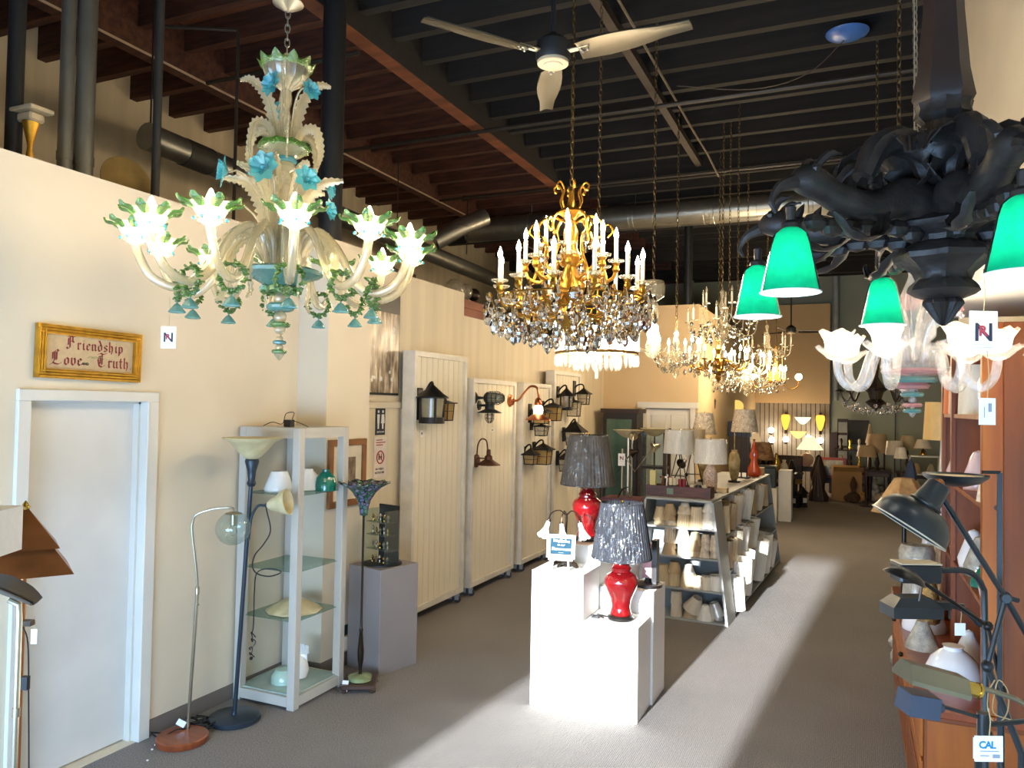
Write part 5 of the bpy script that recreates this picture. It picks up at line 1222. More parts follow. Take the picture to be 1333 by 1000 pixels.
MB().lathe([(.016, .04), (.035, .02), (.045, -.02), (.045, -.05)], 18, Tm((0, -.375, 0))).obj('socket', m_newcopper, t)
MB().lathe([(.045, -.05), (.06, -.09), (.06, -.13), (.05, -.15)], 18, Tm((0, -.375, 0)), cap=False).obj('glass_collar', m_seedy, t)
MB().lathe([(.06, -.155), (.10, -.18), (.15, -.215), (.152, -.222), (.09, -.185), (.055, -.165)], 28, Tm((0, -.375, 0)), cap=False).obj('shade', m_newcopper, t)
MB().ball((0, -.375, -.10), .04, 12).obj('bulb', m_bulb, t)
lamp_pt((XP + .375, 8.36, 2.0), 5.0)
lantern('black lantern with long arched arm on third panel behind copper light', 8.98, 1.93, .17, .22, .17, (.10, .24), glass=m_amber, arm_z=.02)
lantern('square black lantern with amber glass at right of third panel top', 9.42, 1.97, .19, .24, .16, (.09, .12), glass=m_amber, roof=.25, arm_z=.08)
lantern('little black lantern under the copper light on third panel', 9.04, 1.74, .14, .15, .15, (.09, .1), glass=m_seedy, roof=.2)
lantern('small peaked lantern, left one of the low pair on third panel', 8.80, 1.42, .14, .20, .11, (.09, .12), glass=m_amber, roof=.4)
lantern('larger peaked lantern, right one of the low pair on third panel', 9.14, 1.435, .18, .27, .14, (.1, .14), glass=m_amber, roof=.3)
lantern('black lantern with round plate at top left of the farthest panel', 9.98, 2.14, .18, .30, .14, (.10, .16), 'round', arm_z=.1)
lantern('black lantern with tall plate at top right of the farthest panel', 10.66, 2.19, .15, .24, .16, (.12, .22), arm_z=.12)
lantern('clear-paned square lantern between two dark ones on the farthest panel', 10.32, 2.02, .17, .24, .13, (.09, .12), roof=.15)
lantern('boxy black lantern on curved arm at middle of the farthest panel', 10.24, 1.67, .22, .34, .18, (.10, .2), roof=.45, arm_z=-.02)
lantern('black lantern low on the farthest panel half hidden by grey lampshade', 10.0, 1.28, .16, .26, .14, (.10, .2), arm_z=.05)
tg = price_tag((-3.66, 6.22, 1.80), .05, .06, RZW, 'small N tag hanging under the large round lantern', string=.10); logo_N(tg, .05, .06)
tg = price_tag((-3.58, 7.58, 1.80), .05, .05, RZW, 'small N tag hanging under the caged dish light', string=.10); logo_N(tg, .05, .05)

# things on top of and behind the left partition
t = thing('gilded_disc', 'round gilded plate on dark stand behind left wall top', 'ornament', (-4.5, 3.66, 2.95), 1.35)
MB().lathe([(.0, 0), (.17, .0), (.175, .02), (.15, .03), (0, .035)], 28, Tm((0, 0, .56), rx=PI / 2 - .25)).obj('plate', mat('dull_gilt', 'a98f58', 0.6, 0.2, 0.15, 8), t)
MB().bx(-.03, .03, .03, .09, 0, .6).obj('stand', m_bronze, t, smooth=False)
tag(MB().lathe([(.03, 0), (.01, .05), (.02, .3), (.03, .36), (.012, .4), (.02, .44), (.0, .5)], 12).obj('finial_post', m_bronze, loc=(-4.42, 3.47, 2.95)), 'small dark turned post beside gilded disc behind wall top', 'ornament')
t = thing('wall_bracket', 'cream wooden bracket shelf with gilt drop fixed to black pole', 'bracket', (-4.25, 2.83, 3.66))
MB().box((0, 0, .0), (.20, .14, .025), None, .005).box((0, 0, -.04), (.12, .09, .05), None, .01).obj('shelf', mat('aged_cream_wood', 'b8a684', 0.6, 0, 0.12, 8), t, smooth=False)
MB().lathe([(.0, -.3), (.02, -.26), (.012, -.2), (.03, -.12), (.045, -.06)], 12).obj('gilt_drop', m_goldframe, t)
for i, (y, lab) in enumerate(((7.9, 'glass shade with round top sitting on wall ledge beside wooden crate'), (8.15, 'clear glass globe sitting on wall ledge above wooden crate'), (8.4, 'small dark round shade at the end of wall ledge'))):
    tag(MB().ball((0, 0, .12), .12 - .02 * i, 14).lathe([(.05, 0), (.05, .04)], 12).obj('stored_lampshade', (m_seedy, m_seedy, m_bronze)[i], loc=(-4.25, y, 3.27)), lab, 'lamp shade')
t = thing('wooden_crate', 'reddish wooden crate on loft ledge behind low part of left wall', 'crate', (-4.25, 8.15, 2.95))
for k in range(3): MB().bx(.16, .18, -.36, .36, .01 + .1 * k, .10 + .1 * k).obj('plank', mat('reddish_crate_wood', '8a4a30', 0.6, 0, 0.15, 5), t, smooth=False)
MB().bx(-.18, .16, -.36, .36, 0, .31).obj('crate_body', MATS['reddish_crate_wood'], t, smooth=False)
tag(MB().bx(-.2, .2, -.3, .3, 0, .5).lathe([(.12, .5), (.06, .62), (.0, .66)], 14).obj('stored_fixture', mat('deep_brown', '3c2c20', 0.8), loc=(-4.55, 6.9, 2.95)), 'dark stored fixture behind wall top near the poster', 'fixture')  # one even dark brown all over

# ================================================================== pedestals, red lamps, lampshade stand
m_pedw = mat('white_pedestal_laminate', 'e8e6e0', 0.4, 0, 0.01, 2)
m_red = mat('oxblood_red_glaze', '780d12', 0.08, 0, 0.15, 4, color2='4c070a', spec=0.7, coat=0.6)
m_ebony = mat('ebonised_wood', '171412', 0.35)
m_grey = mat('grey_stand_paint', 'a5a7a4', 0.5, 0, 0.04, 4)
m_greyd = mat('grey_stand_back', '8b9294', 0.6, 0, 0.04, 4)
def fabric(name, c, c2=None, rough=.55, coat=.5, spec=.5): return mat(name, c, rough, 0, 0.05, 30, (1, 1, .3), 0.3, 60, color2=c2, coat=coat, spec=spec)
def cello():
    """crinkled clear wrapping film"""
    m = bpy.data.materials.new('cellophane_wrap'); m.use_nodes = True; nt = m.node_tree; nt.nodes.clear()
    out = nt.nodes.new('ShaderNodeOutputMaterial'); t = nt.nodes.new('ShaderNodeBsdfTransparent'); g = nt.nodes.new('ShaderNodeBsdfGlossy'); g.inputs[1].default_value = .12
    tc = nt.nodes.new('ShaderNodeTexCoord'); mp = nt.nodes.new('ShaderNodeMapping'); mp.inputs['Scale'].default_value = (1, 1, .35)
    n = nt.nodes.new('ShaderNodeTexNoise'); n.inputs['Scale'].default_value = 16; n.inputs['Detail'].default_value = 3; n.inputs['Distortion'].default_value = 1.5
    b = nt.nodes.new('ShaderNodeBump'); b.inputs['Strength'].default_value = 1.0; b.inputs['Distance'].default_value = .06
    x = nt.nodes.new('ShaderNodeMixShader'); x.inputs[0].default_value = .08
    nt.links.new(tc.outputs['Object'], mp.inputs[0]); nt.links.new(mp.outputs[0], n.inputs['Vector']); nt.links.new(n.outputs[0], b.inputs['Height']); nt.links.new(b.outputs[0], g.inputs['Normal'])
    nt.links.new(t.outputs[0], x.inputs[1]); nt.links.new(g.outputs[0], x.inputs[2]); nt.links.new(x.outputs[0], out.inputs[0])
    return m
m_cello = cello()
def block(label, x0, x1, y0, y1, h):
    t = tag(MB().bx(x0, x1, y0, y1, 0, h, bev=.003).obj('plinth', m_pedw, smooth=False), label, 'pedestal'); return t
block('tall white display pedestal in front holding the little chalkboard', -2.015, -1.642, 4.945, 5.31, .92)
block('lowest white pedestal at front right holding the nearer red lamp', -1.638, -1.265, 4.945, 5.298, .615)
block('white pedestal behind the nearer red lamp', -1.638, -1.25, 5.302, 5.66, .775)
block('tallest white pedestal at the back holding the farther red lamp', -2.015, -1.642, 5.314, 5.68, 1.05)

def ginger_lamp(label, loc, m_shade, rz):
    t = thing('table_lamp', label, 'table lamp', loc, rz)
    MB().lathe([(.0, 0), (.085, 0), (.09, .012), (.085, .022), (.07, .03), (0, .03)], 30).obj('foot', m_ebony, t)
    MB().lathe([(.068, .03), (.075, .04), (.068, .055), (.062, .09), (.072, .14), (.095, .19), (.112, .235), (.113, .265), (.10, .295), (.075, .315), (.062, .322), (.062, .335)], 36).obj('jar', m_red, t)
    lid = MB().lathe([(.066, .335), (.068, .345), (.062, .35), (.055, .36), (.052, .385), (.05, .40), (.03, .415), (.012, .42), (.01, .45)], 30).obj('lid', m_red, t)
    MB().cyl((0, 0, .42), (0, 0, .76), .005).obj('harp_rod', m_brass, t)
    sh = MB().lathe([(.203, .415), (.143, .78), (.14, .78), (.20, .415)], 144, wave=lambda k, a: (.0035 * math.cos(48 * a), 0), cap=False).obj('pleated_shade', m_shade, t)
    MB().lathe([(.204, .41), (.206, .42), (.202, .425)], 48, cap=False).lathe([(.142, .775), (.146, .782), (.14, .785)], 48, cap=False).obj('shade_trim', m_shade, sh)
    MB().lathe([(.209, .408), (.205, .45), (.175, .62), (.15, .765), (.146, .79), (.10, .788)], 40, wave=lambda k, a: (.004 * math.sin(7 * a + k) + .003 * math.sin(17 * a + 2 * k), 0), cap=False).obj('plastic_wrap', m_cello, sh)
    MB().lathe([(.006, .78), (.01, .79), (.004, .80), (0, .805)], 10).obj('finial', m_brass, t)
    return t
ginger_lamp('red ginger-jar lamp with dark pleated shade in plastic, nearer and lower one', (-1.43, 5.12, .615), fabric('black_pleats_sunlit', '36383e', '25272c', .9, .02, .12), .3)  # black fabric, slate tone put in for the sun on it
ginger_lamp('red ginger-jar lamp with dark pleated shade in plastic, farther and higher one', (-1.815, 5.535, 1.05), fabric('black_pleats_unlit', '4a453e', '332e2a', .6, .2), 1.2)  # same black fabric, browner tone put in for film reflections out of the sun
random.seed(21)
tag(MB().tube(spline([(-1.56, 5.06, .622), (-1.60, 5.03, .63), (-1.55, 5.02, .65), (-1.53, 5.05, .625), (-1.58, 5.07, .64), (-1.52, 5.08, .63), (-1.49, 5.11, .628)], 5), .0045, 6).box((-1.585, 5.035, .632), (.05, .02, .02)).obj('electric_cable', m_cord), 'short black cord and plug beside the nearer red lamp', 'cord')
tag(MB().tube(spline([(-1.74, 5.47, 1.056), (-1.70, 5.44, 1.06), (-1.68, 5.46, 1.075), (-1.71, 5.50, 1.06), (-1.73, 5.52, 1.06)], 5), .004, 6).obj('electric_cable', m_cord), 'small loop of black cord at the foot of the farther red lamp', 'cord')

# chalkboard on a little easel, lily lamp behind it
t = thing('chalkboard', 'small white-framed chalkboard on easel welcoming visitors to the showroom', 'chalkboard', (-1.845, 5.06, .92), .16)
E_ = Tm((0, 0, .155), rx=-.16)
for (x0, x1, z0, z1) in ((-.10, .10, .055, .08), (-.10, .10, -.08, -.055), (-.10, -.075, -.055, .055), (.075, .10, -.055, .055)):
    MB().bx(x0, x1, -.008, .008, z0, z1, E_).obj('frame_rail', m_trim, t, smooth=False)
MB().bx(-.075, .075, -.003, .003, -.055, .055, E_).obj('board', mat('blue_slate_board', '25404f', 0.95, 0, 0.1, 20, spec=0.05), t, smooth=False)
chk = mat('white_chalk', 'eef0ee', 0.9)
for s_, z, sz in (('Welcome', .036, .030), ('to our', .010, .020), ('Showroom', -.018, .030), ('est. 1952', -.042, .014)):
    if s_.startswith('est'): s_ = '~ ~ ~'
    text('lettering', s_, sz, chk, t, E_ @ Tm((0, -.0045, z)) @ R90, .0004, shear=.15)
for x in (-.06, .06): MB().cyl((x, -.03, 0), (x * .8, .0, .10), .007, n=6).obj('leg', m_trim, t)
MB().cyl((0, .10, 0), (0, .02, .16), .006, n=6).obj('leg', m_trim, t); MB().box((0, -.012, .068), (.17, .03, .012), Tm()).obj('ledge', m_trim, t, smooth=False)
t = thing('lily_lamp', 'small three-arm lily lamp with white fluted glass shades behind chalkboard', 'table lamp', (-1.86, 5.20, .92), 0)
MB().lathe([(.0, 0), (.06, 0), (.062, .01), (.02, .02), (.008, .05), (.006, .2), (.01, .36), (0, .37)], 20).obj('stem', m_bronze, t)
lsh = MB().lathe([(.012, 0), (.016, -.02), (.02, -.06), (.03, -.10), (.046, -.125), (.044, -.125), (.028, -.1), (.017, -.06)], 24, wave=lambda k, a: (.004 * math.cos(8 * a) * (3 <= k <= 5), .005 * math.cos(8 * a) * (3 <= k <= 5)), cap=False).mesh('lily_shade', m_white)
for (dx, dy, tl) in ((-.12, -.03, -.35), (.0, -.10, .12), (.10, .0, .3)):
    a_ = MB().tube(spline([(0, 0, .35), (dx * .4, dy * .4, .385), (dx * .85, dy * .85, .365), (dx, dy, .32)], 5), .005, 6).lathe([(.012, .32), (.014, .31), (.012, .30)], 10, Tm((dx, dy, 0))).obj('arm', m_bronze, t)
    put('lily_shade', lsh, a_, M=Tm((dx, dy, .31), ry=-tl))
tag(leaf(leaf(leaf(MB(), [(-.1, 0, .0), (-.04, 0, .03), (.04, .0, .02), (.08, 0, .0)], .035, False, .6), [(-.05, -.03, .0), (.0, -.02, .045), (.06, -.02, .03), (.1, -.03, .01)], .03, False, .6), [(.02, .03, .0), (-.05, .02, .03), (-.12, .02, .01)], .03, False, .6).obj('bronze_leaves', m_bronze, loc=(-1.83, 5.12, .925)), 'dark bronze lily-pad leaves lying on pedestal under chalkboard', 'ornament')
tag(MB().bx(-.012, .012, -.09, .09, 0, .006, Tm((-1.72, 5.03, .92), rz=-.6)).obj('white_stick', m_trim, smooth=False), 'thin white strip lying on tall pedestal beside chalkboard', 'strip')
t = thing('boxed_lamp', 'black base with white tube and pink carton on pedestal behind nearer red lamp', 'display', (-1.40, 5.47, .775))
MB().lathe([(.0, 0), (.10, 0), (.10, .02), (.03, .03), (.02, .06), (0, .07)], 20, Tm((.07, 0, 0))).obj('base', m_ebony, t)
MB().lathe([(.05, .02), (.055, .25), (.0, .25)], 18, Tm((-.05, .02, 0))).obj('white_tube', m_white, t)
MB().bx(.03, .10, -.02, .05, .06, .30).obj('carton', mat('pink_carton', 'c79aa2', 0.5), t, smooth=False)
MB().bx(.10, .135, -.03, .06, .02, .33).obj('carton_side', m_ebony, t, smooth=False)

# ------------------------------------------------------------------ the grey A-frame stand of lampshades
SO, SA = Vector((-1.545, 7.53, 0)), -.053
SM = Matrix.Translation(SO) @ Matrix.Rotation(SA, 4, 'Z')
LEN = 3.6
st = thing('shade_stand', 'long grey A-frame stand packed with lampshades on its front and side', 'display stand', SO, SA)
def hw(z): return .475 - .1288 * z
def slab(y0, y1, z0, z1, x0=None, x1=None):
    """sloping slab: x limits follow the A-frame unless given"""
    vs = []
    for z in (z0, z1):
        a = -hw(z) if x0 is None else x0(z); b = hw(z) if x1 is None else x1(z)
        vs += [(a, y0, z), (b, y0, z), (b, y1, z), (a, y1, z)]
    return vs, [(3, 2, 1, 0), (4, 5, 6, 7), (0, 1, 5, 4), (1, 2, 6, 5), (2, 3, 7, 6), (3, 0, 4, 7)]
def slabo(name, m, *a, **k): MB().add(*slab(*a, **k), None, True).obj(name, m, st, smooth=False)
slabo('top_board', m_grey, 0, LEN, 1.145, 1.165)
for z in (.0, .29, .595, .875): slabo('shelf_board', m_grey, .01, .36, z, z + .018)
slabo('back_panel', m_greyd, .36, .375, 0, 1.145)
for s in (-1, 1):
    f = (lambda z, s=s: s * hw(z) - .012) ; g = (lambda z, s=s: s * hw(z) + .012)
    slabo('side_panel', m_grey, -.0, .37, 0, 1.145, f, g)
slabo('end_panel', m_grey, LEN - .06, LEN - .04, 0, 1.145)
slabo('end_panel', m_grey, 1.45, 1.47, 0, 1.145, lambda z: 0.0, lambda z: hw(z) - .05)
slabo('spine_panel', m_greyd, .375, LEN - .06, 0, 1.145, lambda z: -.01, lambda z: .01)
for z in (.02, .42, .76): slabo('shelf_board', m_grey, .375, LEN - .06, z, z + .018, lambda z: .01)
def shade_mesh(r0, r1, h, m, pleats=0, scal=0, n=30, curve=0.0):
    prof = [(r0 + (r1 - r0) * q - curve * math.sin(PI * q), h * q) for q in (0, .06, .3, .5, .7, .95, 1)]
    prof += [(prof[-1][0] - .003, h - .001), (r0 - .004, .004)]
    return MB().lathe(prof, n if not pleats else pleats * 3, wave=lambda k, a: ((.003 * math.cos(pleats * a) if pleats else 0) + (.006 * math.cos(scal * a) * (k < 2) if scal else 0), (.006 * math.cos(scal * a) if scal and k == 0 else 0)), cap=False).mesh('lampshade', m)
f_ivory, f_cream = fabric('ivory_shade_fabric', 'd9cdb6'), fabric('cream_shade_fabric', 'cdb892')
f_tan, f_white = fabric('tan_shade_fabric', 'b49a74'), fabric('white_shade_fabric', 'ece6d8')
f_floral = mat('floral_shade_fabric', 'e2d6be', 0.5, 0, 0.1, 26, color2='b8a088', coat=0.35)
f_silver = mat('silvery_shade_fabric', 'd8d4cc', 0.25, 0.2, 0.1, 10, coat=0.6, bump=0.3)
SMESH = {k: shade_mesh(*a) for k, a in dict(
    cone=(.066, .036, .10, f_tan), cone_c=(.066, .036, .115, f_cream), bell=(.075, .035, .10, f_ivory, 0, 0, 30, .012), tall=(.062, .045, .19, f_cream, 20),
    scal=(.062, .032, .09, f_white, 0, 8), flor=(.048, .034, .08, f_floral), flor_c=(.06, .042, .11, f_floral), silv=(.072, .042, .13, f_silver), drum=(.07, .066, .13, f_white), drum_c=(.07, .058, .12, f_cream),
    bigc=(.095, .045, .14, f_ivory), cyl=(.055, .047, .12, f_ivory), lowc=(.085, .055, .07, f_cream), wcone=(.078, .03, .125, f_white)).items()}
ORD = ('first', 'second', 'third', 'fourth', 'fifth', 'sixth', 'seventh')
def shade_at(key, x, y, z, label, tilt=(0, 0), group='lampshades on the grey stand', s=1.0):
    o = put('lampshade', SMESH[key], M=SM @ Tm((x, y, z), rx=tilt[0], ry=tilt[1], s=s)); return tag(o, label, 'lamp shade', group)
rows = [('top shelf', .893, [(-.2, ['cone_c', 'cone_c']), (-.105, ['flor_c', 'cone', 'cone']), (.035, ['tall', 'bell']), (.16, ['tall']), (.275, ['scal', 'scal', 'scal', 'scal'])]),
        ('second shelf', .613, [(-.105, ['cone', 'cone', 'tall']), (.027, ['cyl', 'silv']), (.14, ['cone_c', 'cone', 'cone_c']), (.245, ['flor', 'flor', 'flor']), (.335, ['flor', 'flor', 'flor'])]),
        ('third shelf', .308, [(-.16, ['tall']), (-.06, ['tall', 'cone']), (.08, ['drum_c', 'scal']), (.19, ['flor_c']), (.265, ['cyl']), (.35, ['drum'])]),
        ('bottom shelf', .018, [(-.03, ['cyl', 'cyl']), (.255, ['wcone'])])]
look = dict(cone='tan cone', cone_c='cream cone', bell='ivory bell', tall='tall cream pleated', scal='white scalloped', flor='small floral', flor_c='floral cone', silv='shiny silver', drum='white drum', drum_c='cream drum', bigc='wide ivory', cyl='ivory tapered', lowc='low cream', wcone='white cone')
pos = {0: 'bottom of', 1: 'second up in', 2: 'third up in', 3: 'topmost of'}
for rn, z, sts in rows:
    for i, (x, keys) in enumerate(sts):
        zz = z
        for j, k in enumerate(keys):
            where = ('alone in' if len(keys) == 1 else 'topmost of' if j == len(keys) - 1 else pos[j])
            shade_at(k, x + random.uniform(-.004, .004), .10 + random.uniform(-.02, .02), zz, '%s lampshade, %s the %s stack, front %s of grey stand' % (look[k], where, ORD[i], rn), s=random.uniform(1.02, 1.12))
            zz += {'tall': .12, 'cyl': .115, 'silv': .1, 'drum_c': .115}.get(k, .052 if k != 'flor' else .068) if j < len(keys) - 1 else 0
shade_at('lowc', .11, .12, .018, 'low cream lampshade under the tilted wide one, front bottom shelf')
shade_at('bigc', .125, .10, .10, 'wide ivory lampshade tilted on its side, front bottom shelf', (.25, .45))
shade_at('silv', .37, .10, .07, 'shiny lampshade leaning at right end of front bottom shelf', (.15, -.3))
shade_at('flor_c', .355, .16, .018, 'floral lampshade under the leaning shiny one, front bottom shelf')
# shades spilling from the open long side
for k, a in dict(wrap=(.10, .065, .24, f_cream, 24), wrapt=(.10, .07, .24, f_tan, 24), pl=(.09, .085, .28, f_ivory, 28), pl2=(.10, .095, .30, f_white, 28), dr=(.13, .12, .22, f_white, 24), tl=(.11, .105, .42, f_white, 30), tb=(.085, .05, .30, f_white, 20)).items(): SMESH[k] = shade_mesh(*a)
side_rows = [(.785, 'upper', [(.55, 'wrap', 'cream wrapped'), (.85, 'wrapt', 'tan wrapped'), (1.2, 'pl', 'ivory pleated'), (1.7, 'pl2', 'white pleated'), (2.15, 'wrapt', 'tan pleated'), (2.6, 'pl', 'tall ivory'), (3.05, 'wrap', 'shiny cream')]),
             (.445, 'middle', [(.5, 'wrapt', 'tan crinkled'), (.72, 'wrap', 'cream crinkled'), (.98, 'pl', 'ivory pleated'), (1.22, 'pl2', 'white pleated'), (1.62, 'pl', 'ivory straight'), (1.85, 'pl2', 'wide white')]),
             (.045, 'lower', [(.55, 'tb', 'narrow white'), (.85, 'pl2', 'white pleated'), (1.18, 'tl', 'tall white'), (2.0, 'tl', 'tall white pleated'), (2.45, 'tl', 'tallest white'), (2.9, 'pl2', 'short white')])]
for z, rn, L_ in side_rows:
    for i, (y, k, lk) in enumerate(L_):
        shade_at(k, hw(z + .12) - .085, y, z + .02, '%s lampshade, %s from the front on %s side shelf of grey stand' % (lk, ORD[i], rn), (0, .10 + .06 * (i % 2)), s=1.12)
shade_at('dr', .44, .72, .30, 'white drum lampshade sitting on others at low front of side shelves', (.1, .1))
shade_at('tb', .455, .52, .05, 'slim white lampshade leaning out at low front corner of stand', (0, .05), s=1.1)

# ------------------------------------------------------------------ on top of the stand
def sw(x, y, z=1.165): return SM @ Vector((x, y, z))
t = thing('wooden_tray', 'dark red-brown wooden tray of paint tubes and brushes on lampshade stand', 'tray', sw(-.045, .24), SA + .02)
wt = wood_mat('dark_mahogany', '3a1c14', '5c2e20', 4, (1, 8, 8))
for (x0, x1, y0, y1) in ((-.32, .32, -.10, -.085), (-.32, .32, .085, .10), (-.32, -.305, -.085, .085), (.305, .32, -.085, .085)): MB().bx(x0, x1, y0, y1, 0, .105).obj('side', wt, t, smooth=False)
MB().bx(-.305, .305, -.085, .085, 0, .012).obj('bottom', wt, t, smooth=False)
MB().bx(-.11, -.045, -.103, -.1, .025, .085).obj('label_plate', mat('green_grey_label', '7d8f78', 0.6), t, smooth=False)
def tr(x, y, z=.012): return SM @ (Vector((-.045, .24, 1.165 + z)) + Vector((x, y, 0)))
tag(MB().bx(-.03, .03, -.025, .025, 0, .235).obj('yellow_box', mat('pale_yellow_card', 'e0cf86', 0.6), loc=tr(-.27, -.03), smooth=False), 'tall pale yellow box standing at left end of wooden tray', 'box')
for i in range(5):
    o = MB().cyl((0, 0, 0), (random.uniform(-.02, .02), random.uniform(-.01, .01), .16 + .02 * (i % 3)), .008, n=8).ball((0, 0, .17), .012, 6).obj('brush', (m_cherry, m_copper, m_tag)[i % 3], loc=tr(-.20 + .026 * i, .0)); tag(o, '%s brush standing in tray, %s from the yellow box' % (('cherry-handled', 'copper-handled', 'white-handled')[i % 3], ('first', 'second', 'third', 'fourth', 'fifth')[i]), 'brush', 'brushes in the tray')
for i, x in enumerate((-.085, -.045)):
    t2 = thing('paint_tube', ('left' if i == 0 else 'right') + ' one of two cream tubes with black band in tray', 'tube', tr(x, -.04), 0, 'cream tubes in the tray')
    MB().cyl((0, 0, 0), (0, 0, .17), .019, n=14).obj('body', mat('cream_tube', 'dccca8', 0.4), t2); MB().cyl((0, 0, .07), (0, 0, .10), .0195, n=14).obj('band', m_cord, t2)
for i, x in enumerate((.01, .05)):
    t2 = thing('paint_tube', ('left' if i == 0 else 'right') + ' one of two dark red tubes in tray', 'tube', tr(x, -.04), 0, 'red tubes in the tray')
    MB().cyl((0, 0, 0), (0, 0, .165), .02, n=14).obj('body', mat('dark_red_tube', '8c1f24', 0.4), t2); MB().cyl((0, 0, .06), (0, 0, .09), .0205, n=14).obj('band', mat('gold_band', 'b08a4a', 0.4), t2)
for i, (x, m_) in enumerate(((.13, MATS['cream_tube']), (.19, m_cord), (.25, MATS['cream_tube']))):
    tag(MB().lathe([(.026, 0), (.028, .10), (.024, .115), (0, .118)], 14).obj('small_jar', m_, loc=tr(x, -.03)), ('cream small jar at middle of tray', 'black small jar between two cream jars in tray', 'cream small jar at right end of tray')[i], 'jar')
def drum_lamp(label, loc, r0, r1, z0, z1, m_s, base):
    t = thing('table_lamp', label, 'table lamp', loc, SA)
    s_ = MB().lathe([(r0, z0), (r1, z1), (r1 - .004, z1), (r0 - .004, z0)], 36, cap=False).obj('shade', m_s, t)
    MB().lathe([(r0 + .004, z0 - .003), (r1 + .005, z1 + .003), (r1 * .7, z1 + .002)], 30, wave=lambda k, a: (.003 * math.sin(9 * a + k), 0), cap=False).obj('plastic_wrap', m_cello, s_)
    base(t); MB().cyl((0, 0, z0 - .02), (0, 0, z1 + .02), .004, n=6).obj('harp_rod', m_brass, t)
    return t
def wire_base(t):
    for s in (-1, 1):
        MB().cyl((s * .11, 0, 0), (s * .02, 0, .38), .006, n=6).obj('leg', m_cord, t)
    MB().cyl((0, .1, 0), (0, .02, .38), .006, n=6).obj('leg', m_cord, t); MB().cyl((-.08, 0, .12), (.08, 0, .12), .005, n=6).obj('stretcher', m_cord, t)
def pebble_base(t):
    MB().lathe([(.055, 0), (.068, .03), (.075, .14), (.072, .2), (.045, .27), (.03, .29), (.02, .31)], 26).obj('vase', mat('pebbled_white_ceramic', 'cdb9aa', 0.4, 0, 0.25, 60, color2='9a8578', bump=0.6, bscale=70), t)
    MB().box((0, 0, .005), (.14, .14, .01)).obj('foot', m_ebony, t, smooth=False)
def floral_base(t):
    MB().lathe([(.03, .03), (.045, .05), (.065, .16), (.07, .27), (.055, .34), (.035, .37), (.04, .39)], 26).obj('vase', mat('cream_vase_with_flowers', 'c8b27c', 0.25, 0, 0.12, 9, color2='7a6238'), t)
    MB().lathe([(.07, 0), (.072, .02), (.03, .03)], 20).obj('foot', m_ebony, t); MB().cyl((0, 0, .38), (0, 0, .6), .006).obj('neck', m_brass, t)
def frame_base(t):
    for x in (-.035, .035): MB().bx(x - .008, x + .008, -.008, .008, .015, .66).obj('upright', m_cord, t, smooth=False)
    MB().box((0, 0, .0075), (.14, .12, .015)).obj('foot', m_cord, t, smooth=False); MB().bx(-.035, .035, -.008, .008, .62, .636).obj('crossbar', m_cord, t, smooth=False)
drum_lamp('white drum-shade lamp on black wire legs at left of lampshade stand', sw(-.36, 1.15) + Vector((.06, 0, 0)), .175, .155, .375, .635, f_white, wire_base)
drum_lamp('cream drum-shade lamp just behind the wire-legged white one', sw(-.22, 1.5), .14, .13, .36, .64, f_cream, wire_base)
drum_lamp('large white drum-shade lamp on pebbled white vase in front', sw(.13, .80), .178, .16, .305, .56, f_white, pebble_base)
drum_lamp('floral cone-shade lamp on cream vase behind the pebbled one', sw(-.20, 1.95), .15, .10, .57, .83, f_floral, floral_base)
drum_lamp('small floral-shade lamp on black twin-rod base near far end', sw(.13, 2.75), .17, .125, .59, .88, f_floral, frame_base)
t = thing('floral_vase', 'cream vase painted with dark flowers between the two patterned lamps', 'vase', sw(.13, 2.1), 0); floral_base(t)
MB().tube([(0, 0, .03), (.0, -.005, .05)], .01).obj('stand', m_ebony, t)
tag(MB().lathe([(.06, 0), (.095, .03), (.09, .09), (.05, .16), (.04, .22), (.06, .27), (.04, .34), (.022, .42), (.012, .47), (.02, .49)], 20, Matrix.Diagonal((1, .5, 1, 1))).obj('red_sculpture', mat('orange_red_glass', 'a8200c', 0.08, 0, 0.25, 6, color2='d25a14', coat=0.5), loc=sw(.20, 3.05)), 'tall orange-red curvy glass vase at far end of stand', 'vase')
tag(MB().bx(-.1, .1, -.07, .07, 0, .10).obj('carton', mat('beige_carton', 'a8916a', 0.7), loc=sw(.18, 3.4), smooth=False), 'low beige carton on the far corner of lampshade stand', 'box')
tag(MB().bx(-.05, .05, -.06, .06, 0, .05).obj('small_carton', mat('cream_card_box', 'd2b98a', 0.7), loc=sw(.25, .86), smooth=False), 'small cream card box beside the pebbled vase', 'box')

# ================================================================== pine hutch and task lamps on the right
m_pine = wood_mat('knotty_pine', '874208', 'ab6114', 1.6, (7, 7, .7), 0.5, 0.05)
m_pine2 = wood_mat('dark_grained_pine', '5c2a08', '7e410e', 1.2, (9, 9, .8), 0.5, 0.05)
m_pine3 = wood_mat('cherry_stained_pine', '6a3009', '8c4610', 1.6, (7, 7, .7), 0.5, 0.05)
m_gun = mat('gunmetal_enamel', '2a2d2f', 0.35, 0.4, 0.06, 6)
m_oilb = mat('oil_rubbed_bronze', '2a2522', 0.3, 0.6, 0.1, 8)
m_antb = mat('antique_brass', '837d68', 0.34, 0.75, 0.1, 8)
HX0, HX1, HY0, HY1 = .52, .83, 3.95, 5.62
t = thing('pine_hutch', 'tall knotty pine hutch with open shelves of glass shades along right wall', 'hutch', (0, 0, 0))
MB().bx(HX0, .60, HY0 - .02, HY0, .74, 2.45, bev=.003).obj('end_board', m_pine, t, smooth=False)
e2 = MB().bx(.60, HX1, HY0 - .02, HY0, .74, 2.45, bev=.003).obj('end_board', m_pine2, t, smooth=False)
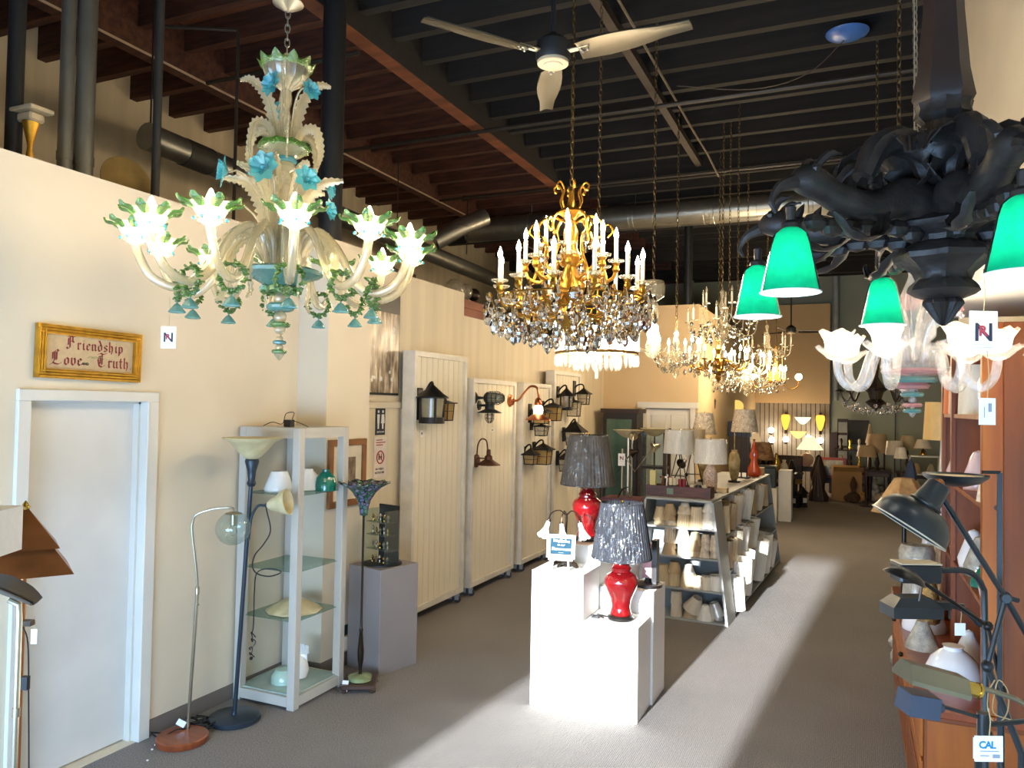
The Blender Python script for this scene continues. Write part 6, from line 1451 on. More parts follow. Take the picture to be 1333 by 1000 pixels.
MB().lathe([(0, 0), (.011, .001), (.012, .003), (0, .004)], 14, Tm((.575, HY0 - .021, 1.64), rx=PI / 2)).obj('knot', mat('dark_knot', '2c1409', 0.5), t)
MB().bx(HX1 - .02, HX1, HY0, HY1, .74, 2.45).obj('back_board', m_pine2, t, smooth=False)
MB().bx(HX0, HX1, HY0, HY1, 2.42, 2.45).obj('top_board', m_pine3, t, smooth=False)
for y in (3.95, 5.1, 5.595):
    MB().bx(HX0 + .02, HX1 - .02, y, y + .022, .74, 2.42).obj('divider', m_pine3, t, smooth=False)
    MB().bx(HX0, HX0 + .022, y - .015, y + .035, .74, 2.42).obj('stile', m_pine3, t, smooth=False)
for z in (1.18, 1.62, 2.02): MB().bx(HX0 + .01, HX1 - .02, HY0, HY1, z, z + .022).obj('shelf', m_pine3, t, smooth=False)
MB().bx(.27, HX1, HY0 - .04, 6.5, .70, .74, bev=.006).obj('counter', m_cherry, t, smooth=False)
MB().bx(.30, HX1, HY0 - .02, 6.48, .06, .70).obj('carcass', m_pine3, t, smooth=False)
for i in range(3):
    y = HY0 + .02 + i * .85
    d_ = MB().bx(.285, .30, y, y + .84, .50, .68, bev=.004).obj('drawer', m_pine, t, smooth=False); MB().ball((.272, y + .42, .59), .016, 8).obj('knob', m_oilb, d_)
    d_ = MB().bx(.285, .30, y, y + .84, .08, .48, bev=.004).obj('door', m_pine, t, smooth=False); MB().bx(.278, .286, y + .08, y + .76, .15, .41, bev=.003).obj('door_panel', m_pine3, d_, smooth=False)
MB().bx(.31, HX1, HY0 - .024, HY0 - .018, .08, .68).obj('end_panel', m_pine, t, smooth=False)
random.seed(9)
m_milk = mat('milk_glass', 'e8e8ea', 0.08, 0, 0.01, spec=.7); m_pinkg = mat('pale_pink_glass', 'd9bcb8', 0.15); m_film = mat('crumpled_wrap', 'b8b0a0', 0.2, 0.15, 0.25, 18, bump=0.6, coat=.6)
def dome(label, loc, r, h, m, name='glass_lampshade', cat='lamp shade', s=1): return lathe_thing(name, [(r, 0), (r * 1.02, h * .1), (r * .98, h * .3), (r * .8, h * .6), (r * .5, h * .82), (r * .36, h * .88), (r * .34, h * .96), (r * .40, h), (r * .3, h)], 30, m, loc, label, cat)
dome('large white milk-glass dome shade on the near counter corner', (.46, 4.40, .74), .125, .16, m_milk)
dome('white milk-glass shade farther back on the counter', (.40, 5.30, .74), .12, .16, m_milk)
dome('pale glass shade at the back of counter near crumpled wrap', (.41, 5.85, .74), .10, .15, m_pinkg)
lathe_thing('glass_cone', [(.09, 0), (.085, .02), (.04, .12), (.03, .15)], 20, m_film, (.36, 4.88, .74), 'small clear wrapped cone shade between the milk-glass domes', 'lamp shade')
lathe_thing('glass_cone', [(.075, 0), (.05, .10), (.02, .17), (0, .18)], 18, m_milk, (.56, 4.68, .74), 'white cone shade tucked behind near milk-glass dome', 'lamp shade')
dome('emerald green glass shade on lower hutch shelf', (.59, 4.40, 1.20), .06, .10, MATS['teal_cased_glass'])
shelf_stuff = [(4.22, 2.042, 'conew', m_milk), (4.72, 2.042, 'drum', f_ivory), (5.18, 2.042, 'drum', fabric('pink_wrapped_shade', 'd8a890')), (5.45, 2.042, 'drum', fabric('orange_shade_silk', 'c8642c')),
               (4.15, 1.642, 'cone', f_floral), (4.75, 1.642, 'wrap', m_pinkg), (5.25, 1.642, 'wrap', m_film), (5.48, 1.642, 'wrap', m_pinkg),
               (4.15, 1.202, 'wrap', m_pinkg), (4.68, 1.202, 'wrap', m_film), (4.92, 1.202, 'wrap', m_milk), (5.3, 1.202, 'wrap', m_film)]
names = {2.042: 'top', 1.642: 'middle', 1.202: 'lower'}
kinds = dict(conew='white oval', drum='drum', cone='tapered', wrap='wrapped')
cnt = {}
for (y, z, k, m_) in shelf_stuff:
    cnt[z] = cnt.get(z, 0) + 1
    prof = dict(conew=[(.05, 0), (.09, .08), (.09, .16), (.05, .22), (.03, .23)], drum=[(.125, 0), (.115, .26), (.112, .26), (.12, .0)], cone=[(.11, 0), (.06, .28), (.057, .28), (.106, 0)], wrap=[(.09, 0), (.10, .05), (.06, .14), (.05, .17), (.03, .20), (0, .21)])[k]
    lathe_thing('hutch_lampshade', [(r_ * .8, z_) for r_, z_ in prof], 24, m_, (.612, y, z), '%s %s shade, %s from the near end on %s hutch shelf' % (m_.name.replace('_', ' ').split(' shade')[0], kinds[k], ORD[cnt[z] - 1], names[z]), 'lamp shade', 'shades on the hutch shelves', cap=False)
# tan drum shade and pale lamp that jut out at the far end of the hutch
t = thing('table_lamp', 'lamp with yellow square shade wrapped in film at far end of hutch', 'table lamp', (.56, 6.05, .74))
MB().lathe([(.115, 1.12), (.10, 1.38), (.097, 1.38), (.111, 1.12)], 24, cap=False).obj('shade', fabric('gold_shade_silk', 'd0a45a'), t)
MB().lathe([(.08, 0), (.08, .02), (.02, .04), (.015, .5), (.02, .8), (.012, 1.0), (.008, 1.1), (.006, 1.3)], 14).obj('stem', f_ivory, t)
lathe_thing('ceramic_figure', [(.05, 0), (.045, .1), (.055, .25), (.03, .42), (.035, .5), (.015, .58), (0, .62)], 14, m_milk, (.50, 6.35, .74), 'slender white ceramic figure at far end of hutch counter', 'figurine')
lathe_thing('wrapped_urn', [(.06, 0), (.09, .08), (.08, .2), (.06, .26), (.10, .30), (.11, .42), (.09, .46), (0, .47)], 16, m_film, (.38, 5.6, .74), 'grey film-wrapped urn on counter before the hutch', 'urn')
lathe_thing('wrapped_bundle', [(.05, 0), (.07, .1), (.05, .25), (.02, .36), (0, .38)], 12, mat('gold_foil_wrap', 'b08a50', 0.25, 0.6, 0.2, 20, bump=.6), (.42, 5.25, .74), 'gold foil wrapped bundle on counter beside grey urn', 'bundle')
tag(MB().ball((0, 0, .09), .09, 10, sq=(.6, .8, 1)).ball((.0, .08, .2), .06, 8).obj('plastic_bag', m_film, loc=(.33, 6.9, 0)), 'crumpled clear plastic bag lying on carpet beside hutch', 'bag')
tag(MB().bx(-.13, .13, -.3, .3, 0, 1.15, bev=.004).obj('white_bookcase', m_trim, loc=(.69, 6.8, .0), smooth=False), 'plain cream cabinet side standing just beyond the hutch', 'cabinet')
lathe_thing('pleated_lampshade', [(.12, 0), (.08, .2), (.076, .2), (.116, 0)], 26, f_cream, (.66, 6.7, 1.15), 'small cream shade resting on cream cabinet beyond hutch', 'lamp shade', cap=False)
# parchment painted shade hanging out over the aisle
t = thing('painted_lampshade', 'tan parchment panel lampshade with brown scrollwork jutting over the aisle', 'lamp shade', (.315, 5.75, 1.38), .2)
MB().lathe([(.0, .23), (.06, .23), (.20, .01), (.205, 0), (.195, 0), (.055, .22)], 6, flat=True).obj('panels', mat('painted_parchment', 'b88f58', 0.6, 0, 0.15, 16, color2='94683a'), t)
MB().lathe([(.09, -.64), (.09, -.62), (.02, -.60), (.015, -.1), (.01, .2)], 14).obj('stem', m_oilb, t)
sc_ = MB()
for q in range(3):
    sc_.ring((.0, 0, 0), .02, .003, 12, 4, Matrix.Translation((-.085 - .012 * q, -.05 + .04 * q, .11 - .02 * (q % 2))) @ Euler((0, -1.0, 0)).to_matrix().to_4x4())
sc_.obj('scrollwork', mat('brown_paint', '5a3418', 0.6), t, kind='stuff')

# ------------------------------------------------------------------ the five task floor lamps, nearest right
def task(label, base, m, r=.045):
    t = thing('task_lamp', label, 'floor lamp', base); B = Vector(base)
    MB().lathe([(.0, 0), (r, 0), (r, .016), (r * .9, .022), (.02, .026), (0, .03)], 28).obj('base', m, t)
    return t, (lambda *ps: [Vector(p) - B for p in ps])
def along(p, d): return Matrix.Translation(p) @ Vector(d).to_track_quat('Z', 'Y').to_matrix().to_4x4()
t, L_ = task('task lamp with large dark domed metal shade, topmost of the lamps at right', (.40, 2.36, 0), m_gun)
MB().tube(L_((.40, 2.36, .02), (.40, 2.36, 1.18), (.322, 2.345, 1.395)), .009, 8).tube(L_((.322, 2.345, 1.395), (.365, 2.364, 1.573)), .007, 8).obj('pole', m_gun, t)
MB().tube(L_((.20, 2.283, 1.852), (.365, 2.364, 1.573), (.42, 2.39, 1.47)), .0075, 8).obj('arm', m_gun, t)
MB().ball(L_((.322, 2.345, 1.395))[0], .016, 12).obj('joint', m_gun, t)
MB().ball(L_((.365, 2.364, 1.573))[0], .016, 12).cyl(*L_((.365, 2.345, 1.573), (.365, 2.39, 1.573)), .011).cyl(*L_((.395, 2.38, 1.565), (.36, 2.362, 1.575)), .007).obj('joint', m_gun, t)
sh = MB().lathe([(.024, .105), (.028, .10), (.034, .05), (.038, .045), (.042, .042), (.040, .036), (.052, .034), (.075, .02), (.092, -.005), (.098, -.03), (.099, -.035), (.094, -.032), (.07, .01), (.03, .03)], 36, along(L_((.152, 2.264, 1.778))[0], (.53, .12, .84)), cap=False).obj('dome_shade', m_gun, t)
MB().ring((0, 0, -.034), .099, .0022, 36, 5, along(L_((.152, 2.264, 1.778))[0], (.53, .12, .84))).obj('shade_rim', mat('pale_rim', 'c9bda4', 0.4, 0.5), sh)  # paler ring along the rim of the dome
MB().ball(L_((.205, 2.285, 1.865))[0], .014, 10).obj('swivel', m_copper, t)
t, L_ = task('task floor lamp with shallow dark dish reflector on square bent stem', (.368, 2.47, 0), m_gun)
MB().tube(L_((.368, 2.47, .02), (.368, 2.47, 1.888)), .0085, 4).tube(L_((.368, 2.47, 1.889), (.325, 2.448, 1.889)), .0065, 4).obj('stem', m_gun, t)
MB().lathe([(.0, -.018), (.03, -.017), (.06, -.008), (.078, .006), (.082, .014), (.078, .012), (.04, -.008), (.0, -.012)], 32, Tm(L_((.257, 2.417, 1.868))[0])).obj('dish', m_gun, t)
MB().lathe([(.0, .003), (.07, .004), (.074, .009), (0, .007)], 28, Tm(L_((.257, 2.417, 1.868))[0])).obj('diffuser', mat('tan_diffuser', 'b59c6c', 0.5), t)
t, L_ = task('pharmacy task lamp with long dark head behind the bronze oval one', (.363, 2.69, 0), m_gun)
MB().tube(spline(L_((.363, 2.69, .02), (.363, 2.69, .8), (.363, 2.69, 1.43), (.355, 2.687, 1.535), (.315, 2.67, 1.577), (.24, 2.638, 1.578)), 5), .009, 8).obj('stem', m_gun, t)
h_ = MB().box((0, 0, 0), (.125, .07, .055), Matrix.Translation(L_((.175, 2.608, 1.572))[0]) @ Matrix.Rotation(.42, 4, 'Z'), .006).obj('head', m_gun, t, smooth=False)
MB().bx(-.06, .06, -.035, .035, .0275, .031, Matrix.Translation(L_((.175, 2.608, 1.572))[0]) @ Matrix.Rotation(.42, 4, 'Z')).obj('head_edge', MATS['pale_rim'], h_, smooth=False)  # paler plate on top of the head
t, L_ = task('task lamp with bronze oval head and thin jointed arm', (.376, 2.50, 0), m_oilb)
MB().tube(L_((.376, 2.50, .02), (.375, 2.488, 1.297)), .008, 8).obj('pole', m_oilb, t)
MB().tube(L_((.375, 2.487, 1.297), (.34, 2.465, 1.47)), .0055, 8).obj('lower_arm', m_oilb, t); MB().tube(L_((.34, 2.465, 1.47), (.18, 2.391, 1.585)), .0055, 8).obj('upper_arm', m_oilb, t)
MB().ball(L_((.34, 2.465, 1.47))[0], .014, 10).obj('joint', m_oilb, t); MB().ball(L_((.375, 2.487, 1.297))[0], .014, 10).obj('joint', m_oilb, t)
HM = Matrix.Translation(L_((.132, 2.37, 1.597))[0]) @ Euler((0, .38, .42)).to_matrix().to_4x4()
MB().lathe([(.0, .026), (.02, .024), (.042, .012), (.052, -.002), (.05, -.004), (.03, .006), (.0, .014)], 28, HM @ Matrix.Diagonal((1.15, .75, 1, 1))).obj('oval_head', m_oilb, t)
MB().cyl(*L_((.175, 2.389, 1.58), (.168, 2.386, 1.535)), .003, n=6).obj('switch_stem', m_oilb, t)
t, L_ = task('pharmacy task lamp with dark tapered head below the bronze oval one', (.349, 2.58, 0), m_gun)
MB().tube(spline(L_((.349, 2.58, .02), (.349, 2.58, .7), (.349, 2.58, 1.38), (.33, 2.571, 1.45), (.285, 2.549, 1.493), (.24, 2.53, 1.50)), 5), .009, 8).obj('stem', m_gun, t)
HM = Matrix.Translation(L_((.155, 2.491, 1.482))[0]) @ Matrix.Rotation(.42, 4, 'Z')
h_ = MB().box((0, 0, 0.003), (.14, .085, .03), HM).box((0, 0, .03), (.14, .085, .026), HM, top=.62).obj('head', m_gun, t, smooth=False)
MB().box((.088, 0, .018), (.04, .03, .022), HM).cyl((.10, 0, .018), (.15, 0, .018), .006, n=8, M=HM).cyl((.11, 0, .018), (.11, 0, -.02), .003, n=6, M=HM).obj('neck', m_gun, t)
t, L_ = task('task lamp with antique brass half-round head, lower right', (.42, 2.13, 0), m_antb)
MB().tube(spline(L_((.42, 2.13, .02), (.42, 2.13, .7), (.42, 2.13, 1.2), (.405, 2.12, 1.33), (.36, 2.095, 1.39), (.306, 2.069, 1.415), (.27, 2.052, 1.425)), 5), .006, 8).obj('stem', m_antb, t)
HM = Matrix.Translation(L_((.168, 2.006, 1.447))[0]) @ Euler((0, .25, .43)).to_matrix().to_4x4()
pf_ = [(-.045, -.018), (-.045, -.008), (-.022, .022), (.022, .022), (.045, -.008), (.045, -.018)]
MB().add([(-.068, y, z) for y, z in pf_] + [(.068, y, z) for y, z in pf_], [(0, 1, 7, 6), (1, 2, 8, 7), (2, 3, 9, 8), (3, 4, 10, 9), (4, 5, 11, 10), (5, 0, 6, 11), (5, 4, 3, 2, 1, 0), (6, 7, 8, 9, 10, 11)], HM, True).obj('head', m_antb, t, smooth=False)
MB().cyl((.066, 0, .0), (.112, 0, 0), .016, n=16, M=HM).lathe([(.018, 0), (.018, .006)], 16, HM @ Tm((.106, 0, 0), ry=PI / 2)).obj('socket', m_brass, t)
t, L_ = task('task lamp with blue-grey box head on a thin straight arm, lowest one', (.284, 2.20, 0), m_gun)
MB().tube(L_((.284, 2.20, .02), (.284, 2.20, 1.2), (.283, 2.13, 1.30)), .009, 8).cyl(*L_((.283, 2.118, 1.29), (.283, 2.116, 1.35)), .014, n=12).obj('pole', m_gun, t)
MB().tube(L_((.187, 2.072, 1.366), (.278, 2.114, 1.338)), .0045, 8).tube(L_((.283, 2.116, 1.322), (.44, 2.19, 1.338)), .0065, 8).obj('arm', m_gun, t)
HM = Matrix.Translation(L_((.145, 2.055, 1.368))[0]) @ Euler((0, .15, .42)).to_matrix().to_4x4()
MB().add([(-.038, y, z) for y, z in ((-.035, -.022), (-.03, .026), (.03, .026), (.035, -.022))] + [(.034, y, z) for y, z in ((-.035, -.022), (-.03, .026), (.03, .026), (.035, -.022))], [(0, 1, 5, 4), (1, 2, 6, 5), (2, 3, 7, 6), (3, 0, 4, 7), (3, 2, 1, 0), (4, 5, 6, 7)], HM, True).cyl((.03, 0, 0), (.055, 0, 0), .012, n=10, M=HM).obj('head', mat('blue_grey_enamel', '414a5a', 0.35, 0.3, 0.05, 6), t, smooth=False)
MB().tube(spline(L_((.30, 2.14, 1.30), (.325, 2.15, 1.2), (.32, 2.15, 1.0), (.33, 2.15, .6), (.32, 2.16, .3)), 5), .004, 5).obj('cord', m_cord, t)
# tags tied to the lamps
tg = price_tag((.278, 2.005, 1.338), .062, .056, .42, 'white tag with blue logo lettering tied to lamp poles at lower right', string=.06)
text('lettering', 'CAL', .022, mat('blue_print', '1f7fb0', 0.5), tg, Tm((-.004, -.0018, -.02)) @ R90, .0004, bold=.0006, spacing=.85)
MB().bx(.008, .024, -.0018, -.0012, -.048, -.04).bx(-.02, .022, -.0018, -.0012, -.034, -.032).bx(-.02, .0, -.0018, -.0012, -.044, -.042).obj('printed_lines', MATS['grey_print'], tg, smooth=False)
price_tag((.288, 2.165, 1.275), .045, .05, .42, 'blank white tag behind the lowest lamp joint', string=.05)
price_tag((.283, 2.547, 1.45), .03, .035, .42, 'small white tag hanging near the tapered dark lamp head', string=.05)
MB_ = MB().tube(spline([(.325, 2.25, 1.39), (.31, 2.24, 1.36), (.31, 2.24, 1.31), (.33, 2.25, 1.285), (.352, 2.26, 1.31), (.355, 2.262, 1.36), (.335, 2.255, 1.39), (.325, 2.25, 1.36), (.322, 2.25, 1.31), (.36, 2.26, 1.295)], 5), .0016, 5).obj('jute_tie', MATS['jute_string']); tag(MB_, 'loose loop of pale jute string on lamp poles', 'string')

# ================================================================== the rear of the shop
m_ambg = emit_mat('lit_amber_glass', (1.0, .50, .06), 1.6)
m_bowlw = emit_mat('lit_white_alabaster', (1.0, .88, .62), 1.3)
m_bowla = emit_mat('lit_amber_alabaster', (1.0, .68, .2), 1.5)
m_glow = emit_mat('bright_wall_globe', (1.0, .92, .75), 12.0)
m_dkb = mat('dark_brown_wood', '2f1d13', 0.5, 0, 0.15, 5)
YS = 20.88
for x, lab in ((-1.56, 'left amber torch wall light on grooved rear wall'), (-.74, 'right amber torch wall light on grooved rear wall')):
    t = thing('wall_sconce', lab, 'wall light', (x, YS, 1.74))
    MB().lathe([(.03, -.2), (.07, -.1), (.11, .08), (.10, .17), (.06, .19)], 16, Tm((0, -.13, 0))).obj('amber_glass', m_ambg, t)
    MB().lathe([(.0, -.32), (.03, -.28), (.02, -.2)], 10, Tm((0, -.13, 0))).bx(-.03, .03, -.03, 0, -.3, .25).tube([(0, -.02, -.2), (0, -.13, -.26)], .012, 6).obj('bracket', MATS['dark_bronze'], t)
for x, z, m_, lab in ((-1.15, 1.80, m_bowlw, 'white alabaster half-bowl wall light on grooved rear wall'), (-1.26, 1.44, m_bowla, 'amber alabaster half-bowl wall light below the white one')):
    t = thing('wall_sconce', lab, 'wall light', (x, YS, z))
    MB().lathe([(.0, -.12), (.06, -.10), (.16, .0), (.20, .07), (.19, .07), (.05, -.06)], 20, Tm((0, -.1, 0), s=(1, .5, 1)), cap=False).obj('half_bowl', m_, t)
    MB().box((0, -.01, .0), (.08, .02, .12)).obj('back_plate', MATS['dark_bronze'], t, smooth=False)
for i, (x, z) in enumerate(((-1.55, 1.30), (-1.01, 1.35), (-.74, 1.30), (-1.91, 1.52), (-1.89, 1.27))):
    t = thing('wall_sconce', 'bare bright globe wall light, %s on grooved rear wall' % ('third from left', 'fourth from left', 'rightmost', 'highest at left', 'lowest at left')[i], 'wall light', (x, YS, z))
    MB().ball((0, -.12, 0), .075, 12).obj('globe', m_glow, t); MB().lathe([(.03, -.12), (.05, -.08), (.02, -.06)], 10, Tm((0, -.12, 0))).tube([(0, 0, -.1), (0, -.12, -.1)], .012, 6).obj('bracket', MATS['dark_bronze'], t)
lamp_pt((-1.2, 19.9, 1.4), 28, r=.2); lamp_pt((-1.9, 19.9, 1.4), 18, r=.2)
def simple_lamp(label, x, y, ztop, r0, r1, h, m_s, m_b, floor=False, lit=0, table=.74):
    z0 = 0 if floor else table
    t = thing('floor_lamp' if floor else 'table_lamp', label, 'floor lamp' if floor else 'table lamp', (x, y, z0))
    zt = ztop - z0
    MB().lathe([(r0, zt - h), (r1, zt), (r1 - .004, zt), (r0 - .004, zt - h)], 20, cap=False).obj('shade', m_s, t)
    if floor: MB().lathe([(.14, 0), (.14, .02), (.02, .04), (.012, .06), (.012, zt - h * .3), (0, zt - h * .3)], 12).obj('stem', m_b, t)
    else: MB().lathe([(.07, 0), (.07, .02), (.03, .04), (.06, (zt - h) * .4), (.025, (zt - h) * .8), (.01, zt - h), (.008, zt - .03), (0, zt - .03)], 14).obj('base', m_b, t)
    if lit: lamp_pt((x, y, ztop - h * .5), lit)
    return t
def table(label, x, y, w, d, h, m_, rz=0):
    t = thing('side_table', label, 'table', (x, y, 0), rz)
    MB().box((0, 0, h - .015), (w, d, .03), None, .006).obj('table_top', m_, t, smooth=False); MB().box((0, 0, h - .08), (w * .9, d * .9, .09)).obj('apron', m_, t, smooth=False)
    lg = MB().lathe([(.018, 0), (.022, h * .5), (.03, h - .06), (.03, h - .04)], 8).mesh('leg', m_)
    for a in (-1, 1):
        for b in (-1, 1): put('leg', lg, t, loc=(a * w * .42, b * d * .42, 0))
    return t
t = table('dark wooden side table carrying the lit cone lamp before grooved wall', -.92, 19.5, .7, .5, .74, m_dkb)
simple_lamp('lit white cone-shade table lamp before the grooved rear wall', -.92, 19.5, 1.42, .30, .10, .30, emit_mat('lit_cream_shade', (1, .8, .5), 1.1), m_ivory, lit=12)
tag(MB().ball((0, 0, .16), .16, 16).lathe([(.06, 0), (.06, .02), (.03, .03)], 12).obj('ball_ornament', mat('blush_stone', 'd2b092', 0.5), loc=(-.98, 19.2, .74)), 'round blush-coloured ball ornament below the cone lamp', 'ornament')
t = thing('carved_harp', 'dark tall carved figure standing before orange framed picture', 'sculpture', (-.70, 18.8, 0))
MB().lathe([(.2, 0), (.22, .1), (.12, .3), (.18, .6), (.1, .85), (.06, 1.0), (0, 1.05)], 12, Matrix.Diagonal((1, .6, 1, 1))).obj('body', m_dkb, t)
for i in range(4): MB().tube(bez((-.2 + .1 * i, -.1, 0), (-.15 + .08 * i, -.2, .4), (-.05, -.16, .8), (.02, -.05, 1.0), 6), .012, 5).obj('rib', mat('grey_brown_wood', '6a5748', 0.6), t)
t = thing('framed_picture', 'orange-red framed picture leaning behind the tan carton', 'picture', (-.44, 19.75, .46))
for (x0, x1, z0, z1) in ((-.3, .3, .42, .48), (-.3, .3, .0, .06), (-.3, -.24, .06, .42), (.24, .3, .06, .42)): MB().bx(x0, x1, -.02, .02, z0, z1).obj('frame_rail', mat('orange_red_frame', '96360f', 0.4), t, smooth=False)
MB().bx(-.24, .24, -.005, .01, .06, .42).obj('picture', picture_mat('faded_landscape', ('6a6a58', '8f9078', 'b0a888', 'c8b890'), 6), t, smooth=False)
table('low dark table under the orange framed picture', -.44, 19.85, .8, .4, .46, m_dkb)
t = thing('cardboard_box', 'big tan cardboard box on the carpet near rear centre', 'box', (-.12, 19.25, 0), .1)
MB().bx(-.30, .30, -.22, .22, 0, .68).obj('carton', mat('tan_cardboard', 'a88250', 0.8, 0, 0.05, 3), t, smooth=False)
for s in (-1, 1): MB().bx(-.30, .30, -.004, .004, 0, .16, Tm((0, s * .22, .68), rx=-s * .9)).obj('flap', MATS['tan_cardboard'], t, smooth=False)
tag(MB().ball((0, 0, .12), .14, 12, sq=(1.1, .7, .9)).ball((-.12, -.04, .1), .08, 8).lathe([(.03, .2), (.07, .4), (.03, .55), (0, .6)], 8).obj('dark_plant', mat('dried_dark_leaves', '4a3420', 0.8, 0, 0.2, 12), loc=(.02, 18.85, 0)), 'dried dark plant in a yellowish bag before the tan carton', 'plant')
t = thing('plush_animal', 'white and black spotted plush animal slumped beside tan carton', 'plush toy', (.42, 19.5, 0))
MB().ball((0, 0, .2), .2, 14, sq=(.9, .8, 1.1)).ball((-.06, -.02, .48), .16, 12, sq=(1, .8, 1.1)).ball((.16, -.14, .09), .1, 10).ball((-.16, -.16, .09), .1, 10).obj('body', mat('spotted_plush', 'd8cfc0', 0.9, 0, 0.1, 9, color2='1c1816'), t)
for s in (-1, 1): MB().ball((-.06 + s * .13, 0, .62), .05, 8).obj('ear', mat('brown_plush', '7a5a3c', 0.9), t)
for i, (x, y, c) in enumerate(((.16, 19.15, 'b0844a'), (.58, 19.25, 'c8b49a'), (.72, 19.5, '8a5a34'))):
    tag(MB().ball((0, 0, .11), .13, 12, sq=(1.1, .9, .85)).ball((.05, -.08, .2), .06, 8).obj('stuffed_bag', mat('stuffed_cloth_%d' % i, c, 0.9), loc=(x, y, 0)), ('ochre stuffed bag on carpet left of the spotted plush', 'pale stuffed bag on carpet right of the spotted plush', 'brown stuffed bag farthest right on carpet by spotted plush')[i], 'bag')
t = thing('dark_board', 'large dark grey board hung on the grey-green rear wall', 'board', (.05, 20.99, 1.52))
MB().bx(-.30, .30, -.02, 0, -.27, .27).obj('board', mat('charcoal_board', '3c3f3a', 0.6), t, smooth=False)
for (x0, x1, z0, z1) in ((-.32, .32, .27, .30), (-.32, .32, -.30, -.27), (-.32, -.30, -.27, .27), (.30, .32, -.27, .27)): MB().bx(x0, x1, -.03, 0, z0, z1).obj('frame_rail', m_dkb, t, smooth=False)
tag(MB().cyl((0, 0, 0), (0, 0, 3.32), .07, n=14).obj('vent_pipe', mat('pale_grey_pipe', 'a9b0ac', 0.4), loc=(-.40, 20.85, 2.3)), 'pale grey vertical pipe at the corner of far tan wall', 'pipe')
tag(MB().bx(-.01, .01, -.02, 0, 0, 3.0).obj('wall_batten', m_dkb, loc=(.95, 20.99, 1.2), smooth=False), 'thin dark vertical strip on the grey-green rear wall', 'strip')
for i, (x, w) in enumerate(((.15, .8), (.95, 1.0))):
    table(('dark table under the left cream lamps at rear right', 'dark table under the right cream lamps at rear right')[i], x + (.36 if i == 0 else .27), 18.95, w * .7, .5, .74, m_dkb)
simple_lamp('cream cone-shade floor lamp lowest and leftmost of rear right lamps', .28, 18.3, 1.31, .21, .15, .24, f_tan, m_dkb, True)
simple_lamp('large cream square-shade lamp in middle of the rear right lamps', .50, 19.0, 1.55, .26, .18, .42, f_tan, m_dkb, False)
simple_lamp('narrow tall cone-shade lamp behind large cream square shade', .36, 19.3, 1.75, .10, .02, .42, f_cream, m_dkb, False, table=.0)
simple_lamp('beige drum-shade floor lamp right of the large cream square shade', .82, 18.3, 1.43, .19, .16, .30, f_ivory, m_dkb, True)
simple_lamp('beige slanted-shade lamp near right end of the rear lamps', 1.10, 18.9, 1.53, .2, .11, .30, f_cream, m_dkb, False)
simple_lamp('small pale shade lamp in front of slanted beige lamp', .89, 17.4, 1.33, .13, .08, .22, f_white, m_dkb, True)
simple_lamp('low cream lamp on white rear shelf at far right', 1.30, 17.6, 1.50, .17, .10, .18, f_ivory, m_brass, False, table=1.19)
t = thing('white_shelf', 'white open shelf unit at rear right beyond the hutch', 'shelf', (1.32, 17.6, 0))
for z in (.45, .8, 1.16): MB().box((0, 0, z), (.55, .35, .025)).obj('shelf_board', m_trim, t, smooth=False)
for s in (-1, 1): MB().box((s * .26, 0, .59), (.02, .35, 1.17)).obj('side', m_trim, t, smooth=False)
for i in range(4): tag(MB().lathe([(.06, 0), (.08, .08), (.05, .16), (.03, .2), (0, .2)], 12).obj('rear_vase', (f_cream, m_brass, f_tan, m_ivory)[i], loc=(1.18 + .26 * (i % 2), 17.55, .4625 if i < 2 else .8125)), ('cream vase at left on lower white shelf', 'brass vase at right on lower white shelf', 'tan vase at left on upper white shelf', 'ivory vase at right on upper white shelf')[i], 'vase')
tag(MB().lathe([(.0, .0), (.12, .25), (.06, .5), (.0, .62)], 6, flat=True).obj('blue_pennant', mat('slate_blue_cloth', '3c4f74', 0.8), loc=(1.02, 16.6, .55)), 'blue pointed cloth shade hanging among the rear right lamps', 'lamp shade')
tag(MB().cyl((0, 0, 0), (0, 0, .56), .012).lathe([(.12, 0), (.12, .015), (0, .02)], 14).obj('slim_stand', m_dkb, loc=(1.02, 16.6, 0)), 'slim dark stand under the blue pointed shade', 'stand')
t = thing('display_shelf', 'dark iron shelf of small figures along grey-green rear wall', 'shelf', (.15, 20.3, 0))
for z in (.3, .7, 1.1): MB().box((0, 0, z), (1.1, .3, .03)).obj('shelf_board', m_dkb, t, smooth=False)
for s in (-1, 1): MB().box((s * .54, 0, .57), (.03, .3, 1.14)).obj('side', m_dkb, t, smooth=False)
for i in range(9):
    tag(MB().lathe([(.04, 0), (.05, .05), (.02, .12), (.04, .2), (.03, .25), (0, .28)], 10).obj('figurine', (MATS['dark_bronze'], m_brass, f_ivory)[i % 3], loc=(-.25 + .2 * (i % 5), 20.25, (1.115 if i < 5 else .715))), '%s figurine, %s from left on %s of dark rear shelf' % (('bronze', 'brass', 'pale')[i % 3], ORD[i % 5], 'top' if i < 5 else 'middle'), 'figurine', 'figurines on the dark rear shelf')
t = thing('frame_rack', 'column of small pale framed plates beside walnut post at rear', 'picture', (-.22, 20.68, 0))
for z in (1.0, 1.32, 1.64): MB().box((0, 0, z), (.2, .03, .26)).obj('frame', mat('grey_plate', '8d9088', 0.5), t, smooth=False)
MB().box((0, .03, 1.0), (.25, .02, 1.7)).obj('backing', m_dkb, t, smooth=False)

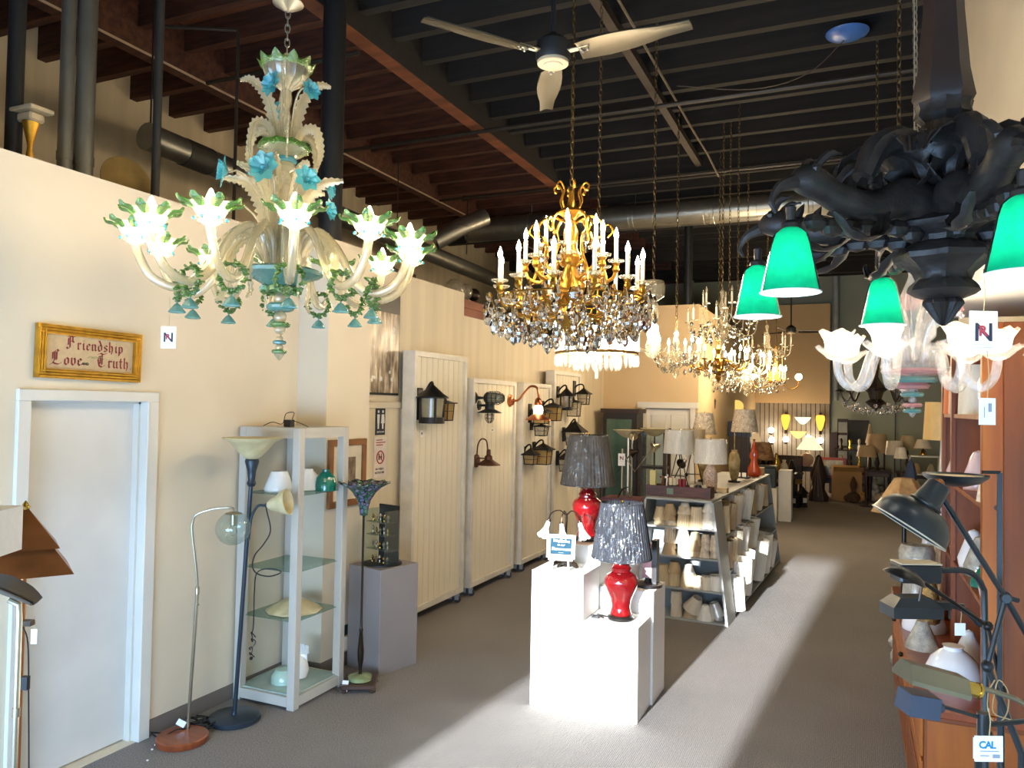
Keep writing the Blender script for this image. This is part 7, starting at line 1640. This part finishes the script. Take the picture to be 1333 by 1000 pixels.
# pedestals, tin, dark goods just beyond the lampshade stand
block('lower white pedestal beyond far end of lampshade stand', -1.66, -1.25, 14.75, 15.15, .62)
block('higher white pedestal right beside the lower rear one', -1.245, -1.02, 15.0, 15.4, .93)
t = thing('painted_tin', 'dark green painted tin chest on lower rear white pedestal', 'box', (-1.42, 14.95, .62))
MB().bx(-.14, .14, -.12, .12, 0, .36, bev=.01).obj('body', mat('dark_green_tole', '1c2a24', 0.35, 0.2, 0.3, 10, color2='3a3a20'), t, smooth=False); MB().bx(-.15, .15, -.13, .13, .36, .40, bev=.01).obj('lid', mat('dark_green_tole', '1c2a24'), t, smooth=False)
for i, (x, y, h) in enumerate(((-1.12, 17.3, .34), (-.96, 17.5, .40), (-1.22, 17.6, .5))):
    t = thing('floor_lantern', ('small black lantern with white tag on carpet, front left', 'black lantern with white tag on carpet, right of the three', 'taller black lantern behind the other two')[i], 'lantern', (x, y, 0), .4 * i)
    MB().lathe([(.12, 0), (.12, .03), (.10, .03), (.10, h * .7), (.13, h * .72), (.03, h), (0, h + .03)], 6, flat=True).obj('cage', m_iron, t); MB().bx(-.04, .04, -.135, -.13, .1, .2).obj('tag', m_tag, t, smooth=False)
simple_lamp('lamp with large floral tan shade behind dark green tin chest', -1.72, 16.9, 1.36, .24, .16, .36, mat('faded_floral_silk', 'b08a5c', 0.7, 0, 0.2, 12, color2='7a5236'), m_brass)
table('dark table holding the floral tan lamp and curios', -1.5, 17.0, .9, .6, .74, m_dkb)
random.seed(31)
curios = [('clear glass decanter', m_crystal2), ('black urn with handles', m_iron), ('dark bronze vase', MATS['dark_bronze']), ('brass candlestick', m_brass), ('pale alabaster jar', f_ivory), ('black ginger jar', m_ebony)]
for i, (nm, m_) in enumerate(curios):
    h = random.uniform(.25, .5); tag(MB().lathe([(.05, 0), (.07, h * .1), (.09, h * .4), (.05, h * .7), (.03, h * .8), (.04, h * .95), (0, h)], 14).obj('curio', m_, loc=(-1.85 + .14 * i, 16.75 + .12 * (i % 3), .74)), nm + ' among the curios on dark table behind rear pedestals', 'vase')
simple_lamp('lit cream lamp standing at left among rear curios', -2.05, 18.2, 1.5, .2, .12, .3, emit_mat('lit_tan_shade', (1, .66, .33), .5), m_brass, lit=4)
table('small dark table under lit cream lamp at rear left', -2.02, 18.2, .4, .4, .74, m_dkb)
t = thing('armchair', 'dark wooden armchair with yellowish cushion before grooved rear wall', 'chair', (-1.32, 18.7, 0))
MB().box((0, 0, .42), (.55, .5, .08), None, .02).obj('seat', mat('ochre_cushion', '8a7038', 0.8), t, smooth=False)
MB().box((0, .24, .72), (.55, .06, .55), None, .02).obj('backrest', m_dkb, t, smooth=False)
for a in (-1, 1):
    MB().box((a * .27, 0, .6), (.05, .5, .04)).obj('armrest', m_dkb, t, smooth=False)
    for b in (-1, 1): MB().cyl((a * .25, b * .22, 0), (a * .25, b * .22, .4), .022, n=8).obj('leg', m_dkb, t)

# before the panelled door: cabinets, torchieres, swing-arm lamps
t = thing('china_cabinet', 'dark china cabinet with green glass front beside the panelled door', 'cabinet', (-3.45, 12.35, 0))
MB().bx(-.28, .28, -.2, .2, 0, 1.95).obj('carcass', mat('very_dark_oak', '1d1712', 0.5), t, smooth=False)
MB().bx(-.22, .2, -.215, -.2, .5, 1.85).obj('glass_door', mat('dark_green_pane', '3c5a52', 0.1, 0, 0.2, 3, spec=.8), t, smooth=False)
MB().bx(-.32, .32, -.24, .22, 1.95, 2.02).obj('cornice', m_dkb, t, smooth=False)
t = thing('curio_cabinet', 'slender brown glazed cabinet partly before the panelled door', 'cabinet', (-2.89, 12.2, 0))
for sx in (-1, 1):
    for sy in (-1, 1): MB().bx(sx * .2 - .025, sx * .2 + .025, sy * .15 - .025, sy * .15 + .025, 0, 1.72).obj('post', m_dkb, t, smooth=False)
for z in (.1, .6, 1.1, 1.69): MB().box((0, 0, z), (.42, .32, .04)).obj('shelf', m_dkb, t, smooth=False)
MB().bx(-.2, .2, -.16, -.155, .12, 1.67).obj('glass_pane', m_clearg, t, smooth=False)
def torch(label, x, y, zt, m_b, m_s, r=.2):
    t = thing('torchiere_lamp', label, 'floor lamp', (x, y, 0))
    MB().lathe([(.14, 0), (.14, .02), (.02, .04), (.013, .06), (.013, zt - .12), (.03, zt - .11)], 14).obj('pole', m_b, t)
    MB().lathe([(.03, zt - .12), (.09, zt - .10), (r, zt), (r - .006, zt), (.05, zt - .09)], 24, cap=False).obj('bowl', m_s, t)
torch('white torchiere with wide bowl beside farther red lamp', -3.05, 11.2, 1.71, m_milk, mat('cream_bowl_glass', 'cfc4a4', 0.3), .23)
torch('torchiere with shallow amber dish behind the drum-shade lamp', -2.75, 11.6, 1.73, m_bronze, m_alab, .22)
for i, (x, y, h) in enumerate(((-3.1, 10.0, 1.42), (-2.76, 9.85, 1.5), (-2.2, 9.75, 1.3), (-2.75, 10.3, 1.62))):
    t = thing('swing_arm_lamp', '%s of the tangled swing-arm floor lamps behind red lamps' % ('leftmost', 'tallest middle', 'rightmost', 'rearmost')[i], 'floor lamp', (x, y, 0), .6 * i)
    mm = (MATS['dark_bronze'], m_nickel)[i % 2]
    MB().lathe([(.12, 0), (.12, .02), (.012, .03), (.01, h), (0, h)], 12).obj('pole', mm, t)
    MB().tube([(0, 0, h - .05), (.18, .02, h - .3), (.42, 0, h + .02)], .008, 6).obj('arm', mm, t)
    MB().lathe([(.03, .1), (.035, .05), (.07, 0), (.065, 0), (.03, .05)], 14, Tm((.42, 0, h + .02), ry=1.2), cap=False).obj('head', mm, t)
tg = price_tag((-2.76, 9.82, 1.44), .09, .16, .2, 'white N tag hanging on the swing-arm lamps behind red lamp', string=.06); logo_N(tg, .09, .12)
tag(MB().bx(-.26, .26, -.2, .2, 0, .18).bx(-.23, .23, -.17, .17, .18, .2).obj('maroon_chest', mat('maroon_leather', '5a1c22', 0.4), loc=(-2.62, 9.45, .72), smooth=False), 'low maroon chest on small table behind farther red lamp', 'chest')
table('small dark table under the maroon chest', -2.62, 9.45, .6, .45, .72, m_dkb)
tag(leaf(leaf(MB(), [(-.08, 0, 0), (-.02, 0, .1), (.06, 0, .14)], .05, True), [(.08, 0, 0), (.0, .02, .08), (-.08, 0, .12)], .05, True).obj('black_ornament', m_iron, loc=(-2.6, 9.4, .92)), 'black leafy iron ornament on the maroon chest', 'ornament')
t = thing('pendant_stand', 'tall dark rack with hanging bronze lanterns beside the far wall corner', 'rack', (-2.55, 14.4, 0))
for x in (-.12, .12): MB().box((x, 0, 1.35), (.04, .04, 2.7)).obj('upright', m_iron, t, smooth=False)
MB().box((0, 0, 2.7), (.5, .05, .05)).obj('crossbar', m_iron, t, smooth=False)
for x in (-.2, .05, .2): MB().lathe([(.0, -.3), (.06, -.25), (.07, -.1), (.02, 0), (.005, .1), (0, .4)], 8, Tm((x, -.05, 2.3))).obj('lantern', MATS['dark_bronze'], t)
tag(MB().lathe([(0, 0), (.13, .005), (.14, .02), (0, .03)], 24, Tm(rx=PI / 2)).obj('wall_plate', emit_mat('glowing_yellow_disc', (1.0, .66, .16), .9), loc=(-2.26, 17.0, 2.10)), 'round glowing yellow disc light on side of the far wall', 'wall light')
tag(MB().bx(-.22, .22, -.12, .12, 0, .3).obj('blue_carton', mat('navy_blue_carton', '1c2a4a', 0.5), loc=(-2.06, 16.0, 1.5), smooth=False), 'navy blue carton on a tall stand behind the floral lamps', 'box')
tag(MB().bx(-.2, .2, -.12, .12, 0, 1.5).obj('tall_stand', m_dkb, loc=(-2.06, 16.0, 0), smooth=False), 'tall dark brown stand under the navy blue carton', 'stand')
lathe_thing('fabric_lampshade', [(.26, 0), (.14, .34), (.136, .34), (.256, 0)], 24, MATS['faded_floral_silk'], (-1.75, 17.15, .74), 'tan floral lampshade on the curio table at rear left', 'lamp shade', cap=False)
tag(MB().tube(spline([(-1.1, 20.0, .02), (-.9, 19.9, .06), (-.6, 19.95, .02)], 5), .03, 6).obj('rolled_rug', mat('ochre_rug', '7a6034', 0.9)), 'rolled ochre rug edge on the carpet before rear tables', 'rug')
